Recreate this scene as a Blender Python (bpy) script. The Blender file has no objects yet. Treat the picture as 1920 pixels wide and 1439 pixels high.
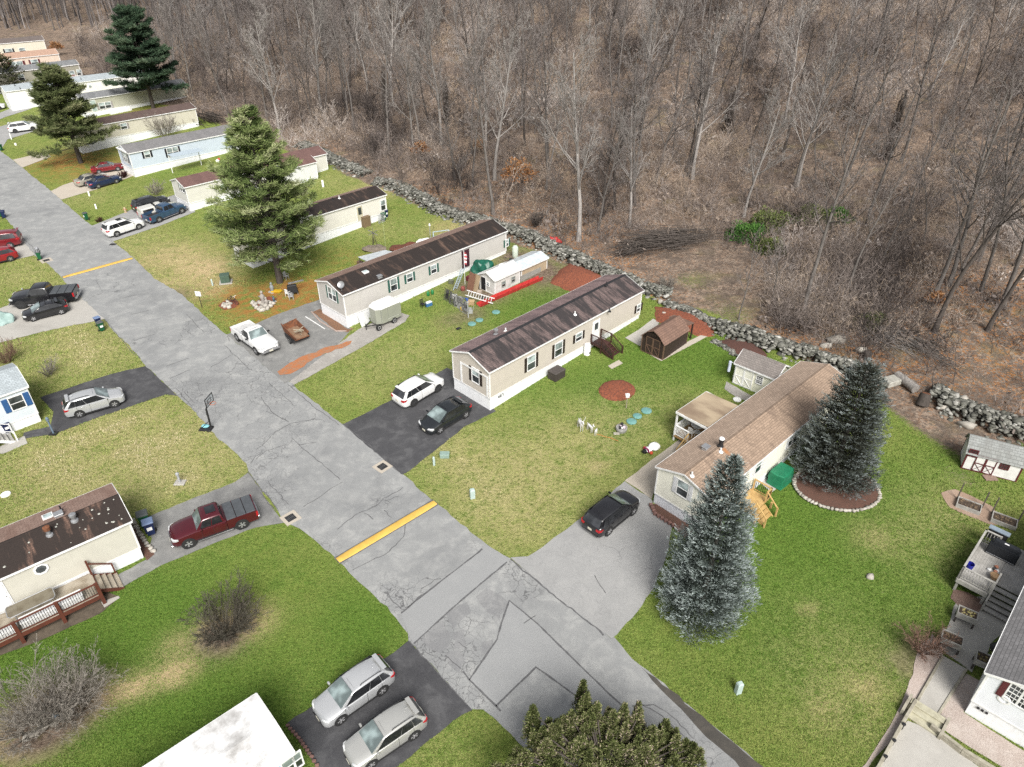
import bpy, bmesh, math, random
import numpy as np
from mathutils import Vector, Matrix, noise as mnoise
from mathutils.geometry import delaunay_2d_cdt
rnd = random.Random(7)
nrg = np.random.default_rng(11)
sc = bpy.context.scene
COL = sc.collection
R = math.radians
S2 = math.sqrt(.5)
# ---------------------------------------------------------------- camera (a drone 36 m above the road)
FPX, TILT, CAMH = 1332.0, R(34), 36.0
cam_d = bpy.data.cameras.new('camera')
cam_d.sensor_width = 36.0
cam_d.lens = 36.0 * FPX / 1920
cam_d.clip_end = 6000
cam_o = bpy.data.objects.new('camera', cam_d)
COL.objects.link(cam_o)
cam_o.location = (0, 0, CAMH)
cam_o.rotation_euler = (math.pi / 2 - TILT, 0, 0)
sc.camera = cam_o

# ---------------------------------------------------------------- terrain: level road, gently rising plots, wooded hill
WALLQ = 59.0
def Tq(q, p):
    q = np.asarray(q, float); p = np.asarray(p, float)
    s = np.clip(q - 23.5, 0, None)
    base = 0.042 * (np.sqrt(s * s + 4) - 2)
    s2 = np.clip(q - 66, 0, None)
    hill = 0.085 * (np.sqrt(s2 * s2 + 60) - 7.746)
    return base + hill
def T(x, y):
    return float(Tq((x + y) * S2, (y - x) * S2))
def ray(u, v):
    x = (u - 960) / FPX; y = (719.5 - v) / FPX
    return np.array([x, math.cos(TILT) + y * math.sin(TILT), -math.sin(TILT) + y * math.cos(TILT)])
def P(u, v, dz=0.0):
    """the point of the ground (raised by dz) that a sight line of the survey photo meets"""
    d = ray(u, v)
    lo, hi = 1.0, 1200.0
    t = lo
    while t < hi:                                     # first crossing
        if CAMH + d[2] * t < T(d[0] * t, d[1] * t) + dz: break
        lo = t; t *= 1.06
    hi = t
    for _ in range(40):
        m = (lo + hi) / 2
        if CAMH + d[2] * m < T(d[0] * m, d[1] * m) + dz: hi = m
        else: lo = m
    return Vector((d[0] * lo, d[1] * lo, CAMH + d[2] * lo))
def proj(p):
    d = np.array([p[0], p[1], p[2] - CAMH])
    D = d[1] * math.cos(TILT) - d[2] * math.sin(TILT)
    U = d[1] * math.sin(TILT) + d[2] * math.cos(TILT)
    return 960 + FPX * d[0] / D, 719.5 - FPX * U / D
def ground(x, y, dz=0): return Vector((x, y, T(x, y) + dz))

# ---------------------------------------------------------------- objects
def tag(o, label=None, cat=None, group=None, kind=None):
    if label: o['label'] = label
    if cat: o['category'] = cat
    if group: o['group'] = group
    if kind: o['kind'] = kind
    return o
def thing(name, label, cat, loc=(0, 0, 0), rotz=0, group=None, scale=1):
    o = bpy.data.objects.new(name, None); COL.objects.link(o)
    o.location = loc; o.rotation_euler = (0, 0, rotz); o.scale = (scale,) * 3
    o.empty_display_size = .2
    return tag(o, label, cat, group)
def link(name, me, parent=None, loc=None):
    o = bpy.data.objects.new(name, me); COL.objects.link(o)
    if parent: o.parent = parent
    if loc is not None: o.location = loc
    return o
def copy_tree(o, parent=None):
    c = o.copy(); COL.objects.link(c)
    if parent: c.parent = parent
    for ch in list(o.children): copy_tree(ch, c)
    return c
def np_mesh(name, verts, faces, mats, mi=None, smooth=False, attrs=None):
    """verts (n,3), faces: list of (m,k) integer arrays"""
    me = bpy.data.meshes.new(name)
    verts = np.asarray(verts, np.float32)
    fs = [np.asarray(f, np.int32) for f in faces if len(f)]
    me.vertices.add(len(verts)); me.vertices.foreach_set('co', verts.ravel())
    nl = sum(f.size for f in fs); nf = sum(len(f) for f in fs)
    me.loops.add(nl); me.loops.foreach_set('vertex_index', np.concatenate([f.ravel() for f in fs]))
    tot = np.concatenate([np.full(len(f), f.shape[1], np.int32) for f in fs])
    st = np.zeros(nf, np.int32); st[1:] = np.cumsum(tot)[:-1]
    me.polygons.add(nf); me.polygons.foreach_set('loop_start', st)
    if mi is not None: me.polygons.foreach_set('material_index', np.asarray(mi, np.int32))
    if smooth: me.polygons.foreach_set('use_smooth', np.ones(nf, bool))
    for k, a in (attrs or {}).items():
        at = me.attributes.new(k, 'FLOAT', 'POINT'); at.data.foreach_set('value', np.asarray(a, np.float32))
    for m in (mats if isinstance(mats, (list, tuple)) else [mats]): me.materials.append(m)
    me.update(calc_edges=True)
    return me

class MB:
    """collects boxes, tubes, lofts ... and links them as ONE mesh object"""
    def __init__(s): s.v = []; s.f = []; s.m = []
    def add(s, vs, fs, mi=0, M=None):
        b = len(s.v)
        s.v += [tuple(M @ Vector(v)) for v in vs] if M is not None else [tuple(v) for v in vs]
        for f in fs: s.f.append(tuple(i + b for i in f)); s.m.append(mi)
        return s
    def box(s, c, d, rz=0, mi=0, M=None, taper=1.0, rx=0, ry=0):
        x, y, z = d[0] / 2, d[1] / 2, d[2] / 2; t = taper
        vs = [(-x, -y, -z), (x, -y, -z), (x, y, -z), (-x, y, -z), (-x * t, -y * t, z), (x * t, -y * t, z), (x * t, y * t, z), (-x * t, y * t, z)]
        m = Matrix.Translation(c) @ Matrix.Rotation(rz, 4, 'Z') @ Matrix.Rotation(ry, 4, 'Y') @ Matrix.Rotation(rx, 4, 'X')
        if M is not None: m = M @ m
        return s.add(vs, [(0, 3, 2, 1), (4, 5, 6, 7), (0, 1, 5, 4), (1, 2, 6, 5), (2, 3, 7, 6), (3, 0, 4, 7)], mi, m)
    def b2(s, a, b, mi=0, M=None):
        return s.box([(a[i] + b[i]) / 2 for i in range(3)], [abs(b[i] - a[i]) for i in range(3)], 0, mi, M)
    def bar(s, p0, p1, w, h=None, mi=0):
        """square bar between two points"""
        p0, p1 = Vector(p0), Vector(p1); d = p1 - p0; h = h or w
        q = d.to_track_quat('X', 'Z').to_matrix().to_4x4()
        return s.box((0, 0, 0), (d.length, w, h), 0, mi, Matrix.Translation((p0 + p1) / 2) @ q)
    def tube(s, p0, p1, r0, r1=None, n=8, mi=0, cap=True):
        p0, p1 = Vector(p0), Vector(p1); r1 = r0 if r1 is None else r1
        q = (p1 - p0).to_track_quat('Z', 'Y')
        vs = []
        for p, r in ((p0, r0), (p1, r1)):
            for k in range(n):
                a = 2 * math.pi * k / n; vs.append(p + q @ Vector((r * math.cos(a), r * math.sin(a), 0)))
        fs = [(k, (k + 1) % n, n + (k + 1) % n, n + k) for k in range(n)]
        if cap: fs += [tuple(range(n - 1, -1, -1)), tuple(range(n, 2 * n))]
        return s.add(vs, fs, mi)
    def path(s, pts, r, n=6, mi=0):
        for a, b in zip(pts[:-1], pts[1:]): s.tube(a, b, r, r, n, mi)
        return s
    def lathe(s, prof, n=16, mi=0, M=None):
        vs = []
        for r, z in prof:
            for k in range(n):
                a = 2 * math.pi * k / n; vs.append((r * math.cos(a), r * math.sin(a), z))
        fs = []
        for i in range(len(prof) - 1):
            for k in range(n): fs.append((i * n + k, i * n + (k + 1) % n, (i + 1) * n + (k + 1) % n, (i + 1) * n + k))
        fs += [tuple(range(n - 1, -1, -1)), tuple(range((len(prof) - 1) * n, len(prof) * n))]
        return s.add(vs, fs, mi, M)
    def loft(s, rings, mi=0, cap=True, M=None):
        n = len(rings[0]); vs = [v for r in rings for v in r]; fs = []
        for i in range(len(rings) - 1):
            for k in range(n): fs.append((i * n + k, i * n + (k + 1) % n, (i + 1) * n + (k + 1) % n, (i + 1) * n + k))
        if cap: fs += [tuple(range(n - 1, -1, -1)), tuple(range((len(rings) - 1) * n, len(rings) * n))]
        return s.add(vs, fs, mi, M)
    def quad(s, a, b, c, d, mi=0): return s.add([a, b, c, d], [(0, 1, 2, 3)], mi)
    def slab(s, a, b, c, d, th, mi=0):
        """a panel of thickness th whose outer face is a,b,c,d"""
        a, b, c, d = map(Vector, (a, b, c, d)); n = (b - a).cross(d - a).normalized() * th
        return s.add([a, b, c, d, a - n, b - n, c - n, d - n], [(0, 1, 2, 3), (7, 6, 5, 4), (0, 4, 5, 1), (1, 5, 6, 2), (2, 6, 7, 3), (3, 7, 4, 0)], mi)
    def blob(s, c, r, mi=0, seed=0, amp=.2, sub=2, sq=(1, 1, 1)):
        bm = bmesh.new(); bmesh.ops.create_icosphere(bm, subdivisions=sub, radius=1)
        vs = []
        for v in bm.verts:
            k = 1 + amp * mnoise.noise(v.co * 1.7 + Vector((seed, seed * .7, 0)))
            vs.append((c[0] + v.co.x * r * k * sq[0], c[1] + v.co.y * r * k * sq[1], c[2] + v.co.z * r * k * sq[2]))
        bm.verts.index_update()
        s.add(vs, [tuple(v.index for v in f.verts) for f in bm.faces], mi); bm.free()
        return s
    def mesh(s, name, mats, bevel=0, smooth=None, seg=1):
        me = bpy.data.meshes.new(name); me.from_pydata(s.v, [], s.f)
        for m in (mats if isinstance(mats, (list, tuple)) else [mats]): me.materials.append(m)
        me.polygons.foreach_set('material_index', s.m)
        bm = bmesh.new(); bm.from_mesh(me)
        if smooth is not None: bmesh.ops.remove_doubles(bm, verts=bm.verts, dist=1e-5)
        bmesh.ops.recalc_face_normals(bm, faces=bm.faces)
        if bevel:
            es = [e for e in bm.edges if len(e.link_faces) == 2 and e.calc_face_angle(0) > .5]
            bmesh.ops.bevel(bm, geom=es, offset=bevel, segments=seg, affect='EDGES', clamp_overlap=True)
        bm.to_mesh(me); bm.free()
        if smooth is not None:
            me.polygons.foreach_set('use_smooth', [True] * len(me.polygons))
            me.set_sharp_from_angle(angle=R(smooth))
        me.update()
        return me
    def build(s, name, mats, parent=None, bevel=0, smooth=None, loc=None, seg=1):
        return link(name, s.mesh(name, mats, bevel, smooth, seg), parent, loc)

# ---------------------------------------------------------------- materials
def nt(name):
    m = bpy.data.materials.new(name); m.use_nodes = True
    t = m.node_tree; b = t.nodes['Principled BSDF']
    return m, t, b
def N(t, typ, **kw):
    n = t.nodes.new(typ)
    for k, v in kw.items():
        if k in n.inputs: n.inputs[k].default_value = v
        else: setattr(n, k, v)
    return n
def rgba(c): return (c[0], c[1], c[2], 1)
def mixc(t, fac, a, b, mode='MIX'):
    n = t.nodes.new('ShaderNodeMix'); n.data_type = 'RGBA'; n.blend_type = mode
    for s, val in ((0, fac), (6, a), (7, b)):
        if hasattr(val, 'is_output'): t.links.new(val, n.inputs[s])
        else: n.inputs[s].default_value = val if s == 0 else rgba(val)
    return n.outputs[2]
def mth(t, op, a, b=None, c=None, clamp=False):
    n = t.nodes.new('ShaderNodeMath'); n.operation = op; n.use_clamp = clamp
    for s, val in enumerate((a, b, c)):
        if val is None: continue
        if hasattr(val, 'is_output'): t.links.new(val, n.inputs[s])
        else: n.inputs[s].default_value = val
    return n.outputs[0]
def noise(t, vec, scale, detail=4, rough=.55, dist=0):
    n = t.nodes.new('ShaderNodeTexNoise'); n.inputs['Scale'].default_value = scale; n.inputs['Detail'].default_value = detail
    n.inputs['Roughness'].default_value = rough; n.inputs['Distortion'].default_value = dist
    t.links.new(vec, n.inputs['Vector']); return n.outputs['Fac']
def ramp(t, fac, lo, hi):
    n = t.nodes.new('ShaderNodeMapRange'); n.inputs[1].default_value = lo; n.inputs[2].default_value = hi; n.interpolation_type = 'SMOOTHSTEP'
    t.links.new(fac, n.inputs[0]); return n.outputs[0]
def scaled(t, vec, s):
    n = t.nodes.new('ShaderNodeMapping'); n.inputs['Scale'].default_value = s; t.links.new(vec, n.inputs['Vector']); return n.outputs[0]
def objco(t): return t.nodes.new('ShaderNodeTexCoord').outputs['Object']
def worldpos(t): return t.nodes.new('ShaderNodeNewGeometry').outputs['Position']
def attr(t, name):
    n = t.nodes.new('ShaderNodeAttribute'); n.attribute_name = name; return n.outputs['Fac']
def bumpit(t, b, h, strength=.3, dist=.05):
    n = t.nodes.new('ShaderNodeBump'); n.inputs['Strength'].default_value = strength; n.inputs['Distance'].default_value = dist
    t.links.new(h, n.inputs['Height']); t.links.new(n.outputs[0], b.inputs['Normal'])
_mc = {}
def mat(name, c, c2=None, sc_=3., rough=.75, metal=0., bump=0., bsc=30., stripe=None, spec=.35, stretch=(1, 1, 1), dirt=0., coat=0., streak=0.):
    """plain procedural surface: two colours mixed by noise, optional board/shingle lines, dirt and streaks"""
    if name in _mc: return _mc[name]
    m, t, b = nt(name); L = t.links.new
    co = objco(t); col = None
    c2 = c2 or tuple(x * .82 for x in c)
    col = mixc(t, ramp(t, noise(t, scaled(t, co, stretch), sc_), .35, .7), c, c2)
    if dirt:
        d = mth(t, 'MULTIPLY', ramp(t, noise(t, co, .7, 6, .65), .45, .75), dirt)
        col = mixc(t, d, col, (.10, .085, .065))
    if streak:
        d = mth(t, 'MULTIPLY', ramp(t, noise(t, scaled(t, co, (3, 3, .35)), 1.5, 5, .6), .5, .8), streak)
        col = mixc(t, d, col, (.13, .11, .09))
    h = None
    if stripe:
        ax, per, dark, wd = stripe
        sp = t.nodes.new('ShaderNodeSeparateXYZ'); L(co, sp.inputs[0])
        fr = mth(t, 'FRACT', mth(t, 'DIVIDE', sp.outputs[ax], per))
        ln = mth(t, 'LESS_THAN', fr, wd)
        col = mixc(t, mth(t, 'MULTIPLY', ln, dark), col, tuple(x * .25 for x in c))
        h = fr
    L(col, b.inputs['Base Color'])
    b.inputs['Roughness'].default_value = rough; b.inputs['Metallic'].default_value = metal
    b.inputs['Specular IOR Level'].default_value = spec
    if coat: b.inputs['Coat Weight'].default_value = coat; b.inputs['Coat Roughness'].default_value = .06
    if bump: bumpit(t, b, noise(t, co, bsc, 5), bump, .03)
    elif h is not None: bumpit(t, b, h, .10 if stripe[0] == 2 else .25, .02)
    _mc[name] = m
    return m
def shingle(name, c, stain, amount=.6, lo=.42, hi=.62):
    """asphalt shingles: courses across the slope, tabs, dark stains running down it; x is the ridge direction"""
    if name in _mc: return _mc[name]
    m, t, b = nt(name); L = t.links.new
    co = objco(t)
    sp = t.nodes.new('ShaderNodeSeparateXYZ'); L(co, sp.inputs[0])
    fr = mth(t, 'FRACT', mth(t, 'DIVIDE', sp.outputs[1], .17))
    br = t.nodes.new('ShaderNodeTexBrick'); L(scaled(t, co, (1, 1, 1)), br.inputs['Vector'])
    br.inputs['Scale'].default_value = 1; br.inputs['Brick Width'].default_value = .33; br.inputs['Row Height'].default_value = .17
    br.inputs['Mortar Size'].default_value = .012
    br.inputs['Color1'].default_value = rgba([x * 1.12 for x in c]); br.inputs['Color2'].default_value = rgba([x * .85 for x in c]); br.inputs['Mortar'].default_value = rgba([x * .45 for x in c])
    col = br.outputs['Color']
    col = mixc(t, mth(t, 'MULTIPLY', ramp(t, noise(t, co, 9, 3), .4, .7), .35), col, tuple(x * .7 for x in c))
    st = ramp(t, noise(t, scaled(t, co, (1.6, .33, .33)), 1.1, 7, .62, .3), lo, hi)
    col = mixc(t, mth(t, 'MULTIPLY', st, amount), col, stain)
    st2 = ramp(t, noise(t, scaled(t, co, (4, .6, .6)), 1.3, 5, .6), .5, .75)
    col = mixc(t, mth(t, 'MULTIPLY', st2, amount * .5), col, stain)
    L(col, b.inputs['Base Color']); b.inputs['Roughness'].default_value = .9; b.inputs['Specular IOR Level'].default_value = .2
    bumpit(t, b, mth(t, 'ADD', fr, noise(t, co, 60, 3)), .3, .02)
    _mc[name] = m
    return m
# ---------------------------------------------------------------- daylight: bright overcast
SUN_EL, SUN_AZ = R(45), R(168)                     # azimuth measured clockwise from +Y
w = bpy.data.worlds.new('World'); sc.world = w; w.use_nodes = True
wt = w.node_tree; bg = wt.nodes['Background']
sky = wt.nodes.new('ShaderNodeTexSky'); sky.sky_type = 'NISHITA'; sky.sun_disc = False
sky.sun_elevation = SUN_EL; sky.sun_rotation = SUN_AZ; sky.dust_density = 4.0; sky.air_density = 1.0; sky.ozone_density = 1.0
hs = wt.nodes.new('ShaderNodeHueSaturation'); hs.inputs['Saturation'].default_value = .28
wt.links.new(sky.outputs[0], hs.inputs['Color']); wt.links.new(hs.outputs[0], bg.inputs['Color'])
bg.inputs['Strength'].default_value = 0.15
sun_d = bpy.data.lights.new('sun', 'SUN'); sun_d.energy = 4.8; sun_d.angle = R(26); sun_d.color = (1, .97, .92)
sun = bpy.data.objects.new('sun', sun_d); COL.objects.link(sun)
sd = Vector((math.sin(SUN_AZ) * math.cos(SUN_EL), math.cos(SUN_AZ) * math.cos(SUN_EL), math.sin(SUN_EL)))
sun.rotation_euler = sd.to_track_quat('Z', 'Y').to_euler(); sun.location = (0, 0, 80)
sc.view_settings.view_transform = 'Standard'; sc.view_settings.look = 'None'; sc.view_settings.exposure = 0
try:
    sc.cycles.use_denoising = False
    sc.cycles.denoiser = 'OPENIMAGEDENOISE'
    sc.cycles.denoising_input_passes = 'RGB_ALBEDO_NORMAL'
    sc.cycles.use_adaptive_sampling = True; sc.cycles.adaptive_threshold = .01
    sc.cycles.max_bounces = 5; sc.cycles.diffuse_bounces = 3; sc.cycles.glossy_bounces = 2; sc.cycles.transmission_bounces = 3; sc.cycles.transparent_max_bounces = 6
    sc.render.use_persistent_data = False
except Exception: pass

# ---------------------------------------------------------------- the ground: one sheet to the horizon
xs = np.concatenate([np.linspace(-2500, -190, 14), np.arange(-180, -60, 1.6), np.arange(-60, 62, .7), np.arange(62, 150, 1.6), np.linspace(160, 2500, 14)])
ys = np.concatenate([np.linspace(-400, 0, 6), np.arange(8, 112, .7), np.arange(112, 180, 1.4), np.arange(180, 350, 3), np.linspace(360, 4000, 16)])
GX, GY = np.meshgrid(xs, ys)
GQ = (GX + GY) * S2; GP = (GY - GX) * S2
GZ = Tq(GQ, GP)
def fbm(x, y, s, seed=0):
    return sum(np.sin(x * s * 1.7 ** k * (1 + .13 * k) + seed + k * 2.1 + 1.9 * np.sin(y * s * 1.7 ** k * .83 + k + seed)) * .5 ** k for k in range(4)) / 1.9
GZ = GZ + np.where(GQ > WALLQ + 3, np.clip((GQ - WALLQ - 3) / 10, 0, 1) * .35 * fbm(GX, GY, .21, 3), 0)
BL = dict(dry=[], straw=[], lush=[], soil=[], leaf=[], needle=[], rust=[])
def blob(kind, *items):
    for u, v, r, a in items:
        c = P(u, v); BL[kind].append((c.x, c.y, r, a))
blob('dry', (200, 850, 8, .8), (330, 820, 6, .75), (400, 890, 5, .6), (90, 880, 7, .7), (100, 640, 8, .7), (190, 665, 6, .6), (40, 510, 7, .7), (110, 560, 5, .6),
     (950, 890, 7, .5), (850, 850, 4, .5), (960, 960, 5, .7), (1060, 840, 6, .45), (1150, 800, 5, .35), (700, 690, 6, .45), (780, 650, 5, .3), (250, 450, 6, .6), (560, 420, 7, .5),
     (720, 430, 5, .4), (620, 340, 5, .5), (140, 370, 6, .5), (1560, 1230, 5, .35), (1640, 1330, 4, .4), (1730, 1020, 4, .4), (800, 1430, 3, .4), (40, 240, 9, .5), (150, 280, 8, .4), (1250, 760, 5, .3), (1800, 960, 4, .5), (660, 560, 4, .4), (330, 370, 8, .4))
blob('straw', (320, 480, 5, .75), (390, 505, 4, .9), (400, 545, 3, .7), (345, 1256, .9, .8), (325, 1268, .8, .7), (270, 1280, 1.0, .7), (245, 1296, .8, .6), (180, 1302, 1.3, .9), (170, 1315, 1, .8),
     (30, 1370, 2, .9), (60, 1345, 1.5, .6), (425, 1180, 1.3, .9), (405, 1172, .9, .8), (478, 1165, 1.3, .8), (330, 1210, 1.2, .55), (1120, 875, .7, .5), (1515, 1140, .5, .6), (1620, 1285, .8, .5), (1540, 1330, .9, .4), (1640, 1010, 1.5, .4), (290, 545, 3, .7),
     (760, 330, 5, .7), (700, 360, 4, .5), (850, 430, 4, .6), (520, 90, 6, .5), (250, 500, 1.2, .5), (265, 520, 1.2, .5), (285, 540, 1, .5))
blob('lush', (1700, 1010, 5, .8), (1450, 1060, 6, .6), (1520, 970, 4, .9), (1250, 690, 5, .7), (1340, 670, 4, .9), (1050, 560, 4, .6), (150, 1190, 5, .7), (60, 1240, 4, .6), (290, 1160, 4, .5), (480, 1340, 4, .5), (1530, 1180, 3, .6), (1500, 1280, 3, .5), (1130, 740, 3, .5), (1200, 780, 2.5, .6),
     (1160, 815, 1.6, .9), (980, 780, 3, .3), (1780, 860, 3, .5), (560, 1030, 4, .3), (700, 1200, 3, .4), (250, 1320, 4, .6), (1420, 1000, 3, .9), (1660, 1180, 5, .4), (620, 440, 3, .4), (740, 420, 3, .4), (300, 340, 5, .4))
blob('lush', (1080, 720, 3, .7), (1250, 640, 4, .6), (1180, 690, 4, .6), (990, 735, 2.5, .5), (1000, 570, 4, .6), (950, 600, 3, .4), (800, 690, 3, .3), (1600, 1000, 8, .5), (1480, 1130, 5, .5), (700, 1170, 4, .5), (400, 1330, 5, .5), (100, 1260, 6, .4), (1720, 900, 4, .4), (1300, 1260, 3, .3), (650, 1130, 3, .4), (330, 1100, 5, .4))
blob('soil', (1020, 515, 4, .9), (985, 500, 3, .9), (920, 555, 2, .8), (880, 540, 2.5, .9), (1735, 715, 2, .7), (1720, 760, 2, .6), (850, 600, 2, .5), (890, 590, 1.5, .6), (730, 470, 1.2, .5), (1690, 1250, 1, .5), (1725, 1225, 1.5, .5), (400, 1190, 1.2, .8), (425, 1200, 1.3, .9), (90, 1350, 2.2, .9), (130, 1330, 1.5, .8), (60, 1370, 1.6, .8), (960, 480, 2.5, .8), (330, 555, 2, .6), (310, 560, 1.5, .6))
blob('leaf', (1740, 765, 3, .8), (1790, 800, 3, .7), (1700, 745, 2, .7), (1850, 835, 3, .7), (1650, 705, 3, .9), (1560, 690, 2, .4), (1310, 520, 4, -.36), (1360, 570, 4, -.34), (1400, 600, 3, -.3), (1270, 530, 3, -.2), (1330, 610, 3, -.25), (1800, 900, 2, .4), (640, 300, 4, -.3), (120, 95, 10, -1), (150, 110, 8, -.9), (135, 130, 5, -.6), (30, 20, 40, -.7), (100, 10, 40, -.6), (1250, 440, 6, -.2))
blob('needle', (520, 560, 4, .9), (590, 560, 3.2, .8), (450, 565, 3.5, .7), (640, 490, 4, .35), (160, 310, 7, .7), (110, 300, 5, .7), (200, 330, 4, .5), (280, 210, 6, .5), (500, 590, 3, .7), (560, 540, 3, .8), (430, 540, 3, .4), (550, 690, 1.5, .0))
blob('rust', (1770, 590, 7, .8), (1850, 640, 7, .7), (1700, 560, 5, .6), (1880, 720, 7, .5), (1150, 500, 5, .5), (1100, 430, 8, .35), (1000, 330, 8, .3), (1230, 560, 3, .5), (900, 400, 6, .5), (800, 370, 6, .5), (1020, 440, 6, .5), (1480, 640, 5, .5), (1600, 660, 5, .6), (1700, 640, 6, .7), (1240, 600, 3, .4), (620, 270, 6, .4), (1900, 560, 6, .6))
def field(kind, x, y):
    a = np.zeros_like(x)
    for cx, cy, r, am in BL[kind]:
        a = a + am * np.exp(-((x - cx) ** 2 + (y - cy) ** 2) / (r * r) * 1.1)
    return a
A = {k: field(k, GX, GY) for k in BL}
edge = (GQ - WALLQ + 1.4 + 1.1 * fbm(GX, GY, .35, 1)) / 2.4
A['leaf'] = np.clip(np.clip(edge, 0, 1) + A['leaf'], 0, 1)
far_left = np.clip((GP - 175) / 20, 0, 1)
A['leaf'] = np.clip(A['leaf'] + far_left * .9 * (GQ > 40), 0, 1)
ny, nx = GX.shape
idx = np.arange(ny * nx).reshape(ny, nx)
quads = np.stack([idx[:-1, :-1], idx[:-1, 1:], idx[1:, 1:], idx[1:, :-1]], -1).reshape(-1, 4)

mg, t, b = nt('lawn_and_leaf_litter'); L = t.links.new
pos = worldpos(t)
n_big = noise(t, pos, .22, 4, .6); n_mid = noise(t, pos, 1.1, 5, .65, .4); n_fine = noise(t, scaled(t, pos, (1, 1.3, 1)), 3.4, 6, .78); n_tuft = noise(t, pos, 8.5, 4, .75)
green = mixc(t, ramp(t, n_mid, .3, .7), (.135, .200, .040), (.215, .260, .062))
green = mixc(t, mth(t, 'MULTIPLY', ramp(t, n_big, .42, .66), .6), green, (.245, .26, .078))
green = mixc(t, mth(t, 'MULTIPLY', attr(t, 'lush'), .9, clamp=True), green, (.105, .190, .028))
dryf = mth(t, 'MULTIPLY', attr(t, 'dry'), ramp(t, mth(t, 'ADD', mth(t, 'MULTIPLY', n_mid, .6), mth(t, 'MULTIPLY', n_fine, .4)), .30, .58), clamp=True)
green = mixc(t, dryf, green, (.37, .335, .155))
dead = mth(t, 'MULTIPLY', ramp(t, n_fine, .56, .72), mth(t, 'ADD', .22, mth(t, 'MULTIPLY', attr(t, 'dry'), .5)), clamp=True)
green = mixc(t, dead, green, (.42, .37, .21))
green = mixc(t, mth(t, 'MULTIPLY', ramp(t, n_fine, .50, .36), .75), green, (.052, .082, .012))
green = mixc(t, mth(t, 'MULTIPLY', ramp(t, n_tuft, .50, .36), .5), green, (.042, .062, .010))
green = mixc(t, mth(t, 'MULTIPLY', ramp(t, n_tuft, .52, .66), .28), green, (.30, .33, .09))
strawf = mth(t, 'MULTIPLY', attr(t, 'straw'), ramp(t, mth(t, 'ADD', mth(t, 'MULTIPLY', n_fine, .5), mth(t, 'MULTIPLY', n_mid, .5)), .32, .55), clamp=True)
col = mixc(t, strawf, green, (.46, .35, .20))
needlef = mth(t, 'MULTIPLY', attr(t, 'needle'), ramp(t, n_mid, .33, .6), clamp=True)
col = mixc(t, needlef, col, (.30, .150, .045))
soil = mixc(t, ramp(t, n_fine, .35, .65), (.085, .060, .045), (.24, .185, .14))
col = mixc(t, mth(t, 'MULTIPLY', attr(t, 'soil'), ramp(t, n_mid, .25, .45), clamp=True), col, soil)
vor = t.nodes.new('ShaderNodeTexVoronoi'); vor.inputs['Scale'].default_value = 5.5; L(pos, vor.inputs['Vector'])
lf = t.nodes.new('ShaderNodeSeparateColor'); L(vor.outputs['Color'], lf.inputs[0])
leafc = mixc(t, lf.outputs[0], (.135, .105, .085), (.34, .265, .205))
leafc = mixc(t, mth(t, 'MULTIPLY', ramp(t, lf.outputs[1], .55, .85), mth(t, 'ADD', .18, mth(t, 'MULTIPLY', attr(t, 'rust'), 1.5)), clamp=True), leafc, (.36, .175, .075))
leafc = mixc(t, mth(t, 'MULTIPLY', ramp(t, n_mid, .46, .66), .6), leafc, (.085, .060, .045))
leafc = mixc(t, mth(t, 'MULTIPLY', ramp(t, n_fine, .5, .3), .7), leafc, (.055, .040, .032))
leafc = mixc(t, mth(t, 'MULTIPLY', ramp(t, n_big, .55, .7), .45), leafc, (.19, .165, .085))
lm = ramp(t, mth(t, 'ADD', attr(t, 'leaf'), mth(t, 'MULTIPLY', mth(t, 'SUBTRACT', n_fine, .5), .9)), .30, .62)
leafc = mixc(t, mth(t, 'MULTIPLY', ramp(t, noise(t, pos, .5, 4), .45, .62), .65), leafc, (.115, .092, .076))
col = mixc(t, lm, col, leafc)
L(col, b.inputs['Base Color']); b.inputs['Roughness'].default_value = .95; b.inputs['Specular IOR Level'].default_value = .12
bumpit(t, b, mth(t, 'ADD', n_fine, mth(t, 'MULTIPLY', n_tuft, .7)), .75, .16)
gm = np_mesh('ground', np.stack([GX, GY, GZ], -1).reshape(-1, 3), [quads], mg, smooth=True, attrs={k: np.clip(v, -1, 1).ravel() for k, v in A.items()})
tag(link('ground', gm), kind='structure')

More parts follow.
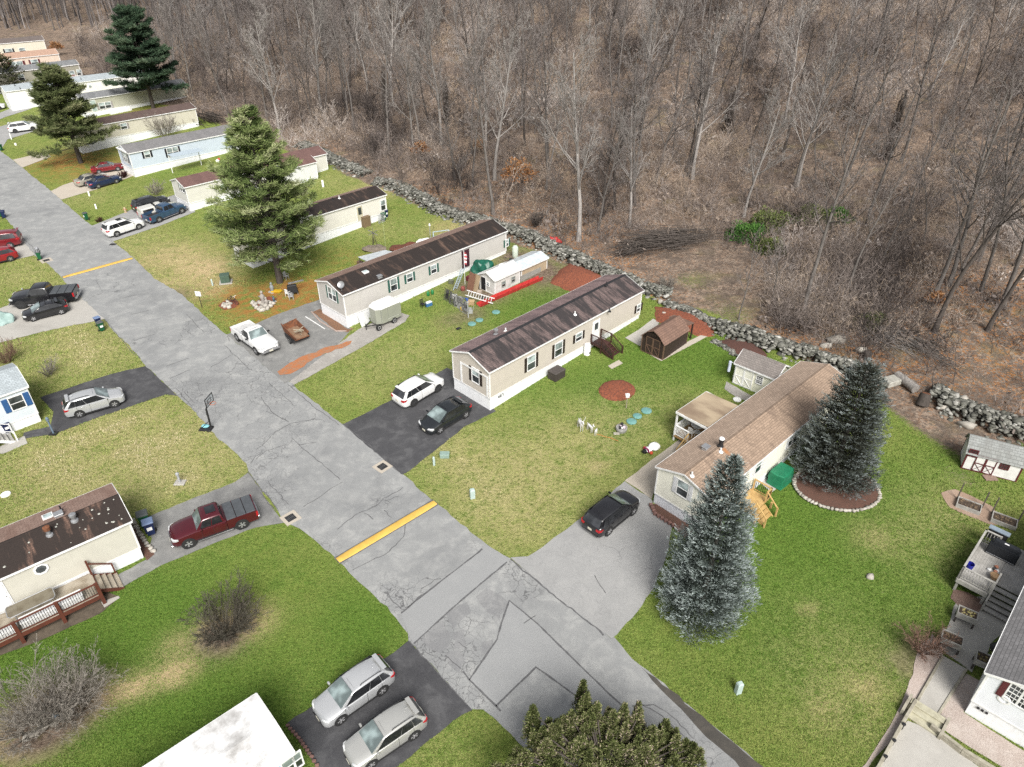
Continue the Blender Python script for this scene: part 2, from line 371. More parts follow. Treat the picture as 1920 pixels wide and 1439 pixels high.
# ---------------------------------------------------------------- sheets of asphalt, concrete ... draped on the ground
def outline(pts, step=.5, jit=.05, closed=True):
    out = []; n = len(pts)
    for i in range(n if closed else n - 1):
        a, b_ = Vector(pts[i][:2]), Vector(pts[(i + 1) % n][:2]); d = (b_ - a).length
        k = max(1, int(d / step)); nrm = Vector((-(b_ - a).y, (b_ - a).x)) / max(d, 1e-6)
        for j in range(k):
            p = a.lerp(b_, j / k)
            o = jit * (mnoise.noise((p.x * 1.1, p.y * 1.1, 3.3)) * 1.3 + mnoise.noise((p.x * 4.1, p.y * 4.1, 1.3)))
            out.append(p + nrm * (o if j else 0))
    return out
SHEETS = []
def sheet(name, pts, m, dz, jit=.05, grid=1.0, world=False, kind='structure', attrs=None, parent=None, thick=0):
    """a flat sheet following the ground inside the outline pts (survey pixels, or metres with world=True)"""
    w_ = pts if world else [P(u, v) for u, v in pts]
    ol = outline(w_, .5, jit)
    SHEETS.append([(p.x, p.y) for p in ol])
    x0, x1 = min(p.x for p in ol), max(p.x for p in ol); y0, y1 = min(p.y for p in ol), max(p.y for p in ol)
    vs = list(ol); n = len(ol)
    gx = x0 + grid * .37
    while gx < x1:
        gy = y0 + grid * .41
        while gy < y1: vs.append(Vector((gx, gy))); gy += grid
        gx += grid
    res = delaunay_2d_cdt(vs, [], [list(range(n))], 1, 1e-4)
    V = [(p.x, p.y, T(p.x, p.y) + dz) for p in res[0]]; F = [tuple(f) for f in res[2]]
    if thick:
        # a skirt down from the outer edge
        cnt = {}
        for f in F:
            for a, c in zip(f, f[1:] + f[:1]): cnt[(a, c)] = 1
        rim = [(a, c) for a, c in cnt if (c, a) not in cnt]; mp = {}
        for a, c in rim:
            for k in (a, c):
                if k not in mp: mp[k] = len(V); V.append((V[k][0], V[k][1], V[k][2] - thick))
        F += [(a, mp[a], mp[c], c) for a, c in rim]
    me = bpy.data.meshes.new(name); me.from_pydata(V, [], F); me.materials.append(m)
    for k, fn in (attrs or {}).items():
        at = me.attributes.new(k, 'FLOAT', 'POINT'); at.data.foreach_set('value', [float(fn(v[0], v[1])) for v in V])
    o = link(name, me, parent)
    if kind: o['kind'] = kind
    return o
def asphalt(name, base, light, dark, crack=.0, cscale=.8, speck=.25, stain=.4, lf=.5):
    m, t, b = nt(name); L = t.links.new
    pos = worldpos(t)
    big = noise(t, pos, .16, 5, .6, .6); mid = noise(t, pos, .9, 6, .68, .5); fine = noise(t, pos, 26, 3, .8)
    lane = noise(t, scaled(t, pos, (1, 1, 1)), .5, 3)
    col = mixc(t, mth(t, 'MULTIPLY', ramp(t, mid, .42, .72), lf), base, light)
    col = mixc(t, mth(t, 'MULTIPLY', ramp(t, big, .48, .68), stain), col, dark)
    col = mixc(t, mth(t, 'MULTIPLY', ramp(t, lane, .55, .75), .3), col, light)
    col = mixc(t, mth(t, 'MULTIPLY', ramp(t, fine, .45, .75), speck), col, light)
    col = mixc(t, mth(t, 'MULTIPLY', ramp(t, fine, .5, .25), speck * 1.2), col, tuple(x * .4 for x in base))
    if crack:
        wob = t.nodes.new('ShaderNodeVectorMath'); wob.operation = 'MULTIPLY_ADD'
        nn = t.nodes.new('ShaderNodeTexNoise'); nn.inputs['Scale'].default_value = 1.3; nn.inputs['Detail'].default_value = 3; L(pos, nn.inputs['Vector'])
        L(nn.outputs['Color'], wob.inputs[0]); wob.inputs[1].default_value = (.9, .9, .9); L(pos, wob.inputs[2])
        msk = ramp(t, noise(t, pos, .13, 2), .50, .66)
        ca = attr(t, 'crk')
        for s_, wd, mk in ((cscale * .42, .008, mth(t, 'ADD', msk, ca, clamp=True)), (cscale * 2.6, .030, ca)):
            v = t.nodes.new('ShaderNodeTexVoronoi'); v.feature = 'DISTANCE_TO_EDGE'; v.inputs['Scale'].default_value = s_; L(wob.outputs[0], v.inputs['Vector'])
            ln = mth(t, 'LESS_THAN', v.outputs['Distance'], wd)
            col = mixc(t, mth(t, 'MULTIPLY', mth(t, 'MULTIPLY', ln, mk), crack), col, (.085, .085, .087))
    L(col, b.inputs['Base Color']); b.inputs['Roughness'].default_value = .9; b.inputs['Specular IOR Level'].default_value = .25
    bumpit(t, b, fine, .35, .02)
    return m
M_ROAD = asphalt('old_asphalt', (.240, .244, .243), (.375, .376, .362), (.155, .159, .163), .75, 1.0, speck=.3, stain=.55, lf=.65)
M_PATCH = asphalt('patch_asphalt', (.262, .266, .266), (.300, .303, .300), (.235, .239, .240), 0, speck=.35, stain=.3)
M_DARKP = asphalt('worn_patch', (.195, .197, .200), (.30, .30, .295), (.15, .15, .155), .4, 1.2, speck=.7, lf=.9)
M_BLACK = asphalt('sealed_blacktop', (.056, .056, .060), (.115, .115, .118), (.036, .036, .040), .5, 1.6, speck=.4, lf=.8, stain=.6)
M_GREYD = asphalt('driveway_asphalt', (.285, .285, .28), (.355, .352, .343), (.20, .20, .203), .4, .9, speck=.3)
M_OLDD = asphalt('weathered_driveway', (.185, .185, .180), (.33, .325, .31), (.10, .10, .103), .7, 1.4, speck=.35, stain=.7)
M_CONC = asphalt('concrete', (.37, .355, .325), (.44, .425, .39), (.27, .255, .23), .2, .6, speck=.15, stain=.5)
M_PALEC = asphalt('pale_concrete', (.41, .365, .305), (.46, .42, .36), (.35, .31, .26), 0, speck=.2, stain=.3)
M_GRAV = asphalt('gravel', (.27, .255, .235), (.46, .44, .41), (.17, .155, .14), 0, speck=.9, stain=.5)
M_TAR = mat('crack_tar', (.085, .085, .088), (.13, .13, .132), sc_=9, rough=.9)

ROADL = [(-330, 215), (-150, 262), (-60, 330), (0, 398), (15, 414), (25, 426), (40, 445), (65, 480), (92, 497), (115, 520), (127, 535), (197, 600), (207, 615), (245, 652), (272, 685), (300, 712), (332, 742), (375, 785), (410, 825), (440, 848), (462, 870), (466, 884), (500, 930), (532, 980), (562, 992), (592, 1015), (627, 1045), (662, 1082), (705, 1121), (742, 1159), (765, 1189), (766, 1202), (820, 1258), (885, 1331), (905, 1331), (930, 1350), (957, 1376), (1000, 1420), (1030, 1455), (1110, 1560)]
ROADR = [(-330, 165), (-150, 195), (-40, 250), (0, 283), (11, 291), (42, 315), (66, 335), (95, 358), (115, 376), (155, 410), (172, 423), (195, 437), (212, 453), (250, 484), (287, 521), (342, 553), (375, 585), (425, 628), (480, 673), (534, 721), (541, 716), (590, 755), (640, 795), (700, 845), (752, 890), (757, 891), (807, 936), (855, 975), (912, 1021), (957, 1048), (1050, 1125), (1145, 1198), (1152, 1196), (1200, 1248), (1290, 1322), (1360, 1380), (1440, 1445), (1560, 1560)]
crkpts = [(P(u, v), r, a) for u, v, r, a in [(810, 1225, 2.0, 1), (850, 1255, 2.0, 1), (795, 1200, 1.2, 1), (770, 1125, 1, .8), (735, 1115, 1.5, .8), (830, 1180, 1.5, .6), (900, 1310, 1.0, .9), (960, 1065, 1.2, .9), (990, 1085, 1, .7), (500, 930, 2.2, .9), (480, 860, 2.5, .7), (715, 945, .9, 1), (600, 1030, 1.2, .8), (560, 800, 3, .5), (350, 760, 3, .8), (330, 730, 2.5, .7), (470, 690, 3, .6), (500, 735, 3, .7), (390, 610, 2.5, .5), (900, 1020, 1, .6), (1330, 1390, 2, .6), (640, 1060, 1, .6), (880, 1160, 1, .5)]]
def crkf(x, y): return min(1, sum(a * math.exp(-((x - p.x) ** 2 + (y - p.y) ** 2) / (r * r)) for p, r, a in crkpts))
sheet('road', ROADL + ROADR[::-1], M_ROAD, .030, .10, .8, attrs=dict(crk=crkf))
drives = [
 ('driveway', [(957, 1046), (990, 1044), (1030, 1016), (1100, 965), (1171, 903), (1222, 937), (1226, 952), (1262, 985), (1250, 1040), (1228, 1100), (1185, 1160), (1147, 1199), (1050, 1127)], M_GREYD),
 ('patio', [(1171, 902), (1256, 838), (1330, 790), (1345, 800), (1236, 896), (1222, 936)], M_PALEC),
 ('driveway', [(641, 797), (745, 745), (838, 690), (860, 700), (930, 772), (872, 800), (763, 887), (752, 891), (700, 847)], M_BLACK),
 ('driveway', [(425, 628), (470, 612), (520, 590), (600, 562), (628, 590), (660, 618), (640, 640), (590, 680), (535, 722), (480, 673)], M_OLDD),
 ('gravel_drive', [(536, 721), (600, 672), (655, 630), (672, 618), (745, 585), (768, 592), (760, 604), (690, 645), (610, 690), (552, 722)], M_GRAV),
 ('driveway', [(274, 687), (205, 703), (75, 746), (100, 772), (95, 800), (45, 812), (42, 824), (105, 813), (200, 778), (310, 741), (333, 743)], M_BLACK),
 ('driveway', [(465, 887), (440, 905), (330, 948), (262, 978), (285, 1010), (275, 1050), (215, 1082), (222, 1106), (300, 1062), (400, 1020), (480, 990), (533, 981)], M_OLDD),
 ('driveway', [(766, 1202), (722, 1235), (620, 1300), (538, 1357), (600, 1445), (640, 1500), (740, 1442), (800, 1392), (850, 1352), (886, 1332)], M_BLACK),
 ('driveway', [(129, 537), (62, 556), (-30, 590), (-30, 655), (0, 643), (100, 618), (198, 599)], M_CONC),
 ('driveway', [(40, 445), (0, 456), (-40, 466), (-40, 504), (0, 494), (66, 479)], M_CONC),
 ('driveway', [(172, 424), (270, 384), (340, 362), (366, 398), (300, 424), (212, 453)], M_GREYD),
 ('driveway', [(95, 359), (120, 347), (180, 328), (240, 312), (262, 326), (180, 356), (115, 375)], M_PALEC),
 ('driveway', [(42, 315), (24, 300), (85, 286), (96, 294)], M_PALEC),
 ('driveway', [(0, 284), (-40, 250), (20, 232), (70, 226), (76, 243), (14, 262)], M_GREYD),
 ('driveway', [(-60, 228), (0, 212), (40, 196), (60, 204), (10, 220), (-40, 240)], M_GREYD),
 ('driveway', [(1640, 1439), (1668, 1397), (1702, 1352), (1745, 1368), (1800, 1410), (1850, 1450), (1900, 1500), (1620, 1500)], M_CONC),
 ('patio', [(1798, 1118), (1760, 1215), (1822, 1262), (1865, 1200), (1905, 1160), (1860, 1120)], M_CONC),
]
for n_, pts, m in drives: sheet(n_, pts, m, .026, .06, attrs=dict(crk=lambda x, y: .25))
BAND = [(752, 1151), (842, 1079), (897, 1037), (912, 1023), (956, 1049), (920, 1080), (850, 1140), (776, 1208), (766, 1190)]
PATCH = [(955, 1127), (1007, 1170), (1070, 1232), (1145, 1305), (1182, 1337), (1230, 1385), (1160, 1375), (1095, 1317), (1005, 1252), (930, 1325), (880, 1276), (932, 1200), (940, 1170)]
sheet('road_patch', BAND, M_PATCH, .035, 0)
sheet('road_patch', PATCH, M_PATCH, .035, 0)
for pts in ([(790, 1200), (806, 1184), (830, 1165), (846, 1190), (842, 1212), (826, 1226), (806, 1218)], [(836, 1226), (862, 1218), (872, 1240), (860, 1262), (842, 1246)], [(892, 1120), (912, 1104), (952, 1130), (938, 1168), (915, 1150)], [(836, 1152), (875, 1130), (884, 1150), (850, 1178)], [(905, 1205), (925, 1200), (922, 1222), (902, 1232)], [(846, 1190), (870, 1180), (874, 1214), (850, 1218)]):
    sheet('road_patch', pts, M_DARKP, .034, .30, .5)
sheet('road_edge', [(1200, 1250), (1230, 1272), (1300, 1332), (1360, 1382), (1450, 1455), (1425, 1475), (1345, 1400), (1290, 1345), (1235, 1290)], asphalt('broken_edge', (.060, .056, .050), (.13, .115, .095), (.035, .033, .030), 0, speck=.6), .036, .10, .6)
sheet('rust_stain', [(520, 698), (560, 672), (620, 650), (660, 640), (650, 650), (590, 672), (545, 702), (525, 704)], mat('rusty_gravel', (.36, .135, .055), (.28, .16, .10), sc_=2.5, rough=.95, bump=.4, bsc=30), .044, .22, .5)
# tar lines and open cracks
CR = [[(480, 862), (500, 846), (545, 832)], [(547, 822), (580, 852), (615, 880), (642, 905)], [(642, 905), (620, 917), (585, 942), (560, 955)], [(632, 994), (652, 977), (680, 960), (705, 950), (720, 935), (750, 920), (760, 910)], [(722, 940), (757, 927)],
      [(760, 985), (757, 1007), (730, 1035), (670, 1065), (650, 1075)], [(490, 745), (512, 775), (545, 795)], [(480, 845), (517, 810), (545, 795), (597, 785)], [(505, 720), (530, 742), (555, 765)], [(480, 915), (502, 945), (520, 965)], [(502, 902), (530, 937), (545, 952)],
      [(682, 963), (700, 975), (710, 982)], [(720, 958), (740, 975)], [(752, 1151), (800, 1112), (842, 1079), (897, 1037), (912, 1023)], [(776, 1208), (850, 1140), (920, 1080), (957, 1050)], [(880, 1276), (932, 1200), (940, 1170), (955, 1127), (1007, 1170), (1070, 1232), (1145, 1305), (1190, 1345)],
      [(868, 1260), (880, 1276), (930, 1325), (947, 1345)], [(930, 1325), (1005, 1252), (1095, 1317), (1110, 1330)], [(982, 1170), (1010, 1150)], [(957, 1050), (1000, 1085), (1050, 1127), (1100, 1165), (1142, 1197)], [(790, 1105), (815, 1088), (838, 1082)], [(764, 1140), (800, 1112)], [(725, 1118), (745, 1135), (762, 1150)],
      [(420, 647), (450, 675), (470, 697)], [(350, 590), (370, 612), (385, 625)], [(312, 688), (360, 670)], [(320, 710), (362, 692)], [(395, 690), (440, 662)], [(245, 590), (285, 582)], [(330, 730), (350, 752), (362, 770)], [(345, 735), (368, 760)], [(642, 795), (680, 826), (720, 862), (752, 890)], [(540, 722), (590, 765), (640, 800)], [(197, 600), (230, 640), (262, 676)], [(465, 885), (490, 918), (525, 965)], [(470, 870), (478, 858), (500, 845)],
      [(767, 1203), (800, 1238), (840, 1283), (884, 1330)], [(1200, 1318), (1250, 1352), (1300, 1400), (1330, 1430)], [(1185, 1325), (1225, 1322), (1260, 1345), (1310, 1395)], [(1115, 1080), (1140, 1120)], [(835, 1230), (870, 1262)], [(860, 1205), (885, 1222)], [(380, 425), (430, 395)], [(230, 560), (262, 552)], [(560, 835), (600, 830)], [(40, 445), (60, 462), (75, 485)], [(430, 640), (425, 628)], [(250, 640), (300, 625)], [(420, 520), (440, 530)]]
cv, cf = [], []
for ci, pl in enumerate(CR):
    pts = outline([P(u, v) for u, v in pl], .3, .09 if ci not in (13, 14, 15, 16, 17) else .015, False); wd = (.06 if ci in (13, 14, 15, 16, 17, 19) else .03)
    for i, p in enumerate(pts):
        q = pts[min(i + 1, len(pts) - 1)] - pts[max(i - 1, 0)]
        n_ = Vector((-q.y, q.x)).normalized() * wd * (.5 + .6 * rnd.random()) if q.length else Vector((0, 0))
        for s_ in (1, -1): cv.append((p.x + n_.x * s_, p.y + n_.y * s_, T(p.x, p.y) + .041))
        if i: k = len(cv); cf.append((k - 4, k - 3, k - 1, k - 2))
tag(link('road_cracks', np_mesh('road_cracks', cv, [np.array(cf)], M_TAR)), kind='structure')
# ---------------------------------------------------------------- mobile homes, sheds
def siding(name, c, per=.13): return mat(name, tuple(min(.86, x * 1.08) for x in c), tuple(x * 1.01 for x in c), sc_=1.2, rough=.6, stripe=(2, per, .16, .12), streak=.09)
M_WHITE = mat('white_vinyl', (.76, .76, .745), (.70, .70, .685), rough=.55, streak=.12)
M_SKIRT = mat('white_skirting', (.78, .79, .80), (.72, .73, .74), rough=.55, stripe=(0, .28, .25, .05), streak=.2)
M_TRIM = mat('white_trim', (.78, .78, .77), rough=.5)
M_GLASS = None
def glass(name, c, rough=.06):
    m, t, b = nt(name); co = objco(t)
    col = mixc(t, ramp(t, noise(t, co, .9, 2), .4, .65), c, tuple(x * 2.6 + .01 for x in c))
    t.links.new(col, b.inputs['Base Color'])
    b.inputs['Roughness'].default_value = rough; b.inputs['Specular IOR Level'].default_value = .7; return m
M_GLASS = glass('window_glass', (.022, .026, .028)); M_GLASSB = glass('curtained_glass', (.16, .19, .19), .12)
M_DARK = mat('black_plastic', (.022, .022, .024), rough=.5)
M_METAL = mat('galvanised_metal', (.42, .43, .44), (.33, .33, .34), rough=.4, metal=.6)
M_RUST = mat('rust', (.19, .075, .035), (.11, .05, .03), sc_=6, rough=.9)

class House:
    """local frame: x = length, away from the road; y = width, towards the upper left; the SE wall is y=0, the SW gable x=0"""
    def __init__(s, name, label, o, head, L, W, zf, ze, rise, wall, roof, skirt=None, trim=None, cat='mobile home', over=.14, gable_vent=False, o_is_far=False, base=None, group=None, fascia=.14, roof_sheen=None, ridge=None):
        c = o if isinstance(o, Vector) else P(*o)
        s.h = R(head); s.L, s.W, s.zf, s.ze, s.rise = L, W, zf, ze, rise
        ex = Vector((math.cos(s.h), math.sin(s.h), 0))
        if o_is_far: c = c - ex * L
        s.z0 = c.z if base is None else base
        s.o = Vector((c.x, c.y, s.z0)); s.over = over
        s.root = thing(name, label, cat, s.o, s.h, group)
        s.M = Matrix.Translation(s.o) @ Matrix.Rotation(s.h, 4, 'Z'); s.Mi = s.M.inverted()
        skirt = skirt or M_SKIRT; trim = trim or M_TRIM
        mb = MB(); zr = ze + rise
        vs = [(0, 0, zf), (L, 0, zf), (L, W, zf), (0, W, zf), (0, 0, ze), (L, 0, ze), (L, W, ze), (0, W, ze), (0, W / 2, zr - .02), (L, W / 2, zr - .02)]
        mb.add(vs, [(0, 1, 5, 4), (2, 3, 7, 6), (3, 0, 4, 8, 7), (1, 2, 6, 9, 5), (0, 3, 2, 1)])
        s.wall = mb.build('wall', wall, s.root)
        if zf > .02:
            k = MB(); k.b2((.03, .03, -1.2), (L - .03, W - .03, zf)); s.skirt = k.build('skirting', skirt, s.root)
        # roof: two slopes with thickness
        ov = over; k = MB(); sl = rise / (W / 2); th = .11
        for sg in (0, 1):
            ye = -ov if sg == 0 else W + ov; zl = ze - sl * ov + th; a, b_ = -ov, L + ov
            if sg == 0: k.slab((a, ye, zl), (b_, ye, zl), (b_, W / 2, zr + th), (a, W / 2, zr + th), th - .015)
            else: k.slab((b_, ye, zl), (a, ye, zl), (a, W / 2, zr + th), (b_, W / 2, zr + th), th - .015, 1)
        s.roof = k.build('roof', [roof, roof_sheen or roof], s.root); s.th = th; s.sl = sl  # second material: far slope, sky reflection painted in as a lighter colour
        k = MB()                                              # ridge cap
        for sg in (-1, 1): k.slab(*([(-ov, W / 2 + sg * .17, zr + th + .012 - sl * .17), (L + ov, W / 2 + sg * .17, zr + th + .012 - sl * .17), (L + ov, W / 2, zr + th + .02), (-ov, W / 2, zr + th + .02)][::-sg]), .01)
        k.build('ridge_cap', ridge or roof, s.roof)
        f = MB(); fh = fascia
        for ye in (-ov - .02, W + ov + .02): f.b2((-ov, ye - .02, ze - sl * ov + th - fh), (L + ov, ye + .02, ze - sl * ov + th - .012))
        for xe in (-ov - .02, L + ov + .02):
            for sg in (0, 1):
                y0 = -ov if sg == 0 else W + ov
                f.bar((xe, y0, ze - sl * ov + th - fh / 2), (xe, W / 2, zr + th - fh / 2), .04, fh - .02)
        f.build('fascia', trim, s.root)
        k = MB(); cw = .09
        for x in (0, L):
            for y in (0, W): k.b2((x - cw if x else -.018, y - cw if y else -.018, zf), (x + .018 if x else cw, y + .018 if y else cw, ze - .02))
        k.b2((-.022, -.022, zf - .03), (L + .022, -.004, zf + .07)); k.b2((-.022, 0, zf - .03), (-.004, W, zf + .07))
        s.corner = k.build('corner_trim', trim, s.root)
    def inter(s, u, v, face):
        d = Vector(ray(u, v)); o = Vector((0, 0, CAMH)); d2 = s.Mi.to_3x3() @ d; o2 = s.Mi @ o
        if face == 'S': t = -o2.y / d2.y
        elif face == 'F': t = -o2.x / d2.x
        elif face in ('R0', 'R1'):                          # roof slope
            sg = 1 if face == 'R0' else -1; y0 = 0 if face == 'R0' else s.W
            # z = ze+th + sl*sg*(y-y0)
            t = (s.ze + s.th + s.sl * sg * (o2.y - y0) - o2.z) / (d2.z - s.sl * sg * d2.y)
        p = o2 + d2 * t; return p
    def window(s, px, face, w_, h_, sash=1, shutter=None, trim=None, pane=None, sw=.28, z=None, grid=False, rail=True, panew=None):
        p = s.inter(*px, face); trim = trim or M_TRIM; zc = p.z if z is None else z
        if face == 'S': F = lambda a, b_, n: (p.x + a, -n, zc + b_)
        elif face == 'F': F = lambda a, b_, n: (-n, p.y - a, zc + b_)
        def bx(k, a0, a1, b0, b1, n0, n1, mi=0): k.b2(F(a0, b0, n0), F(a1, b1, n1), mi)
        k = MB(); fw = .07; W2, H2 = w_ / 2, h_ / 2
        bx(k, -W2 - fw, -W2, -H2 - fw, H2 + fw, -.01, .05); bx(k, W2, W2 + fw, -H2 - fw, H2 + fw, -.01, .05)
        bx(k, -W2, W2, H2, H2 + fw, -.01, .05); bx(k, -W2, W2, -H2 - fw, -H2, -.01, .06)
        for i in range(1, sash):
            a = -W2 + w_ * i / sash; bx(k, a - .05, a + .05, -H2, H2, -.01, .045)
        if rail: bx(k, -W2, W2, -.025, .025, -.01, .04)
        if grid:
            for i in range(1, 3 * sash): a = -W2 + w_ * i / (3 * sash); bx(k, a - .012, a + .012, -H2, H2, -.01, .035)
            for bb in (-.5, .5): bx(k, -W2, W2, bb * H2 - .012, bb * H2 + .012, -.01, .036)
        f = k.build('window', trim, s.root)
        k = MB(); bx(k, -W2, W2, -H2, 0 if rail else H2, -.01, .012, 0)
        if rail: bx(k, -W2, W2, .001, H2, -.01, .018, 1)
        k.build('pane', [pane or M_GLASS, panew or M_GLASSB], f)
        if shutter:
            for sg in (-1, 1):
                k = MB(); a = sg * (W2 + fw + .02 + sw / 2); bx(k, a - sw / 2, a + sw / 2, -H2 - .05, H2 + .05, -.01, .05)
                bx(k, a - sw / 2 + .04, a + sw / 2 - .04, -H2 + .02, -.03, .05, .058); bx(k, a - sw / 2 + .04, a + sw / 2 - .04, .03, H2 - .02, .05, .058)
                k.build('shutter', shutter, s.root, bevel=.008)
        return f
    def door(s, px, face, w_, h_, color, trim=None, light=None, zb=None):
        p = s.inter(*px, face); zb = s.zf + .05 if zb is None else zb
        if face == 'S': F = lambda a, b_, n: (p.x + a, -n, zb + b_)
        else: F = lambda a, b_, n: (-n, p.y - a, zb + b_)
        k = MB(); k.b2(F(-w_ / 2 - .08, 0, -.01), F(w_ / 2 + .08, h_ + .08, .035)); f = k.build('door', trim or M_TRIM, s.root)
        k = MB(); k.b2(F(-w_ / 2, .02, .03), F(w_ / 2, h_, .055)); k.build('door_leaf', color, f)
        if light:
            k = MB(); k.b2(F(-w_ * .28, h_ * light[0], .05), F(w_ * .28, h_ * light[1], .066)); k.build('door_light', M_GLASS, f)
        k = MB(); k.box(F(w_ * .38, h_ * .47, .075), (.05, .05, .05)); k.build('handle', M_METAL, f)
        return f
    def vent(s, px, face, kind='pipe', parts=None):
        p = s.inter(*px, face); k = MB(); z = p.z
        if kind == 'pipe':
            k.lathe([(.16, -.06), (.13, .03), (.05, .06), (.05, .35), (.0, .36)], 10, 0, Matrix.Translation((p.x, p.y, z))); return k.build('roof_vent', [M_DARK], s.roof)
        if kind == 'white':
            k.lathe([(.2, -.05), (.13, .04), (.06, .07), (.06, .30), (.0, .31)], 10, 0, Matrix.Translation((p.x, p.y, z))); return k.build('roof_vent', [M_TRIM], s.roof)
        if kind == 'box':
            k.box((p.x, p.y, z + .1), (.5, .42, .26), taper=.8); k.box((p.x, p.y, z + .25), (.56, .5, .05)); return k.build('roof_vent', [M_METAL], s.roof, bevel=.02)
        if kind == 'can':
            k.lathe([(.26, -.1), (.22, .05), (.12, .1), (.12, .34), (.21, .36), (.21, .52), (.1, .56), (0, .56)], 14, 0, Matrix.Translation((p.x, p.y, z))); return k.build('roof_vent', [M_METAL], s.roof)
        if kind == 'rust':
            k.lathe([(.24, -.1), (.20, .05), (.13, .08), (.13, .45)], 12, 0, Matrix.Translation((p.x, p.y, z))); k.lathe([(.20, .42), (.20, .66), (.06, .7), (0, .7)], 12, 1, Matrix.Translation((p.x, p.y, z))); return k.build('roof_vent', [M_METAL, M_RUST], s.roof)
        if kind == 'chimney':
            k.lathe([(.24, -.1), (.2, .06), (.15, .08), (.15, .42), (.19, .43), (.19, .60), (.0, .62)], 12, 0, Matrix.Translation((p.x, p.y, z))); k.lathe([(.2, .61), (.17, .68), (0, .70)], 12, 1, Matrix.Translation((p.x, p.y, z))); return k.build('chimney', [M_DARK, M_TRIM], s.roof)
        if kind == 'sky':
            k.box((p.x, p.y, z + .04), (.6, .5, .16)); k.box((p.x, p.y, z + .13), (.46, .36, .04), 0, 1); return k.build('skylight', [M_TRIM, M_GLASSB], s.roof)
    def dish(s, px, face):
        p = s.inter(*px, face); k = MB(); k.tube((p.x, p.y, p.z - .05), (p.x, p.y, p.z + .5), .025)
        M = Matrix.Translation((p.x, p.y, p.z + .62)) @ Matrix.Rotation(R(-60), 4, 'Z') @ Matrix.Rotation(R(55), 4, 'X')
        k.lathe([(.02, -.08), (.22, -.05), (.36, .02), (.36, .03), (.22, -.035), (.02, -.06)], 18, 0, M); return k.build('satellite_dish', [M_METAL], s.roof)
    def panel(s, name, px, face, w_, h_, m, n=.03, zc=None, parent=None):
        p = s.inter(*px, face); z = p.z if zc is None else zc; k = MB()
        if face == 'S': k.b2((p.x - w_ / 2, -n, z - h_ / 2), (p.x + w_ / 2, .0, z + h_ / 2))
        else: k.b2((-n, p.y - w_ / 2, z - h_ / 2), (0, p.y + w_ / 2, z + h_ / 2))
        return k.build(name, m, parent or s.root, bevel=.01)
def length_to(o, px, head):
    a, b_ = P(*o), P(*px); return (b_.x - a.x) * math.cos(R(head)) + (b_.y - a.y) * math.sin(R(head))
SHUT_BR = mat('dark_brown_shutter', (.030, .022, .018), rough=.5)
SHUT_TEAL = mat('teal_shutter', (.035, .105, .085), rough=.5)
SHUT_BLUE = mat('blue_shutter', (.030, .095, .240), rough=.5)
SHUT_BLACK = mat('black_shutter', (.014, .015, .02), rough=.5)
SHUT_RED = mat('maroon_shutter', (.10, .022, .026), rough=.5)
SHUT_WHITE = mat('white_shutter', (.64, .645, .66), rough=.5)
CREAM = siding('cream_siding', (.74, .725, .63)); TAN = siding('tan_siding', (.475, .435, .38)); GREYW = siding('grey_siding', (.455, .438, .41))
RF_BROWN = shingle('brown_shingle', (.315, .232, .172), (.15, .11, .085), .7, .50, .68)
RF_RED = shingle('red_brown_shingle', (.150, .112, .106), (.034, .031, .032), .92, .37, .56)
RF_DARK = shingle('dark_stained_shingle', (.135, .088, .068), (.024, .020, .019), .95, .25, .50)
RF_GREY = shingle('grey_shingle', (.195, .19, .192), (.12, .12, .12), .4)
RF_SLATE = shingle('slate_grey_shingle', (.215, .220, .225), (.11, .115, .12), .5)
RF_PALE = shingle('pale_blue_shingle', (.36, .40, .42), (.25, .28, .29), .4)
RF_TAN = shingle('tan_shingle', (.42, .28, .21), (.30, .20, .15), .4)
RF_MAROON = shingle('plum_brown_shingle', (.16, .095, .085), (.10, .06, .055), .5)

RF_SHEEN = shingle('sky_sheen_rust_shingle', (.26, .180, .148), (.15, .09, .07), .5)  # paler shingle for far slopes, with the sky's reflection put into the colour
# --- the cream home with the brown roof
h1o = P(1305, 990); H1 = None
HEAD1 = 43.0
a = P(1224, 943)
h1 = Vector((a.x, a.y, 0)) + Vector((math.sin(R(HEAD1)), -math.cos(R(HEAD1)), 0)) * 4.35
h1 = Vector((h1.x, h1.y, a.z))
H1 = House('mobile_home', 'cream mobile home with a brown shingle roof between the two blue spruces', h1, HEAD1, 19.8, 4.35, .95, 3.35, .72, CREAM, RF_BROWN, roof_sheen=shingle('sky_sheen_brown_shingle', (.375, .285, .22), (.25, .185, .14), .4, .5, .7), skirt=mat('ribbed_skirting', (.74, .76, .80), rough=.55, stripe=(1, .2, .3, .10)))  # far slope painted lighter for the sky it reflects
H1.window((1280, 917), 'F', .85, 1.25, 1, SHUT_WHITE)
H1.window((1422, 874), 'S', .75, 1.2, 1, SHUT_WHITE, sw=.22); H1.window((1487, 821), 'S', 1.35, 1.2, 2, SHUT_WHITE, sw=.2)
H1.vent((1351, 836), 'R0', 'chimney'); H1.vent((1323, 842), 'R1', 'box'); H1.vent((1351, 847), 'R0', 'white'); H1.vent((1297, 892), 'R0', 'white')
k = MB(); p = H1.inter(1351, 836, 'R0'); k.slab((p.x - .3, p.y - 1.5, p.z - 1.5 * H1.sl + .006), (p.x + .1, p.y - 1.5, p.z - 1.5 * H1.sl + .006), (p.x + .12, p.y, p.z + .006), (p.x - .14, p.y, p.z + .006), .01)
k.build('rust_streak', mat('rust_streak', (.33, .15, .06), (.28, .17, .11), sc_=5), H1.roof)
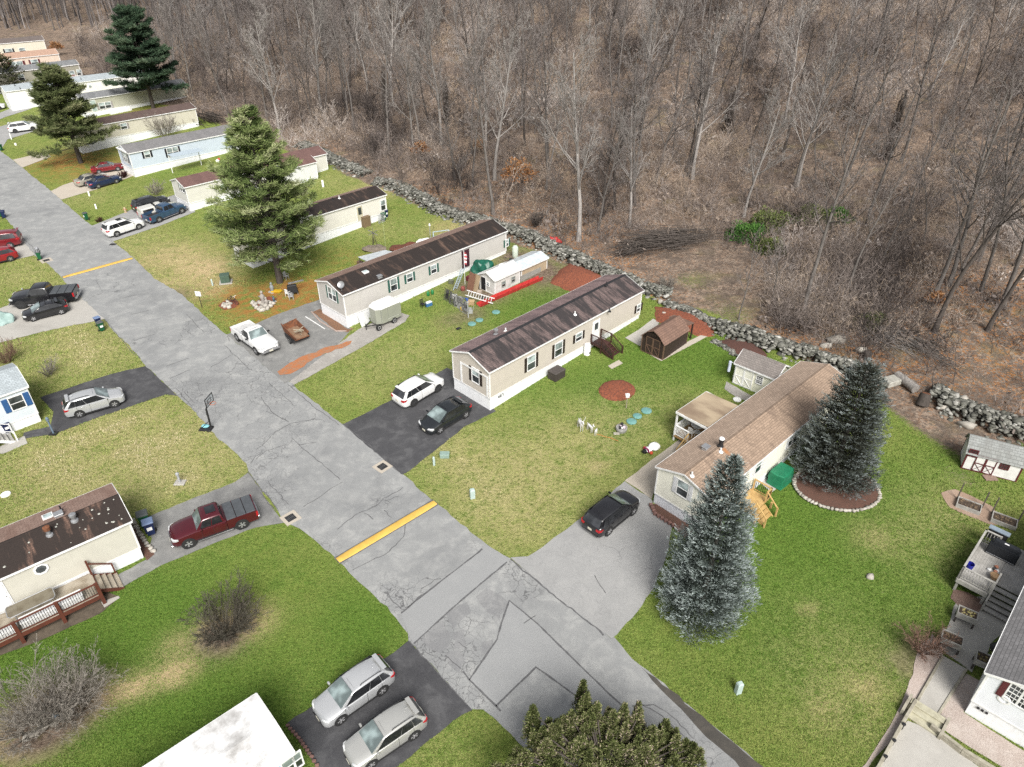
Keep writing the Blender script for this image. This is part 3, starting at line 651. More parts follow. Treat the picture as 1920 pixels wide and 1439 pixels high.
# --- the tan home with the dark red-brown roof
H2 = House('mobile_home', 'tan mobile home with dark brown shutters and a streaked plum roof', (919, 771), 45, length_to((919, 771), (1211, 602), 45), 4.65, 1.25, 3.95, .85, TAN, RF_RED, ridge=M_DARK, roof_sheen=shingle('sky_sheen_plum_shingle', (.25, .18, .175), (.085, .066, .07), .65, .42, .64))  # far slope's lighter plum has sky sheen painted in; stains are its own
H2.window((892, 705), 'F', .85, 1.35, 1, SHUT_BR); H2.window((996, 680), 'S', .95, 1.35, 1, SHUT_BR); H2.window((1047, 655), 'S', .95, 1.35, 1, SHUT_BR)
H2.window((1085, 632), 'S', .85, .75, 1, SHUT_BR); H2.window((1197, 578), 'S', .55, .75, 1, SHUT_BR)
H2.door((1117, 619), 'S', .9, 2.0, M_TRIM, light=(.55, .9))
H2.vent((930, 627), 'R1', 'can'); H2.vent((948, 621), 'R1', 'white'); H2.vent((1078, 590), 'R0', 'white'); H2.vent((1143, 584), 'R0', 'pipe'); H2.vent((1137, 535), 'R1', 'pipe')
k = MB(); k.b2((-.06, .15, 1.35), (-.02, .35, 3.4)); k.b2((-.06, .35, 3.25), (-.02, 3.4, 3.4)); k.b2((-.06, 3.4, 1.35), (-.02, 3.6, 3.4)); k.build('gable_trim', M_TRIM, H2.root)
k = MB()
for i, ch in enumerate('407'):
    x = .95 + i * .24
    if ch == '4': k.b2((x, -.032, .95), (x + .03, -.002, 1.08)); k.b2((x, -.033, .92), (x + .14, -.003, .95)); k.b2((x + .11, -.032, .84), (x + .14, -.002, 1.08))
    if ch == '0': k.b2((x, -.032, .84), (x + .03, -.002, 1.08)); k.b2((x + .11, -.032, .84), (x + .14, -.002, 1.08)); k.b2((x, -.033, 1.05), (x + .14, -.003, 1.08)); k.b2((x, -.033, .84), (x + .14, -.003, .87))
    if ch == '7': k.b2((x, -.033, 1.05), (x + .14, -.003, 1.08)); k.b2((x + .11, -.032, .84), (x + .14, -.002, 1.05))
k.build('house_number', M_DARK, H2.root)
# --- the grey home with teal shutters
H3 = House('mobile_home', 'long grey mobile home with teal shutters and a nearly black roof', (652, 616), 46, length_to((652, 616), (962, 480), 46), 4.6, 1.25, 3.75, .7, GREYW, RF_DARK, roof_sheen=RF_SHEEN)
H3.window((623, 552), 'F', 1.35, 1.3, 2, SHUT_TEAL, sw=.22); H3.window((738, 534), 'S', .8, 1.3, 1, SHUT_TEAL, sw=.25); H3.window((768, 521), 'S', .75, .9, 1, SHUT_TEAL, sw=.25)
H3.window((813, 505), 'S', .75, .9, 1, SHUT_TEAL, sw=.25); H3.window((950, 456), 'S', .45, .8, 1, SHUT_TEAL, sw=.22)
H3.door((873, 489), 'S', 1.0, 2.05, mat('burgundy_door', (.06, .02, .03), rough=.4), mat('dark_frame', (.05, .03, .03)))
H3.vent((685, 511), 'R0', 'sky'); H3.dish((641, 545), 'R0'); H3.vent((712, 521), 'R0', 'box')
p = H3.inter(668, 596, 'S'); k = MB(); k.slab((p.x - .1, -1.0, -.0), (p.x + 1.2, -.75, -.0), (p.x + 1.1, -.06, 1.15), (p.x + .1, -.06, 1.15), .04)
tag(k.build('loose_panel', mat('ribbed_panel', (.58, .59, .58), rough=.5, stripe=(0, .12, .4, .3)), None, loc=H3.o), 'white ribbed skirting panel leaning on the grey home behind the trailer', 'panel').rotation_euler = (0, 0, H3.h)
# --- the white single-wide behind the big pine
ow = (505, 468)
H4 = House('mobile_home', 'white mobile home with a dark rusty roof half hidden by the big pine', P(727, 408), 46, 20, 4.2, .75, 3.1, .6, siding('white_siding', (.60, .585, .53), .2), RF_DARK, o_is_far=True, roof_sheen=RF_SHEEN)
H4.window((718, 385), 'S', .7, 1.3, 1); H4.door((674, 395), 'S', .9, 1.9, mat('ivory_door', (.5, .47, .35)), light=(.4, .9)); H4.window((576, 415), 'S', 1.5, 1.1, 2); H4.vent((624, 375), 'R0', 'pipe'); H4.vent((636, 372), 'R0', 'white'); H4.dish((583, 388), 'R1')
# --- white home with the plum roof left of the pine
H5 = House('mobile_home', 'white mobile home with plum brown roof, pickups parked at its gable', (358, 397), 45, 22.5, 4.3, 1.1, 3.4, .7, siding('ivory_siding', (.56, .55, .50)), RF_MAROON)
H5.window((341, 353), 'F', 1.3, 1.0, 2, SHUT_BLACK, sw=.2); H5.window((420, 352), 'S', .9, 1.0)
# --- pale blue home
H6 = House('mobile_home', 'pale blue mobile home with black shutters and a grey roof', (254, 333), 45, 21, 4.5, 1.25, 3.7, .75, siding('pale_blue_siding', (.46, .52, .59)), RF_GREY)
H6.window((276, 290), 'S', .8, .9, 1, SHUT_BLACK); H6.window((324, 285), 'S', 1.7, 1.3, 2, SHUT_BLACK, panew=M_GLASSB); H6.window((236, 296), 'F', 2.0, 1.5, 3, SHUT_BLACK, sw=.2)
k = MB(); k.b2((-.3, .5, 3.75), (-.02, 4.0, 3.95)); k.build('gable_hood', M_TRIM, H6.root)
# --- cream home with dark brown roof, a bare tree before it
H7 = House('mobile_home', 'beige mobile home with a dark brown roof behind a bare tree', P(374, 237), 45, 21, 4.3, .8, 3.2, .6, siding('beige_siding', (.50, .475, .395)), shingle('umber_shingle', (.12, .085, .075), (.07, .05, .045), .5), o_is_far=True)
H7.window((232, 237), 'S', 1.0, .9, 1, mat('grey_shutter', (.3, .28, .27)))
# --- sage home
H8 = House('mobile_home', 'sage green mobile home with a porch, under the dark pine', (163, 222), 45, 21, 4.3, 1.0, 3.4, .7, siding('sage_siding', (.36, .36, .29)), RF_SLATE)
H8.window((197, 198), 'S', 2.2, 1.1, 2, mat('grey_shutter', (.3, .28, .27)), sw=.3); H8.door((176, 200), 'S', .9, 2.0, mat('pale_green_door', (.42, .5, .47)))
k = MB(); k.b2((4.2, -1.3, -.3), (8.4, -.05, .75)); k.build('porch', M_TRIM, H8.root)
# --- white home with pale roof
H9 = House('mobile_home', 'bright white mobile home with a pale blue roof left of the pines', (24, 209), 42, 30, 4.6, 1.1, 3.8, .7, siding('bright_white_siding', (.68, .67, .64)), RF_PALE)
H9.window((12, 180), 'F', 1.2, 1.2, 2); H9.vent((28, 161), 'R0', 'pipe'); H9.vent((38, 167), 'R0', 'pipe'); H9.vent((152, 149), 'R0', 'pipe'); H9.window((169, 162), 'S', .5, .5, 1)
# --- olive home
H10 = House('mobile_home', 'olive grey mobile home with white window frames beyond the white one', P(156, 149), 42, 27, 4.6, .9, 3.3, .7, siding('olive_siding', (.26, .25, .20)), RF_SLATE, o_is_far=True)
H10.window((118, 140), 'S', 1.2, 1.5, 1); H10.window((136, 140), 'S', 1.0, 1.5, 1, pane=mat('red_door', (.16, .06, .05))); H10.window((149, 137), 'S', 1.0, 1.4, 1); H10.window((40, 146), 'S', 1.2, 1.4, 1)
# --- pinkish home, tan roof
H11 = House('mobile_home', 'pinkish beige mobile home with a tan roof and dark red shutters', P(118, 128), 40, 28, 5.0, .6, 3.3, .9, siding('pink_beige_siding', (.56, .46, .38)), RF_TAN, o_is_far=True)
H11.window((32, 123), 'S', 2.6, 1.7, 2, SHUT_RED, sw=.5); H11.window((65, 117), 'S', 1.5, 1.2, 1, SHUT_RED, sw=.4)
H12 = House('mobile_home', 'ivory mobile home with a grey brown roof at the wood edge, farthest up the street', P(90, 100), 38, 30, 5.0, .6, 3.3, .8, siding('ivory2_siding', (.55, .52, .43)), shingle('grey_brown_shingle', (.15, .125, .115), (.10, .085, .08), .4), o_is_far=True)
H12.window((17, 97), 'S', 1.6, 1.3, 1, SHUT_BLACK, sw=.4); H12.window((42, 95), 'S', 1.4, 1.2, 1)
# --- left foreground home
eo = P(271, 1046)
H13 = House('mobile_home', 'weathered beige mobile home with rust and moss stained roof beside the maroon pickup', eo, 40, 19.5, 4.35, .95, 3.35, .55, siding('mildewed_siding', (.49, .475, .41), .11), shingle('mossy_shingle', (.18, .112, .085), (.028, .023, .021), .95, .30, .46), o_is_far=True, roof_sheen=RF_SHEEN)
H13.vent((140, 976), 'R0', 'can'); H13.vent((93, 1003), 'R0', 'rust'); H13.vent((90, 970), 'R1', 'sky'); H13.vent((115, 957), 'R1', 'pipe'); H13.vent((111, 968), 'R1', 'box')
p = H13.inter(77, 1067, 'S'); k = MB(); Mx = Matrix.Translation((p.x, -.0, p.z)) @ Matrix.Rotation(R(90), 4, 'X') @ Matrix.Rotation(R(22.5), 4, 'Z')
k.lathe([(.42, -.01), (.42, .06), (.30, .06), (.30, -.01)], 8, 0, Mx); f = k.build('window', M_TRIM, H13.root)
k = MB(); k.lathe([(.30, -.01), (.30, .02), (0, .02)], 8, 0, Mx); k.build('pane', M_GLASS, f)
H13.door((3, 1130), 'S', .9, 2.0, M_TRIM)
k = MB()
for i in range(60):
    p0 = (rnd.uniform(6, 19.3), rnd.uniform(.1, 2.1)); z = H13.ze + H13.th + H13.sl * p0[1] + .004
    r_ = rnd.uniform(.03, .09); k.lathe([(r_, 0), (r_ * .7, .025), (0, .03)], 7, 0, Matrix.Translation((p0[0], p0[1], z)))
k.build('lichen', mat('lichen', (.45, .45, .40)), H13.roof)
# --- blue-grey home, left
H14 = House('mobile_home', 'pale grey-blue house with bright blue shutters and a hoop-side window', P(79, 790), 44, 16, 4.6, .85, 3.5, .75, siding('blue_grey_siding', (.54, .59, .62), .15), RF_PALE, o_is_far=True)
H14.window((32, 755), 'S', .95, 1.15, 1, SHUT_BLUE, sw=.42, panew=M_GLASS)
# --- white metal roof home, bottom
def PZ(u, v, z):
    d = ray(u, v); t_ = (z - CAMH) / d[2]; return Vector((d[0] * t_, d[1] * t_, z))
A15, B15, C15 = PZ(480, 1299, 3.35), PZ(562, 1402, 3.35), PZ(265, 1439, 3.35)
hd = math.degrees(math.atan2(A15.y - C15.y, A15.x - C15.x)); W15 = (A15 - B15).length - .2
ex = Vector((math.cos(R(hd)), math.sin(R(hd)), 0)); ey = Vector((-ex.y, ex.x, 0))
o15 = A15 - ey * (W15 + .1) - ex * 17.1
H15 = House('mobile_home', 'home under a white coated metal roof in the near corner by the silver cars', Vector((o15.x, o15.y, 0)), hd, 17, W15, .8, 3.2, .16, siding('sky_blue_siding', (.30, .44, .58)), mat('white_roof_coating', (.74, .74, .735), (.60, .60, .595), sc_=1.1, rough=.6, dirt=.6), over=.10, base=0)
H15.window((548, 1432), 'S', .9, 1.1)
# --- grey roof home at the right
c = P(1807, 1336); hd = 46; ex = Vector((math.cos(R(hd)), math.sin(R(hd)), 0)); ey = Vector((-ex.y, ex.x, 0))
o16 = c - ey * 4.7
H16 = House('mobile_home', 'white house with a grey roof and a maroon shutter in the right corner', Vector((o16.x, o16.y, c.z)), hd, 16, 4.7, 1.1, 3.5, .85, siding('white_blue_siding', (.68, .70, .74)), RF_GREY, base=c.z)
H16.window((1914, 1308), 'F', 1.1, 1.2, 2, SHUT_RED, grid=True, panew=M_GLASS)
k = MB()
for i in range(3): k.b2((-.034, 4.35 - i * .2 - .12, .8), (-.02, 4.35 - i * .2, .98))
k.build('house_number', M_DARK, H16.root)
k = MB(); k.lathe([(.32, -.01), (.30, .04), (.20, .05), (.18, -.01)], 14, 0, Matrix.Translation((0, 3.6, 2.4)) @ Matrix.Rotation(R(-90), 4, 'Y')); k.build('wreath', M_TRIM, H16.root)
# ---------------------------------------------------------------- vehicles
def paint(name, c, metal=.0, rough=.25):
    m, t, b = nt(name); co = objco(t)
    col = mixc(t, mth(t, 'MULTIPLY', ramp(t, noise(t, co, 1.6, 5, .65), .45, .8), .25), c, tuple(x * .7 + .02 for x in c))
    t.links.new(col, b.inputs['Base Color']); b.inputs['Roughness'].default_value = rough; b.inputs['Metallic'].default_value = metal
    b.inputs['Coat Weight'].default_value = .6; b.inputs['Coat Roughness'].default_value = .08
    return m
M_TYRE = mat('tyre_rubber', (.022, .022, .022), rough=.85)
M_RIM = mat('alloy_rim', (.42, .42, .43), rough=.35, metal=.5)
M_RIMD = mat('dark_rim', (.04, .04, .042), rough=.4)
M_WS = glass('windscreen_glass', (.10, .125, .125), .05)
M_TINT = glass('tinted_glass', (.014, .015, .017), .05)
M_HEADL = mat('headlight_lens', (.55, .56, .56), (.4, .41, .42), sc_=8, rough=.15)
M_TAILL = mat('taillight_lens', (.42, .02, .025), (.28, .012, .015), sc_=6, rough=.2)
M_TRIMB = mat('black_trim', (.025, .025, .026), rough=.6)
M_PLATE = mat('licence_plate', (.62, .60, .50), rough=.5)
M_CHROME = mat('chrome', (.55, .55, .56), rough=.2, metal=.8)
SP = dict(
 suv=dict(L=4.64, W=1.84, H=1.70, wb=2.69, R=.36, fo=.93, hood=.95, belt=1.07, cab=(.268, .060, -.375, -.487), deck=None),
 bigsuv=dict(L=5.0, W=1.95, H=1.77, wb=2.95, R=.38, fo=.95, hood=1.03, belt=1.13, cab=(.25, .075, -.415, -.488), deck=None),
 hatch=dict(L=4.36, W=1.80, H=1.48, wb=2.65, R=.33, fo=.90, hood=.82, belt=.95, cab=(.285, .045, -.28, -.478), deck=None),
 sedan=dict(L=4.85, W=1.82, H=1.46, wb=2.75, R=.32, fo=1.0, hood=.82, belt=.95, cab=(.215, .03, -.22, -.36), deck=.97),
 van=dict(L=5.0, W=1.95, H=1.76, wb=2.95, R=.34, fo=.95, hood=.98, belt=1.08, cab=(.27, .10, -.455, -.49), deck=None),
 pickup=dict(L=5.75, W=2.0, H=1.90, wb=3.57, R=.41, fo=1.0, hood=1.16, belt=1.22, cab=(.205, .115, -.095, -.125), deck=None, bed=-.135),
 oldpickup=dict(L=5.3, W=1.9, H=1.72, wb=3.3, R=.37, fo=.95, hood=1.02, belt=1.06, cab=(.17, .075, -.07, -.105), deck=None, bed=-.115),
)
def vehicle(kind, label, pf, pr, side, pm, cat, tonneau=None, rim=None, rails=False, sunroof=False, cap=None, rack=False, group=None, rear=None, name=None, cladding=None, bedload=False, stripe=None, fit=True, wsm=None):
    """pf, pr: ground contact of the visible front and rear wheels; side=+1 when that is the vehicle's left side"""
    s = SP[kind]; L, W, H, wb, Rw = s['L'], s['W'], s['H'], s['wb'], s['R']
    a, b_ = P(*pf), P(*pr); d = a - b_; d.z = 0; hd = math.atan2(d.y, d.x); k_ = d.length / wb if fit else 1
    k_ = max(.92, min(1.12, k_))
    ex = Vector((math.cos(hd), math.sin(hd), 0)); ey = Vector((-ex.y, ex.x, 0))
    mid = (a + b_) / 2; xc = (L / 2 - s['fo']) - wb / 2           # wheelbase centre in local x
    o = mid - ey * side * (W / 2 - .1) * k_ - ex * xc * k_
    z = T(o.x, o.y) + .045
    sl = (T(a.x, a.y) - T(b_.x, b_.y)) / d.length
    root = thing(name or {'suv': 'parked_suv', 'bigsuv': 'parked_suv', 'hatch': 'parked_hatchback', 'sedan': 'parked_sedan', 'van': 'parked_minivan', 'pickup': 'pickup_truck', 'oldpickup': 'pickup_truck'}[kind], label, cat, (o.x, o.y, z), hd, group, k_)
    root.rotation_euler = (0, -math.atan(sl), hd)
    hw = W / 2; X = lambda f: f * L; hood, belt = s['hood'], s['belt']; cf, ct, cr, cb = s['cab']; bed = s.get('bed'); deck = s['deck']
    lo = .20 if kind not in ('pickup', 'oldpickup') else .34
    def ring(x, zt, w_, zb, crown=.03):
        pts = [(w_ * .80, zb), (w_ * .97, zb + .10), (w_, zb + .30 if zb + .30 < zt - .25 else (zb + zt) / 2), (w_ * .995, zt - .20), (w_ * .965, zt - .07), (w_ * .86, zt), (w_ * .45, zt + crown * .8), (0, zt + crown)]
        return [(x, y, z_) for y, z_ in pts] + [(x, -y, z_) for y, z_ in pts[-2::-1]]
    st = [(.5, .58 * hood + .03, .60, lo + .16), (.492, .72 * hood, .76, lo + .05), (.475, .83 * hood, .87, lo + .01), (.45, .90 * hood, .93, lo), (.41, .95 * hood, .97, lo), (.34, hood + .005, .99, lo), (cf + .03, hood + .045, 1, lo), (cf - .03, belt - .02, 1, lo), (0, belt, 1, lo)]
    if bed is not None:
        st += [(bed + .01, belt, 1, lo), (bed, belt - .02, .99, lo)]
    else:
        st += [(-.25, belt + .03, 1, lo), (-.36, (deck or belt + .055), .99, lo)]
        if deck: st += [(-.47, deck - .02, .95, lo + .03), (-.492, deck - .10, .90, lo + .05), (-.5, deck - .35, .84, lo + .12)]
        else: st += [(-.43, belt + .055, .965, lo + .02), (-.465, belt + .03, .93, lo + .04), (-.488, belt - .08, .86, lo + .08), (-.5, .62, .76, lo + .16)]
    mb = MB(); mb.loft([ring(X(f), zt, hw * w_, zb, .05 if f > .3 else .02) for f, zt, w_, zb in st])
    axf, axr = L / 2 - s['fo'], L / 2 - s['fo'] - wb
    if bed is not None:                                           # bed: floor, walls, tailgate
        x0, x1 = X(-.495), X(bed) - .03; zt = belt - .04
        mb.b2((x0, -hw * .97, lo + .06), (x1, hw * .97, lo + .46))
        for sg in (-1, 1): mb.b2((x0, sg * hw * .985, lo + .02), (x1, sg * hw * .90, zt))
        mb.b2((x0 - .03, -hw * .9, lo + .08), (x0 + .05, hw * .9, zt - .02)); mb.b2((x1 - .05, -hw * .9, lo + .4), (x1, hw * .9, zt))
    body = mb.build('body', pm, root, smooth=38)
    # dark arches, sills and seams are trim on the body
    for sg in (-1, 1):
        tr = MB()
        for xw in (axf, axr):
            Mx = Matrix.Translation((xw, sg * (hw + .004), Rw)) @ Matrix.Rotation(R(90), 4, 'X')
            tr.lathe([(Rw * 1.15, -.010), (Rw * 1.15, .010)], 20, 0, Mx)
        tr.b2((axr + Rw, sg * (hw - .06), lo - .02), (axf - Rw, sg * (hw + .006), lo + .10))
        for f in ((cf - .045, ct - .14, (ct - .14 + cr) / 2 - .06) if bed is None else (cf - .05, .02, cb + .005)):
            tr.b2((X(f) - .008, sg * (hw - .05), lo + .05), (X(f) + .008, sg * (hw + .003), belt - .05))
        tr.build('sill_trim', M_TRIMB, body)
    tr = MB()
    tr.b2((X(.5) - .10, -hw * .62, lo + .05), (X(.5) + .012, hw * .62, lo + .20))
    if cladding: tr.b2((X(-.5) - .005, -hw * .85, lo + .06), (X(-.47), hw * .85, lo + .30))
    tr.build('bumper_trim', M_TRIMB, body)
    g = MB(); g.b2((X(.5) - .06, -hw * .42, lo + .26), (X(.5) + .014, hw * .42, hood * .60 + .02))
    g.build('grille', M_TRIMB, root)
    if bed is not None:
        g = MB(); g.b2((X(.5) - .05, -hw * .86, lo + .04), (X(.5) + .06, hw * .86, lo + .22)); g.b2((X(-.5) - .14, -hw * .86, lo + .06), (X(-.5) + .02, hw * .86, lo + .22)); g.build('bumper', M_CHROME, root, bevel=.02)
    # cabin
    zr = H - .05
    bw, tw = hw * .945, hw * .76
    zb_ = belt - .05
    def cabring(t_):                                             # t_ 0 belt .. 1 roof
        xf = X(cf) + (X(ct) - X(cf)) * t_; xr = X(cb) + (X(cr) - X(cb)) * t_; w_ = bw + (tw - bw) * t_; z_ = zb_ + (zr - zb_) * t_
        return xf, xr, w_, z_
    cm = MB(); tp = .0 if bed is not None else .09; dm = .02 if bed is not None else .095
    rings = []
    for t_, shr in ((0, 0), (.35, -.01), (.70, -.005), (.90, .015), (.97, .07), (1.0, .17)):
        xf, xr, w_, z_ = cabring(t_); xf -= shr * .8; xr += shr * .6; w_ -= shr; n_ = 10; rg = []
        for i in range(n_ + 1): rg.append((xf + (xr - xf) * i / n_, w_ * (1 - .05 * abs(2 * i / n_ - 1) ** 3 - tp * (i / n_) ** 2), z_ - t_ * dm * abs(2 * i / n_ - 1) ** 2.2 * (1.5 if i > n_ / 2 else .8)))
        for i in range(n_, -1, -1): rg.append((xf + (xr - xf) * i / n_, -w_ * (1 - .05 * abs(2 * i / n_ - 1) ** 3 - tp * (i / n_) ** 2), z_ - t_ * dm * abs(2 * i / n_ - 1) ** 2.2 * (1.5 if i > n_ / 2 else .8)))
        rings.append(rg)
    cm.loft(rings, cap=False)
    n_ = 10; top = rings[-1]
    vs = []; xs_ = [p[0] for p in top[:n_ + 1]]
    for i in range(n_ + 1):
        y = top[i][1]; z_ = top[i][2]
        vs += [(xs_[i], y, z_), (xs_[i], y * .5, z_ + .035), (xs_[i], -y * .5, z_ + .035), (xs_[i], -y, z_)]
    fs = []
    for i in range(n_):
        for j in range(3): fs.append((i * 4 + j, i * 4 + j + 1, i * 4 + j + 5, i * 4 + j + 4))
    cm.add(vs, fs)
    cm.build('cabin', pm, body, smooth=40)
    # glass
    def panel(nm, A, B, C, D, u0, u1, v0, v1, m, off=.02, parent=root):
        A, B, C, D = map(Vector, (A, B, C, D)); n_ = (B - A).cross(D - A).normalized()
        f = lambda u, v: A.lerp(B, u).lerp(D.lerp(C, u), v) + n_ * off
        k = MB(); k.slab(f(u0, v0), f(u1[0], v0), f(u1[1], v1), f(u0 if not isinstance(u0, tuple) else u0[1], v1), off * .9) if not isinstance(u0, tuple) else k.slab(f(u0[0], v0), f(u1[0], v0), f(u1[1], v1), f(u0[1], v1), off * .9)
        return k.build(nm, m, parent)
    xf0, xr0, w0, z0 = cabring(0); xf1, xr1, w1, z1 = cabring(1)
    for sg in (-1, 1):
        A, B, C, D = ((xr0, sg * w0, z0), (xf0, sg * w0, z0), (xf1, sg * w1, z1), (xr1, sg * w1, z1))
        if sg > 0: A, B, C, D = B, A, D, C
        fl = sg > 0
        def u(a): return 1 - a if fl else a
        def sp(a0, a1, b0, b1):                                  # bottom a0..a1, top b0..b1 as fractions from rear
            return ((u(a1), u(b1)), (u(a0), u(b0))) if fl else ((a0, b0), (a1, b1))
        if bed is None:
            segs = [(.50, .93, .47, .955), (.245, .488, .225, .46), (.075, .235, .10, .215)] if kind in ('suv', 'bigsuv', 'van') else [(.50, .93, .47, .955), (.20, .488, .19, .46), (.09, .19, .11, .18)]
        else: segs = [(.50, .91, .50, .93), (.09, .47, .09, .47)] if kind == 'pickup' else [(.26, .91, .26, .93), (.07, .22, .07, .22)]
        for a0, a1, b0, b1 in segs:
            U0, U1 = sp(a0, a1, b0, b1); panel('side_window', A, B, C, D, U0, U1, .10, .86, M_TINT, .022 if bed is None else .016)
    panel('windshield', (xf0, -w0, z0), (xf0, w0, z0), (xf1, w1, z1), (xf1, -w1, z1), (.05, .05), (.95, .95), .04, .93, wsm or M_WS, .014)
    panel('rear_window', (xr0, w0, z0), (xr0, -w0, z0), (xr1, -w1, z1), (xr1, w1, z1), (.08, .08), (.92, .92), .12 if not deck else .06, .88, rear or M_TINT, .014)
    if sunroof: k = MB(); k.b2((X(ct) - 1.0, -.38, zr + .045), (X(ct) - .35, .38, zr + .075)); k.build('sunroof', M_TINT, root)
    if rails:
        k = MB()
        for sg in (-1, 1): k.path([(X(ct) - .45, sg * tw * .88, zr + .0), (X(ct) - .55, sg * tw * .88, zr + .07), (X(cr) + .35, sg * tw * .88, zr + .07), (X(cr) + .2, sg * tw * .88, zr - .0)], .022)
        k.build('roof_rail', M_TRIMB if rails is True else M_CHROME, root)
    if rack:
        for xx in (X(ct) - .45, X(ct) - 1.15):
            k = MB(); k.tube((xx, -tw, zr + .09), (xx, tw, zr + .09), .03); k.b2((xx - .03, -tw * .9, zr - .03), (xx + .03, -tw * .8, zr + .09)); k.b2((xx - .03, tw * .8, zr - .03), (xx + .03, tw * .9, zr + .09)); k.build('roof_bar', M_DARK, root)
    if kind in ('suv', 'bigsuv', 'hatch', 'van'):
        k = MB(); k.box((X(cr) - .06, 0, zr + .015), (.26, tw * 1.7, .04)); k.box((X(cr) + .30, 0, zr + .09), (.14, .05, .05)); k.build('spoiler', pm, root, bevel=.012)
    if bed is not None and tonneau:
        x0, x1 = X(-.49), X(bed) - .04; k = MB(); n_ = 3
        for i in range(n_): k.b2((x0 + (x1 - x0) * i / n_ + .02, -hw * .93, belt - .05), (x0 + (x1 - x0) * (i + 1) / n_ - .02, hw * .93, belt + .015))
        k.build('tonneau_cover', tonneau, root, bevel=.012)
    if bed is not None and not tonneau and not cap:
        k = MB(); x0, x1 = X(-.485), X(bed) - .09; k.b2((x0 + .02, -hw * .88, lo + .47), (x1, hw * .88, lo + .49)); k.build('bed_liner', M_TRIMB if kind == 'pickup' else mat('bed_liner_white', (.50, .50, .50)), root)
        if kind == 'oldpickup': k = MB(); k.path([(X(bed) - .2, -hw * .93, belt - .03), (X(bed) - .2, -hw * .8, belt + .10), (X(bed) - .2, hw * .8, belt + .10), (X(bed) - .2, hw * .93, belt - .03)], .05); k.build('bed_rack', M_CHROME, root)
    if cap:
        x0, x1 = X(-.49), X(bed) - .03; k = MB(); rr = []
        for z_, w_, e in ((belt - .05, hw * .95, 0), (belt + .42, hw * .84, .06), (belt + .54, hw * .70, .16)): rr.append([(x0 + e, -w_, z_), (x1 - e * .3, -w_, z_), (x1 - e * .3, w_, z_), (x0 + e, w_, z_)])
        k.loft(rr); c_ = k.build('bed_cap', pm, root, bevel=.02)
        for sg in (-1, 1):
            k = MB(); y0, y1 = hw * .945 + .012, hw * .85 + .012; xa, xb = x0 + .3, x1 - .25
            q = [(xa, sg * y0, belt + .04), (xb, sg * y0, belt + .04), (xb, sg * y1, belt + .38), (xa, sg * y1, belt + .38)]
            k.slab(*(q if sg < 0 else q[::-1]), .01); k.build('side_window', M_TINT, c_)
    # lights, plate, mirrors, handles, wheels
    for sg in (-1, 1):
        k = MB(); zh = hood * .80
        k.loft([[(X(.5) - .02, sg * hw * .50, zh - .09), (X(.5) - .02, sg * hw * .50, zh + .03), (X(.5) - .10, sg * hw * .50, zh + .06), (X(.5) - .10, sg * hw * .50, zh - .1)], [(X(.5) - .09, sg * hw * .80, zh - .09), (X(.5) - .09, sg * hw * .80, zh + .06), (X(.5) - .2, sg * hw * .80, zh + .11), (X(.5) - .2, sg * hw * .80, zh - .1)], [(X(.455), sg * hw * .955, zh - .04), (X(.455), sg * hw * .955, zh + .06), (X(.42), sg * hw * .955, zh + .10), (X(.42), sg * hw * .955, zh - .04)]])
        k.build('headlight', M_HEADL, root)
        k = MB(); zt = belt - .10
        if bed is not None: k.b2((X(-.5) - .04, sg * hw * .90, belt - .50), (X(-.5) + .10, sg * (hw * .985 + .006), belt - .12))
        else: k.loft([[(X(-.5) - .005, sg * hw * .58, zt - .13), (X(-.5) + .02, sg * hw * .58, zt + .02), (X(-.5) + .2, sg * hw * .58, zt + .02), (X(-.5) + .2, sg * hw * .58, zt - .13)], [(X(-.5) + .02, sg * hw * .86, zt - .15), (X(-.5) + .05, sg * hw * .86, zt + .04), (X(-.5) + .25, sg * hw * .86, zt + .04), (X(-.5) + .25, sg * hw * .86, zt - .15)], [(X(-.5) + .18, sg * (hw * .985), zt - .10), (X(-.5) + .16, sg * hw * .985, zt + .04), (X(-.5) + .40, sg * hw * .985, zt + .02), (X(-.5) + .34, sg * hw * .985, zt - .06)]])
        k.build('taillight', M_TAILL, root)
        k = MB(); k.box((X(cf) - .28, sg * (hw + .09), belt + .07), (.12, .22, .15)); k.build('mirror', pm if kind not in ('oldpickup',) else M_DARK, root, bevel=.03, seg=2)
        k = MB()
        for f in ((.02, -.18) if bed is None else ((.045, -.085) if kind == 'pickup' else (-.05,))): k.box((X(f) - .12, sg * (hw + .012), belt - .16), (.20, .03, .04))
        k.build('door_handle', pm if not cap else M_CHROME, root)
        if bed is not None and kind == 'pickup': k = MB(); k.tube((axr + .62, sg * (hw - .03), lo - .02), (axf - .60, sg * (hw - .03), lo - .02), .055); k.build('running_board', M_CHROME, root)
    k = MB(); k.box((X(-.5) - .012 - (.03 if bed is not None else 0), 0, .72 if bed is None else .62), (.02, .34, .17)); k.build('license_plate', M_PLATE, root)
    k = MB(); k.box((X(.5) + (.022 if bed is None else .07), 0, .42 if bed is None else lo + .13), (.02, .34, .15)); k.build('license_plate', M_PLATE, root)
    tw_ = .22
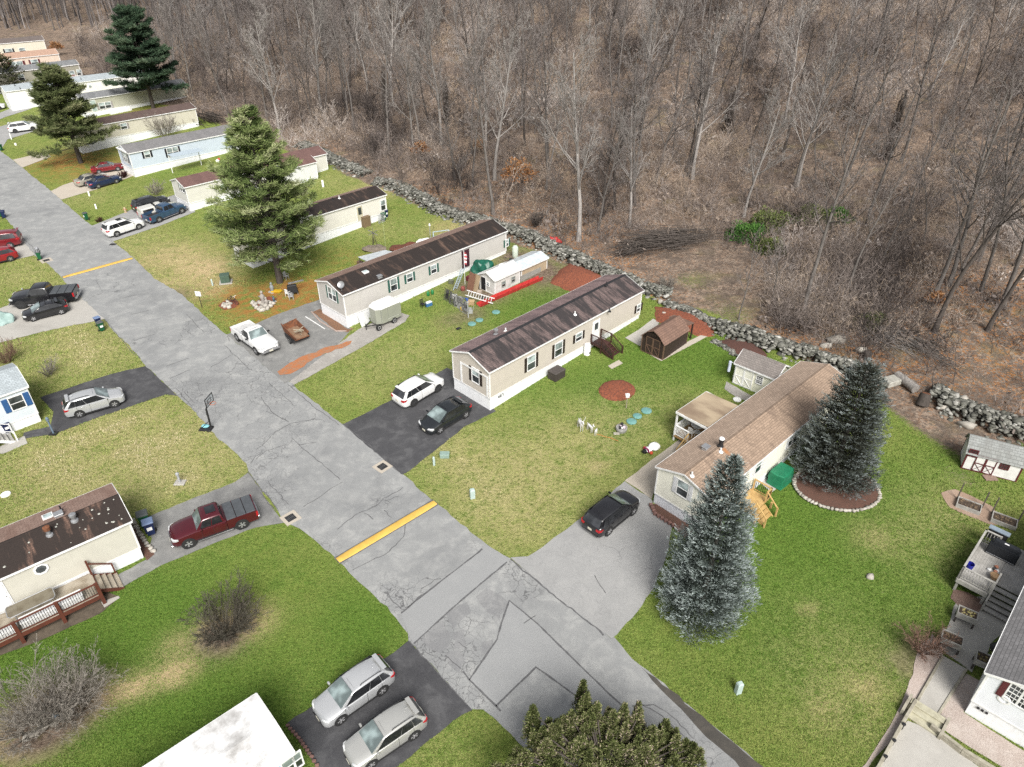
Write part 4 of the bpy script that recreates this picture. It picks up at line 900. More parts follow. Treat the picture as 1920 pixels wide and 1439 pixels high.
    if 'wm' not in s:
        k = MB(); k.lathe([(Rw * .66, -tw_ / 2), (Rw * .93, -tw_ / 2), (Rw, -tw_ / 2 + .04), (Rw, tw_ / 2 - .04), (Rw * .93, tw_ / 2), (Rw * .66, tw_ / 2)], 24); s['wm'] = k.mesh('tyre', M_TYRE, smooth=40)
        k = MB(); k.lathe([(Rw * .66, tw_ / 2 - .10), (Rw * .67, tw_ / 2 - .0), (Rw * .60, tw_ / 2 + .004), (Rw * .58, tw_ / 2 - .05), (.0, tw_ / 2 - .06)], 24, 1)
        for i in range(5):
            a_ = i * 2 * math.pi / 5
            for da in (-.17, .17):
                k.bar((.05 * math.cos(a_), .05 * math.sin(a_), tw_ / 2 - .015), (Rw * .62 * math.cos(a_ + da), Rw * .62 * math.sin(a_ + da), tw_ / 2 - .005), .05, .03)
        k.lathe([(.075, tw_ / 2 - .05), (.06, tw_ / 2 + .01), (0, tw_ / 2 + .012)], 12); s['k'] = k
    rm = s.setdefault('rm', {}); key = (rim or M_RIM).name
    if key not in rm: rm[key] = s['k'].mesh('rim', [rim or M_RIM, M_RIMD])
    for xw in (axf, axr):
        for sg in (-1, 1):
            wr = bpy.data.objects.new('wheel', None); COL.objects.link(wr); wr.parent = root; wr.empty_display_size = .1
            wr.location = (xw, sg * (hw - tw_ / 2 + .022), Rw); wr.rotation_euler = (R(-90) if sg > 0 else R(90), 0, 0)
            link('tyre', s['wm'], wr); link('rim', rm[key], wr)
    return root
PT = dict(maroon=paint('maroon_paint', (.075, .009, .015), .2), silver=paint('silver_paint', (.47, .48, .49), .35), champ=paint('champagne_silver_paint', (.43, .43, .41), .35), black=paint('black_paint', (.012, .012, .014)), white=paint('white_paint', (.66, .66, .655)),
          navy=paint('navy_paint', (.016, .028, .075), .2), blue=paint('steel_blue_paint', (.035, .075, .14), .2), red=paint('dark_red_paint', (.16, .012, .016), .1), tanp=paint('beige_paint', (.36, .34, .29), .3), offwhite=paint('off_white_paint', (.52, .51, .47)), char=paint('charcoal_paint', (.02, .023, .026), .2))
M_TON = mat('grey_vinyl_cover', (.075, .082, .09), (.06, .066, .072), rough=.6)
vehicle('pickup', 'maroon crew cab pickup with a grey panelled bed cover in the near left drive', (357, 1027), (456, 991), 1, PT['maroon'], 'pickup', tonneau=M_TON, sunroof=True)
vehicle('suv', 'silver crossover parked nearest the lawn on the near black drive', (640, 1356), (717, 1301), 1, PT['silver'], 'car', rails=True)
vehicle('suv', 'silver crossover with a pale greenish side, nearer the photo edge of the pair', (697, 1439), (776, 1385), 1, PT['champ'], 'car', rails=True)
vehicle('suv', 'black hatch-backed crossover standing before the cream home', (1186, 965), (1140, 1003), -1, PT['black'], 'car', rear=M_TINT)
vehicle('hatch', 'glossy black hatchback facing the street on the dark drive of the tan home', (825, 813), (873, 784), 1, PT['char'], 'car')
vehicle('suv', 'white crossover with its tail to the street beside the black hatchback', (821, 735), (776, 762), -1, PT['white'], 'car', rim=M_RIMD)
vehicle('oldpickup', 'white single cab pickup parked at the road edge before the grey home', (490, 671), (441, 635), -1, PT['white'], 'pickup')
bpy.context.view_layer.update()
vehicle('suv', 'silver crossover alone on the black drive by the blue-shuttered house', (217, 764), (152, 783), -1, PT['silver'], 'car', rails=True)
vehicle('pickup', 'black crew cab pickup with a bed cover on the far left pale drive', (38, 580), (124, 571), 1, PT['black'], 'pickup', tonneau=M_TON, rim=M_RIMD)
vehicle('hatch', 'black hatchback with two roof bars beside the black pickup', (65, 603), (117, 590), 1, PT['black'], 'car', rack=True)
vehicle('van', 'maroon minivan at the left edge, tail to the street', (-28, 462), (27, 455), -1, PT['red'], 'minivan')
vehicle('suv', 'bright red boxy car at the left edge in front of the maroon minivan', (-30, 494), (16, 483), -1, paint('bright_red_paint', (.23, .014, .02)), 'car')
vehicle('bigsuv', 'white three-row car, last in line on the drive with the pickups', (261, 431), (222, 444), -1, PT['white'], 'car', sunroof=True, fit=False)
vehicle('bigsuv', 'black large car behind the row of pickups, farthest from the street', (319, 384), (266, 402), -1, PT['black'], 'car', rails=True, fit=False)
vehicle('oldpickup', 'off-white pickup with a windowed bed cap between black car and blue pickup', (331, 399), (282, 413), -1, PT['offwhite'], 'pickup', cap=True, fit=False)
vehicle('pickup', 'dark blue pickup with an open bed at the lawn edge', (345, 400), (297, 419), -1, PT['blue'], 'pickup', fit=False)
vehicle('sedan', 'dark red sedan nearest the pale blue home', (224, 321), (186, 327), -1, PT['red'], 'car', fit=False)
vehicle('sedan', 'beige sedan between the red and the navy sedan', (196, 340), (162, 350), -1, PT['tanp'], 'car', fit=False)
vehicle('sedan', 'navy blue sedan at the edge of the pale drive', (220, 344), (185, 354), -1, PT['navy'], 'car', fit=False)
vehicle('bigsuv', 'white boxy car by the big left pine', (62, 246), (32, 250), -1, PT['white'], 'car', rim=M_RIMD, fit=False)
vehicle('suv', 'white car with its nose showing at the left edge by the white home', (4, 206), (-30, 210), -1, PT['white'], 'car', rim=M_RIMD, fit=False)
# ---------------------------------------------------------------- vegetation
def tubes(segs, n=4):
    """segs (N,8): p0 p1 r0 r1 -> verts, quads (flat ribbons when n == 2)"""
    s_ = np.asarray(segs, float).reshape(-1, 8)
    p0, p1, r0, r1 = s_[:, :3], s_[:, 3:6], s_[:, 6:7], s_[:, 7:8]
    d = p1 - p0; d = d / np.maximum(np.linalg.norm(d, axis=1, keepdims=True), 1e-6)
    ref = np.where(np.abs(d[:, 2:3]) < .9, np.array([[0, 0, 1.]]), np.array([[1., 0, 0]]))
    a = np.cross(d, ref); a /= np.linalg.norm(a, axis=1, keepdims=True); b_ = np.cross(d, a)
    N_ = len(s_)
    if n == 2:
        th = nrg.uniform(0, math.pi, (N_, 1)); w_ = a * np.cos(th) + b_ * np.sin(th)
        V = np.stack([p0 - w_ * r0, p0 + w_ * r0, p1 + w_ * r1, p1 - w_ * r1], 1).reshape(-1, 3)
        return V, np.arange(4 * N_).reshape(N_, 4)
    V = []
    for p, r in ((p0, r0), (p1, r1)):
        for k in range(n):
            t_ = 2 * math.pi * k / n; V.append(p + (a * math.cos(t_) + b_ * math.sin(t_)) * r)
    V = np.stack(V, 1).reshape(-1, 3)
    base = (np.arange(N_) * 2 * n)[:, None]
    F = np.concatenate([base + np.array([[k, (k + 1) % n, n + (k + 1) % n, n + k]]) for k in range(n)])
    return V, F
def join(parts):
    V, F, o = [], [], 0
    for v, f in parts: V.append(v); F.append(f + o); o += len(v)
    return np.concatenate(V), F
def rv(v, ang, r_):
    """v tilted by ang in a random direction"""
    v = Vector(v).normalized(); p = v.orthogonal().normalized(); p.rotate(Matrix.Rotation(r_.uniform(0, 6.283), 3, v)); return (v * math.cos(ang) + p * math.sin(ang)).normalized()
def grow(r_, out, p, d, length, r, lv, maxlv, kids, up=.08, spread=(.5, .9), start=.3, wig=.12, ratio=.55, nseg=None):
    nseg = nseg or (9, 5, 4, 3, 2, 2)[min(lv, 5)]
    pos = Vector(p); dr = Vector(d).normalized(); pts = []
    for i in range(nseg):
        t0, t1 = i / nseg, (i + 1) / nseg
        dr = rv(dr, r_.uniform(0, wig), r_); dr.z += up * (1 if lv else .3); dr.normalize()
        q = pos + dr * length / nseg
        f = lambda t_: r * (1 - .75 * t_) if lv else r * (1.25 - .4 * min(t_ * 8, 1)) * (1 - .72 * t_)
        out.append((lv, *pos, *q, f(t0), f(t1))); pts.append((t1, q.copy(), dr.copy(), f(t1))); pos = q
    if lv >= maxlv: return
    n_ = kids[lv]; n_ = max(1, int(n_ * r_.uniform(.8, 1.2)))
    for j in range(n_):
        t_ = start + (1 - start) * (j + r_.random()) / n_ if lv == 0 else .2 + .8 * (j + r_.random()) / n_
        i = min(int(t_ * nseg), nseg - 1); _, q, dd, rr = pts[i]
        q0 = Vector(pts[i - 1][1]) if i else Vector(p); base = q0.lerp(q, t_ * nseg - i)
        c = rv(dd, r_.uniform(*spread), r_)
        ln = length * ratio * (1.15 - .75 * t_ if lv == 0 else 1.05 - .5 * t_) * r_.uniform(.7, 1.2)
        grow(r_, out, base, c, ln, max(rr * (.55 if lv == 0 else .6), .010), lv + 1, maxlv, kids, up, spread, start, wig * 1.25, ratio if lv == 0 else ratio * .98)
def bark(name, c, c2, var=.5):
    m, t, b = nt(name); co = objco(t)
    col = mixc(t, ramp(t, noise(t, scaled(t, co, (3, 3, .6)), 2.5, 4), .35, .65), c, c2)
    oi = t.nodes.new('ShaderNodeObjectInfo')
    col = mixc(t, mth(t, 'MULTIPLY', oi.outputs['Random'], var), col, tuple(x * .35 for x in c))
    t.links.new(col, b.inputs['Base Color']); b.inputs['Roughness'].default_value = .95; b.inputs['Specular IOR Level'].default_value = .1; return m
B_GREY = bark('grey_bark', (.185, .168, .155), (.115, .103, .094)); B_PALE = bark('pale_bark', (.36, .335, .312), (.25, .23, .215), .5); B_DARK = bark('dark_bark', (.105, .09, .08), (.065, .056, .05), .4)
B_TWIG = bark('twig_bark', (.255, .225, .212), (.17, .148, .137), .6)
def bare_meshes(seed, H, r0, kids, mtr, mtw, start=.35, spread=(.5, .9), ratio=.42, wig=.10, tw=.018, maxlv=4, lean=0, up=.10, tmin=None):
    r_ = random.Random(seed); out = []
    grow(r_, out, (0, 0, -.4), (lean, 0, 1), H * .93, r0, 0, maxlv, kids, up, spread, start, wig, ratio)
    o = np.array(out); lv = o[:, 0]; sg = o[:, 1:]
    tm = (tmin or tw)
    sg[:, 6:8] = np.maximum(sg[:, 6:8], tm)
    V, F = join([tubes(sg[lv == 0], 8)]); tr = np_mesh('trunk', V, F, mtr, smooth=True)
    parts = [tubes(sg[lv == 1], 5), tubes(sg[lv == 2], 3)]
    for l_ in range(3, maxlv + 1):
        if (lv == l_).any(): parts.append(tubes(sg[lv == l_], 2))
    V, F = join(parts); n1 = sum(len(f) for f in F[:2]); nf = sum(len(f) for f in F)
    cr = np_mesh('crown', V, F, [mtr, mtw], mi=[0] * len(F[0]) + [1] * (nf - len(F[0])))
    return tr, cr
def place_tree(name, label, cat, meshes, loc, rz, s_, group=None, tilt=(0, 0), sz=None):
    t_ = thing(name, label, cat, loc, rz, group); t_.scale = (s_, s_, sz or s_); t_.rotation_euler = (tilt[0], tilt[1], rz)
    for nm, me in zip(('trunk', 'crown', 'leaves'), meshes): link(nm, me, t_)
    return t_
BT = [bare_meshes(100 + i, 20, .24, (16, 8, 6, 6), B_GREY if i % 3 else B_DARK, B_TWIG, start=(.30, .42, .5, .36)[i % 4], spread=((.55, 1.0), (.6, 1.15), (.45, .85))[i % 3], ratio=(.42, .38, .33)[i % 3], up=.06, wig=.15) for i in range(6)]
BP = [bare_meshes(200 + i, 22, .30, (20, 8, 7, 6), B_PALE, B_PALE, start=.28, spread=(.45, .9), ratio=.42, tw=.017, wig=.13, up=.08) for i in range(2)]
BS = [bare_meshes(300 + i, 12, .11, (14, 7, 6, 5), B_GREY, B_TWIG, start=.3, spread=(.5, .9), ratio=.38, wig=.2) for i in range(3)]
def at_px(b_, top):
    """ground point under base pixel and the height that reaches the top pixel"""
    p = P(*b_); lo, hi = 0, 60
    for _ in range(50):
        m_ = (lo + hi) / 2
        if proj((p.x, p.y, p.z + m_))[1] > top: lo = m_
        else: hi = m_
    return p, lo
named = [
 ((1085, 452), 62, BP[0], 22, 0, (0, 0), 'tall pale bare tree with a fanned crown, just behind the stone wall'),
 ((925, 402), 55, BT[1], 20, 2.2, (0, 0), 'tall dark bare tree with one long side limb behind the stone wall'),
 ((1777, 540), 130, BT[4], 20, 1.0, (0, .10), 'dark bare tree leaning over at the right, its trunk forked'),
 ((1838, 548), 190, BT[2], 20, 4.0, (0, .22), 'stout leaning bare tree right of the forked one at the photo edge'),
 ((572, 246), 60, BT[3], 20, .5, (0, 0), 'bare dark trunked tree by the upper end of the stone wall'),
 ((1152, 392), 130, BT[0], 20, 3.0, (0, .08), 'bare tree with tilted trunk right of the pale tree'),
 ((1188, 372), 110, BT[5], 20, 5.0, (0, -.05), 'slender bare tree in the tilted pair behind the pale tree'),
 ((870, 378), 225, BS[0], 12, 1.0, (0, 0), 'small crooked bare tree left of the tall dark one'),
 ((1385, 600), 430, BS[1], 12, 2.0, (0, 0), 'slim multi-stemmed bare sapling at the edge of the leafy clearing'),
 ((1445, 570), 400, BS[2], 12, .3, (0, 0), 'slender bare sapling with pinkish twigs by the clearing'),
 ((1495, 350), 90, BP[1], 22, 1.4, (0, .06), 'pale bare tree standing up the slope above the green bushes'),
 ((1290, 330), 60, BT[1], 20, 4.4, (0, 0), 'grey bare tree with a broken top left of the green bushes'),
 ((690, 180), 10, BP[1], 22, 4.4, (0, 0), 'pale barked tree among dark ones above the vine-covered stump'),
]
for b_, top, ms, h0, rz, tl, lab in named:
    p, h = at_px(b_, top); place_tree('bare_tree', lab, 'tree', ms, p, rz, h / h0, None, tl)
# the wood: trees one can tell apart are things
def inframe(x, y, z, mu=90, top=-260):
    if y < 5: return False
    u, v = proj((x, y, z)); return -mu < u < 1920 + mu and v > top and v < 1500
def clearing(u, v):
    return (1170 < u < 1470 and 440 < v < 660) or (1180 < u < 1700 and v > 600) or (540 < u < 720 and 250 < v) or v > 650 or (u < 190 and v > 45) or (u < 330 and v > 110)
pts = []; far = []
tries = 0
while tries < 60000 and len(pts) < 284:
    tries += 1
    q = WALLQ + 4 + 150 * rnd.random(); p_ = rnd.uniform(-110, 260)
    x, y = (q - p_) * S2, (q + p_) * S2
    if not inframe(x, y, T(x, y)): continue
    u, v = proj((x, y, T(x, y)))
    if clearing(u, v): continue
    D = math.hypot(x, y); dens = 3.0 if q < 100 else 4.0
    if D > 215 or (q > 95 and rnd.random() < .3): continue
    if any((x - a[0]) ** 2 + (y - a[1]) ** 2 < dens ** 2 for a in pts): continue
    pts.append((x, y, q, u, v, D))
# beyond the farthest homes and along the top of the slope
n3 = 0
while n3 < 16:
    u, v = rnd.uniform(-30, 330), rnd.uniform(18, 62)
    c = P(u, v); pts.append((c.x, c.y, (c.x + c.y) * S2, u, v, 210)); n3 += 1
while len(far) < 150:
    u, v = rnd.uniform(-60, 340), rnd.uniform(2, 56); c = P(u, v)
    if math.hypot(c.x, c.y) < 700: far.append((c.x, c.y, 0))
while len(far) < 760:
    u, v = rnd.uniform(-120, 2040), rnd.uniform(-130, 150); c = P(u, v); D = math.hypot(c.x, c.y)
    if D < 200 or D > 520 or (u < 200 and v > 48) or (u < 340 and v > 85) or (c.x + c.y) * S2 < 52: continue
    far.append((c.x, c.y, 0))
zones = {0: ('bare grey tree of the open stand close behind the stone wall', 'trees close behind the stone wall'), 1: ('slim bare tree in the thick of the wooded slope', 'trees on the middle of the wooded slope'), 2: ('bare tree high up the wooded slope along the top of the view', 'trees high on the wooded slope'), 3: ('bare trunk of the sparse stand beyond the farthest homes', 'trees beyond the farthest homes')}
for x, y, q, u, v, D in pts:
    zn = 3 if u < 330 else (0 if q < WALLQ + 24 else (1 if D < 165 else 2))
    k_ = rnd.random()
    ms, h0 = (BP[rnd.randrange(2)], 22) if k_ < .13 else ((BS[rnd.randrange(3)], 12) if k_ < .30 else (BT[rnd.randrange(6)], 20))
    h = rnd.uniform(15, 23) if h0 > 12 else rnd.uniform(8, 13)
    lab, gr = zones[zn]
    place_tree('bare_tree', lab, 'tree', ms, (x, y, T(x, y) - .1), rnd.uniform(0, 6.28), h / h0 * rnd.uniform(.92, 1.05), gr, (rnd.gauss(0, .035), rnd.gauss(0, .035)))
# far wood that reads as one mass
def lite(seed):
    r_ = random.Random(seed); out = []; grow(r_, out, (0, 0, -.5), (0, 0, 1), 18, .24, 0, 3, (13, 6, 7), .1, (.45, .85), .3, .1, .40)
    o = np.array(out); lv = o[:, 0]; sg = o[:, 1:]; sg[:, 6:8] = np.maximum(sg[:, 6:8], .032)
    return join([tubes(sg[lv == 0], 5), tubes(sg[lv == 1], 3), tubes(sg[lv > 1], 2)])
LT = [lite(400 + i) for i in range(4)]
def merge(temps, inst):
    V, F, o = [], [], 0
    A_ = []
    for (ti, x, y, z, rz, s_, at) in inst:
        v, fl = temps[ti]; c, s0 = math.cos(rz), math.sin(rz)
        w_ = v * s_; w_ = np.stack([w_[:, 0] * c - w_[:, 1] * s0 + x, w_[:, 0] * s0 + w_[:, 1] * c + y, w_[:, 2] + z], 1)
        V.append(w_.astype(np.float32)); F.append(np.concatenate(fl) + o); o += len(v); A_.append(np.full(len(v), at, np.float32))
    return np.concatenate(V), [np.concatenate(F)], np.concatenate(A_)
V, F, at = merge(LT, [(rnd.randrange(4), x, y, T(x, y), rnd.uniform(0, 6.28), rnd.uniform(.8, 1.25), rnd.random()) for x, y, q in far])
def tinted(name, stops, rough=.95, attr_name='tint', second=None):
    m, t, b = nt(name); a_ = attr(t, attr_name); r_ = t.nodes.new('ShaderNodeValToRGB'); cr = r_.color_ramp
    while len(cr.elements) < len(stops): cr.elements.new(.5)
    for e, (pp, c) in zip(cr.elements, stops): e.position = pp; e.color = rgba(c)
    t.links.new(a_, r_.inputs[0]); col = r_.outputs[0]
    if second: col = mixc(t, ramp(t, noise(t, objco(t), second[0], 3), .4, .65), col, second[1]) if len(second) == 2 else mixc(t, mth(t, 'MULTIPLY', ramp(t, noise(t, objco(t), second[0], 3), .4, .65), second[2]), col, second[1])
    t.links.new(col, b.inputs['Base Color']); b.inputs['Roughness'].default_value = rough; b.inputs['Specular IOR Level'].default_value = .12; return m
M_WOOD = tinted('far_wood', [(0, (.06, .054, .052)), (.6, (.145, .128, .122)), (1, (.27, .245, .234))])
tag(link('distant_woods', np_mesh('distant_woods', V, F, M_WOOD, attrs=dict(tint=at))), 'mass of grey bare woodland closing off the top of the slope', 'woods', kind='stuff')
# brushwood under the trees: one tangled mass
def clump(seed, n_, h, sp, leaf=0):
    r_ = random.Random(seed); sg = []
    for i in range(n_):
        p = Vector((r_.gauss(0, sp * .3), r_.gauss(0, sp * .3), -.1)); d = Vector((r_.gauss(0, .55), r_.gauss(0, .55), 1)).normalized(); l_ = h * r_.uniform(.5, 1.1); ns = 3
        for j in range(ns):
            d = rv(d, r_.uniform(.05, .4), r_); d.z -= .12 * j; d.normalize(); q = p + d * l_ / ns
            sg.append((*p, *q, .022 * (1 - j * .25), .018 * (1 - j * .3))); 
            if j: 
                for _ in range(2): e = rv(d, r_.uniform(.4, 1.0), r_); s2 = q + e * l_ * .28 * r_.uniform(.6, 1.2); sg.append((*q, *s2, .014, .009))
            p = q
    v, f = tubes(sg, 2)
    if leaf:
        lv = np.array([[r_.gauss(0, sp * .45), r_.gauss(0, sp * .45), abs(r_.gauss(h * .4, h * .25))] for _ in range(leaf)]); a_ = nrg.normal(0, .10, (leaf, 3)); b_ = nrg.normal(0, .10, (leaf, 3))
        lv2 = np.stack([lv - a_, lv + b_, lv + a_, lv - b_], 1).reshape(-1, 3); return np.concatenate([v, lv2]), [f, np.arange(4 * leaf).reshape(-1, 4) + len(v)]
    return v, [f]
CT = [clump(500 + i, 16, (1.4, 2.2, 3.0, 1.8, 1.2)[i], (1.6, 2.0, 1.6, 2.6, 2.2)[i], (0, 0, 0, 0, 30)[i]) for i in range(5)]
def sapling(seed):
    r_ = random.Random(seed); out = []; h = r_.uniform(4, 7)
    for i in range(r_.choice((1, 1, 2, 3))): grow(r_, out, (r_.gauss(0, .3), r_.gauss(0, .3), -.2), (r_.gauss(0, .12), r_.gauss(0, .12), 1), h * r_.uniform(.7, 1), .045, 0, 3, (11, 5, 4), .06, (.5, 1.0), .25, .22, .40)
    o = np.array(out); lv = o[:, 0]; sg = o[:, 1:]; sg[:, 6:8] = np.maximum(sg[:, 6:8], .013)
    v, f = join([tubes(sg[lv == 0], 3), tubes(sg[lv > 0], 2)]); return v, f
CT += [sapling(700 + i) for i in range(4)]
inst = []
tries = 0
while len(inst) < 7600 and tries < 200000:
    tries += 1
    q = WALLQ + 1.5 + 180 * rnd.random() ** 1.35; p_ = rnd.uniform(-75, 260); x, y = (q - p_) * S2, (q + p_) * S2
    if not inframe(x, y, T(x, y), 60, -30): continue
    u, v = proj((x, y, T(x, y)))
    if (1180 < u < 1430 and 455 < v < 650) or (u < 150 and v > 80) or (u < 330 and v > 150 and q < 75): continue
    dn = .5 + .5 * mnoise.noise((x * .045, y * .045, 2.0)) * 2
    if q < WALLQ + 7 and rnd.random() < .6: continue
    if 900 < u < 1290 and v > 380 and rnd.random() < .55: continue          # open floor of the wood
    if u > 1690 and v > 470 and rnd.random() < .5: continue
    if rnd.random() > dn + .35: continue
    inst.append((rnd.choice((0, 1, 1, 2, 2, 3, 3, 4, 5, 6, 7, 8)), x, y, T(x, y), rnd.uniform(0, 6.28), rnd.uniform(.7, 1.3) * (1.25 if q > 110 else 1), min(1, max(0, .5 + .45 * mnoise.noise((x * .06, y * .06, 7)) * 2.3 + rnd.gauss(0, .2)))))
for _ in range(1500):                                       # briar thickets along the edge of the wood
    u, v = (rnd.gauss(1560, 120), rnd.gauss(555, 55)) if rnd.random() < .55 else ((rnd.gauss(640, 120), rnd.gauss(255, 30)) if rnd.random() < .5 else (rnd.uniform(1000, 1920), rnd.gauss(420, 60)))
    if v > 660 or v > 330 + (u - 700) * .40 - 22 or (1190 < u < 1440 and 470 < v): continue
    c = P(u, v)
    if (c.x + c.y) * S2 < WALLQ + 2.5: continue
    inst.append((rnd.choice((1, 2, 2, 3, 3, 4)), c.x, c.y, T(c.x, c.y), rnd.uniform(0, 6.28), rnd.uniform(.6, 1.1), min(1, max(0, .55 + .5 * mnoise.noise((c.x * .12, c.y * .12, 3)) + rnd.gauss(0, .2)))))
V, F, at = merge(CT, inst)
M_BRUSH = tinted('brushwood', [(0, (.045, .038, .036)), (.3, (.125, .105, .095)), (.6, (.235, .198, .178)), (.85, (.33, .255, .185)), (1, (.42, .375, .345))])
tag(link('brushwood', np_mesh('brushwood', V, F, M_BRUSH, attrs=dict(tint=at))), 'tangle of brown brush and briars under the bare trees', 'undergrowth', kind='stuff')

# ---- conifers
def strips(cent, dirs, length, width, nrm_rand=1.0):
    """small leaf quads: centre base, direction, length, width"""
    n_ = len(cent); d = dirs / np.linalg.norm(dirs, axis=1, keepdims=True)
    rr = nrg.normal(0, 1, (n_, 3)); s_ = np.cross(d, rr); s_ /= np.maximum(np.linalg.norm(s_, axis=1, keepdims=True), 1e-5)
    L_ = np.asarray(length).reshape(-1, 1); W_ = np.asarray(width).reshape(-1, 1)
    V = np.stack([cent - s_ * W_ * .5, cent + s_ * W_ * .5, cent + d * L_ + s_ * W_ * .28, cent + d * L_ - s_ * W_ * .28], 1).reshape(-1, 3)
    return V, np.arange(4 * n_).reshape(-1, 4)
def spruce(seed, H, Rb, layers, per, mleaf, mtr, z0=.5, tipw=.055, dens=1.0, prof=1.0):
    r_ = np.random.default_rng(seed); C, D, Ls, Ws, Tn = [], [], [], [], []
    for i in range(layers):
        f = i / (layers - 1); z = z0 + (H - z0) * f ** .95
        rad = Rb * (1 - f) ** prof * (1.0 if f > .08 else .85 + f * 2) + .12
        nb = max(5, int(per * (1 - f * .6)))
        for k in range(nb):
            az = 2 * math.pi * (k + r_.random()) / nb + i * 1.3; l_ = rad * (r_.uniform(.62, 1.0) if r_.random() < .6 else r_.uniform(.95, 1.16)) * (1 + .10 * math.sin(3 * az + seed))
            zz = z + r_.normal(0, .12); out = np.array([math.cos(az), math.sin(az), 0]); sd = np.array([-out[1], out[0], 0])
            up = -.18 + .75 * f
            ns = int((10 + l_ * 13) * dens)
            s_ = r_.uniform(.22, 1, ns) ** .75
            lat = r_.normal(0, 1, ns) * (.10 + .24 * l_ * (1 - s_ * .75)) * .8
            curve = up * s_ * l_ + .16 * l_ * s_ ** 3
            c = np.array([0, 0, zz]) + out * (s_ * l_)[:, None] + sd * lat[:, None] + np.array([0, 0, 1]) * (curve - np.abs(lat) * .18 + r_.normal(0, .04, ns))[:, None]
            d = out * .8 + sd * (np.sign(lat) * .55)[:, None] + np.array([0, 0, 1]) * (.25 + .5 * s_ ** 2)[:, None] + r_.normal(0, .32, (ns, 3))
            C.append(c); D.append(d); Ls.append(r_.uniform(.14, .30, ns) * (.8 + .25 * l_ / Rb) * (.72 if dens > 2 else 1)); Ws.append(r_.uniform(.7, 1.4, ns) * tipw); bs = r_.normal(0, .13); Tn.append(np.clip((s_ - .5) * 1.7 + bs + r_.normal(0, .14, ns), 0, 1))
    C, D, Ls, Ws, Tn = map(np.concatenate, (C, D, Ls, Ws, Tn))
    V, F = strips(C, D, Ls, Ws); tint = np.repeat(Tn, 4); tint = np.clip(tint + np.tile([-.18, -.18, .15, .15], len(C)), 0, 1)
    cr = np_mesh('crown', V, [F], mleaf, attrs=dict(tint=tint))
    tr, f2 = tubes([(0, 0, -.3, 0, 0, H * .5, .22, .12), (0, 0, H * .5, 0, 0, H * .96, .12, .03)], 8); trm = np_mesh('trunk', tr, [f2], mtr, smooth=True)
    return trm, cr
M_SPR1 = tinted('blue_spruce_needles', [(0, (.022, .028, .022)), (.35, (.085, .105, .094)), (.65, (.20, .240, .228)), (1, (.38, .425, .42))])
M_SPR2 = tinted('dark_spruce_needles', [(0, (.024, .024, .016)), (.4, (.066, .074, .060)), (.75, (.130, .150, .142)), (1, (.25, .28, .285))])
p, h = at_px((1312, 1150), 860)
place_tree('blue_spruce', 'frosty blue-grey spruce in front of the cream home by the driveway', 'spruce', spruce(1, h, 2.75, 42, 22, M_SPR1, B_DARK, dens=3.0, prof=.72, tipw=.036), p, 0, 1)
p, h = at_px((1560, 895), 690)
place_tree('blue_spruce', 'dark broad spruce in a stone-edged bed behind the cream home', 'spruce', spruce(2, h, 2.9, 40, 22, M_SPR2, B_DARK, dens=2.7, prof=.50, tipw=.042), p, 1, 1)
def pine(seed, H, Rb, nb, mleaf, mtr, z0=.16, tuft=.42, prof=None, ntuft=1.0, wid=.075):
    r_ = random.Random(seed); rg = np.random.default_rng(seed); sg = [(0, 0, -.4, .1, .05, H * .35, .40, .30), (.1, .05, H * .35, 0, .1, H * .7, .30, .16), (0, .1, H * .7, .05, 0, H * .98, .16, .03)]
    lb = []; C, D, Ls, Ws, Tn = [], [], [], [], []
    for i in range(nb):
        f = (i + r_.random()) / nb; z = H * min(.985, z0 + (1 - z0) * (f + r_.gauss(0, .018)) ** .9 if f > .03 else z0)
        rad = (prof(f) if prof else (1 - f) ** .7) * Rb * r_.uniform(.6, 1.15) + .35
        az = i * 2.4 + r_.uniform(-.5, .5); d = Vector((math.cos(az), math.sin(az), r_.uniform(-.12, .22) + .35 * f)); pos = Vector((0, 0, z)); ns = 4; pp = [pos.copy()]
        for j in range(ns):
            d = rv(d, r_.uniform(0, .18), r_); d.z += .04; d.normalize(); q = pos + d * rad / ns; lb.append((*pos, *q, .07 * (1 - j / ns) + .015, .07 * (1 - (j + 1) / ns) + .012)); pos = q; pp.append(pos.copy())
        shade = r_.gauss(0, .16)
        nt_ = int((8 + rad * 7) * ntuft)
        for _ in range(nt_):
            s_ = r_.uniform(.25, 1.02) ** .8; jx = min(int(s_ * ns), ns - 1); base = pp[jx].lerp(pp[jx + 1], s_ * ns - jx)
            side = Vector((-d.y, d.x, 0)).normalized(); off = side * r_.gauss(0, .24 * rad * (1.1 - s_ * .8) + .12) + Vector((0, 0, r_.gauss(.08, .12)))
            c = base + off; lb.append((*base.lerp(c, .1), *c, .016, .01))
            m_ = 13; dd = rg.normal(0, 1, (m_, 3)); dd[:, 2] = np.abs(dd[:, 2]) * .7 + .1; dd += np.array([d.x, d.y, 0]) * .8
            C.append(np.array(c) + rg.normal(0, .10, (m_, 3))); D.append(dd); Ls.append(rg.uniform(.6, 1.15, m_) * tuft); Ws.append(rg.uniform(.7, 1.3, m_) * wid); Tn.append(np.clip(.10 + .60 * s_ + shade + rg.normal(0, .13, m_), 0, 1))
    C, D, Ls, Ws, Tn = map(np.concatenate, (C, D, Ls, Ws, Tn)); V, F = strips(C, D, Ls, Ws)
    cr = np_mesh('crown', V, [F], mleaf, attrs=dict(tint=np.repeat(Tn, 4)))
    V, F = join([tubes(sg, 9), tubes(lb, 4)]); tr = np_mesh('trunk', V, F, mtr, smooth=True)
    return tr, cr
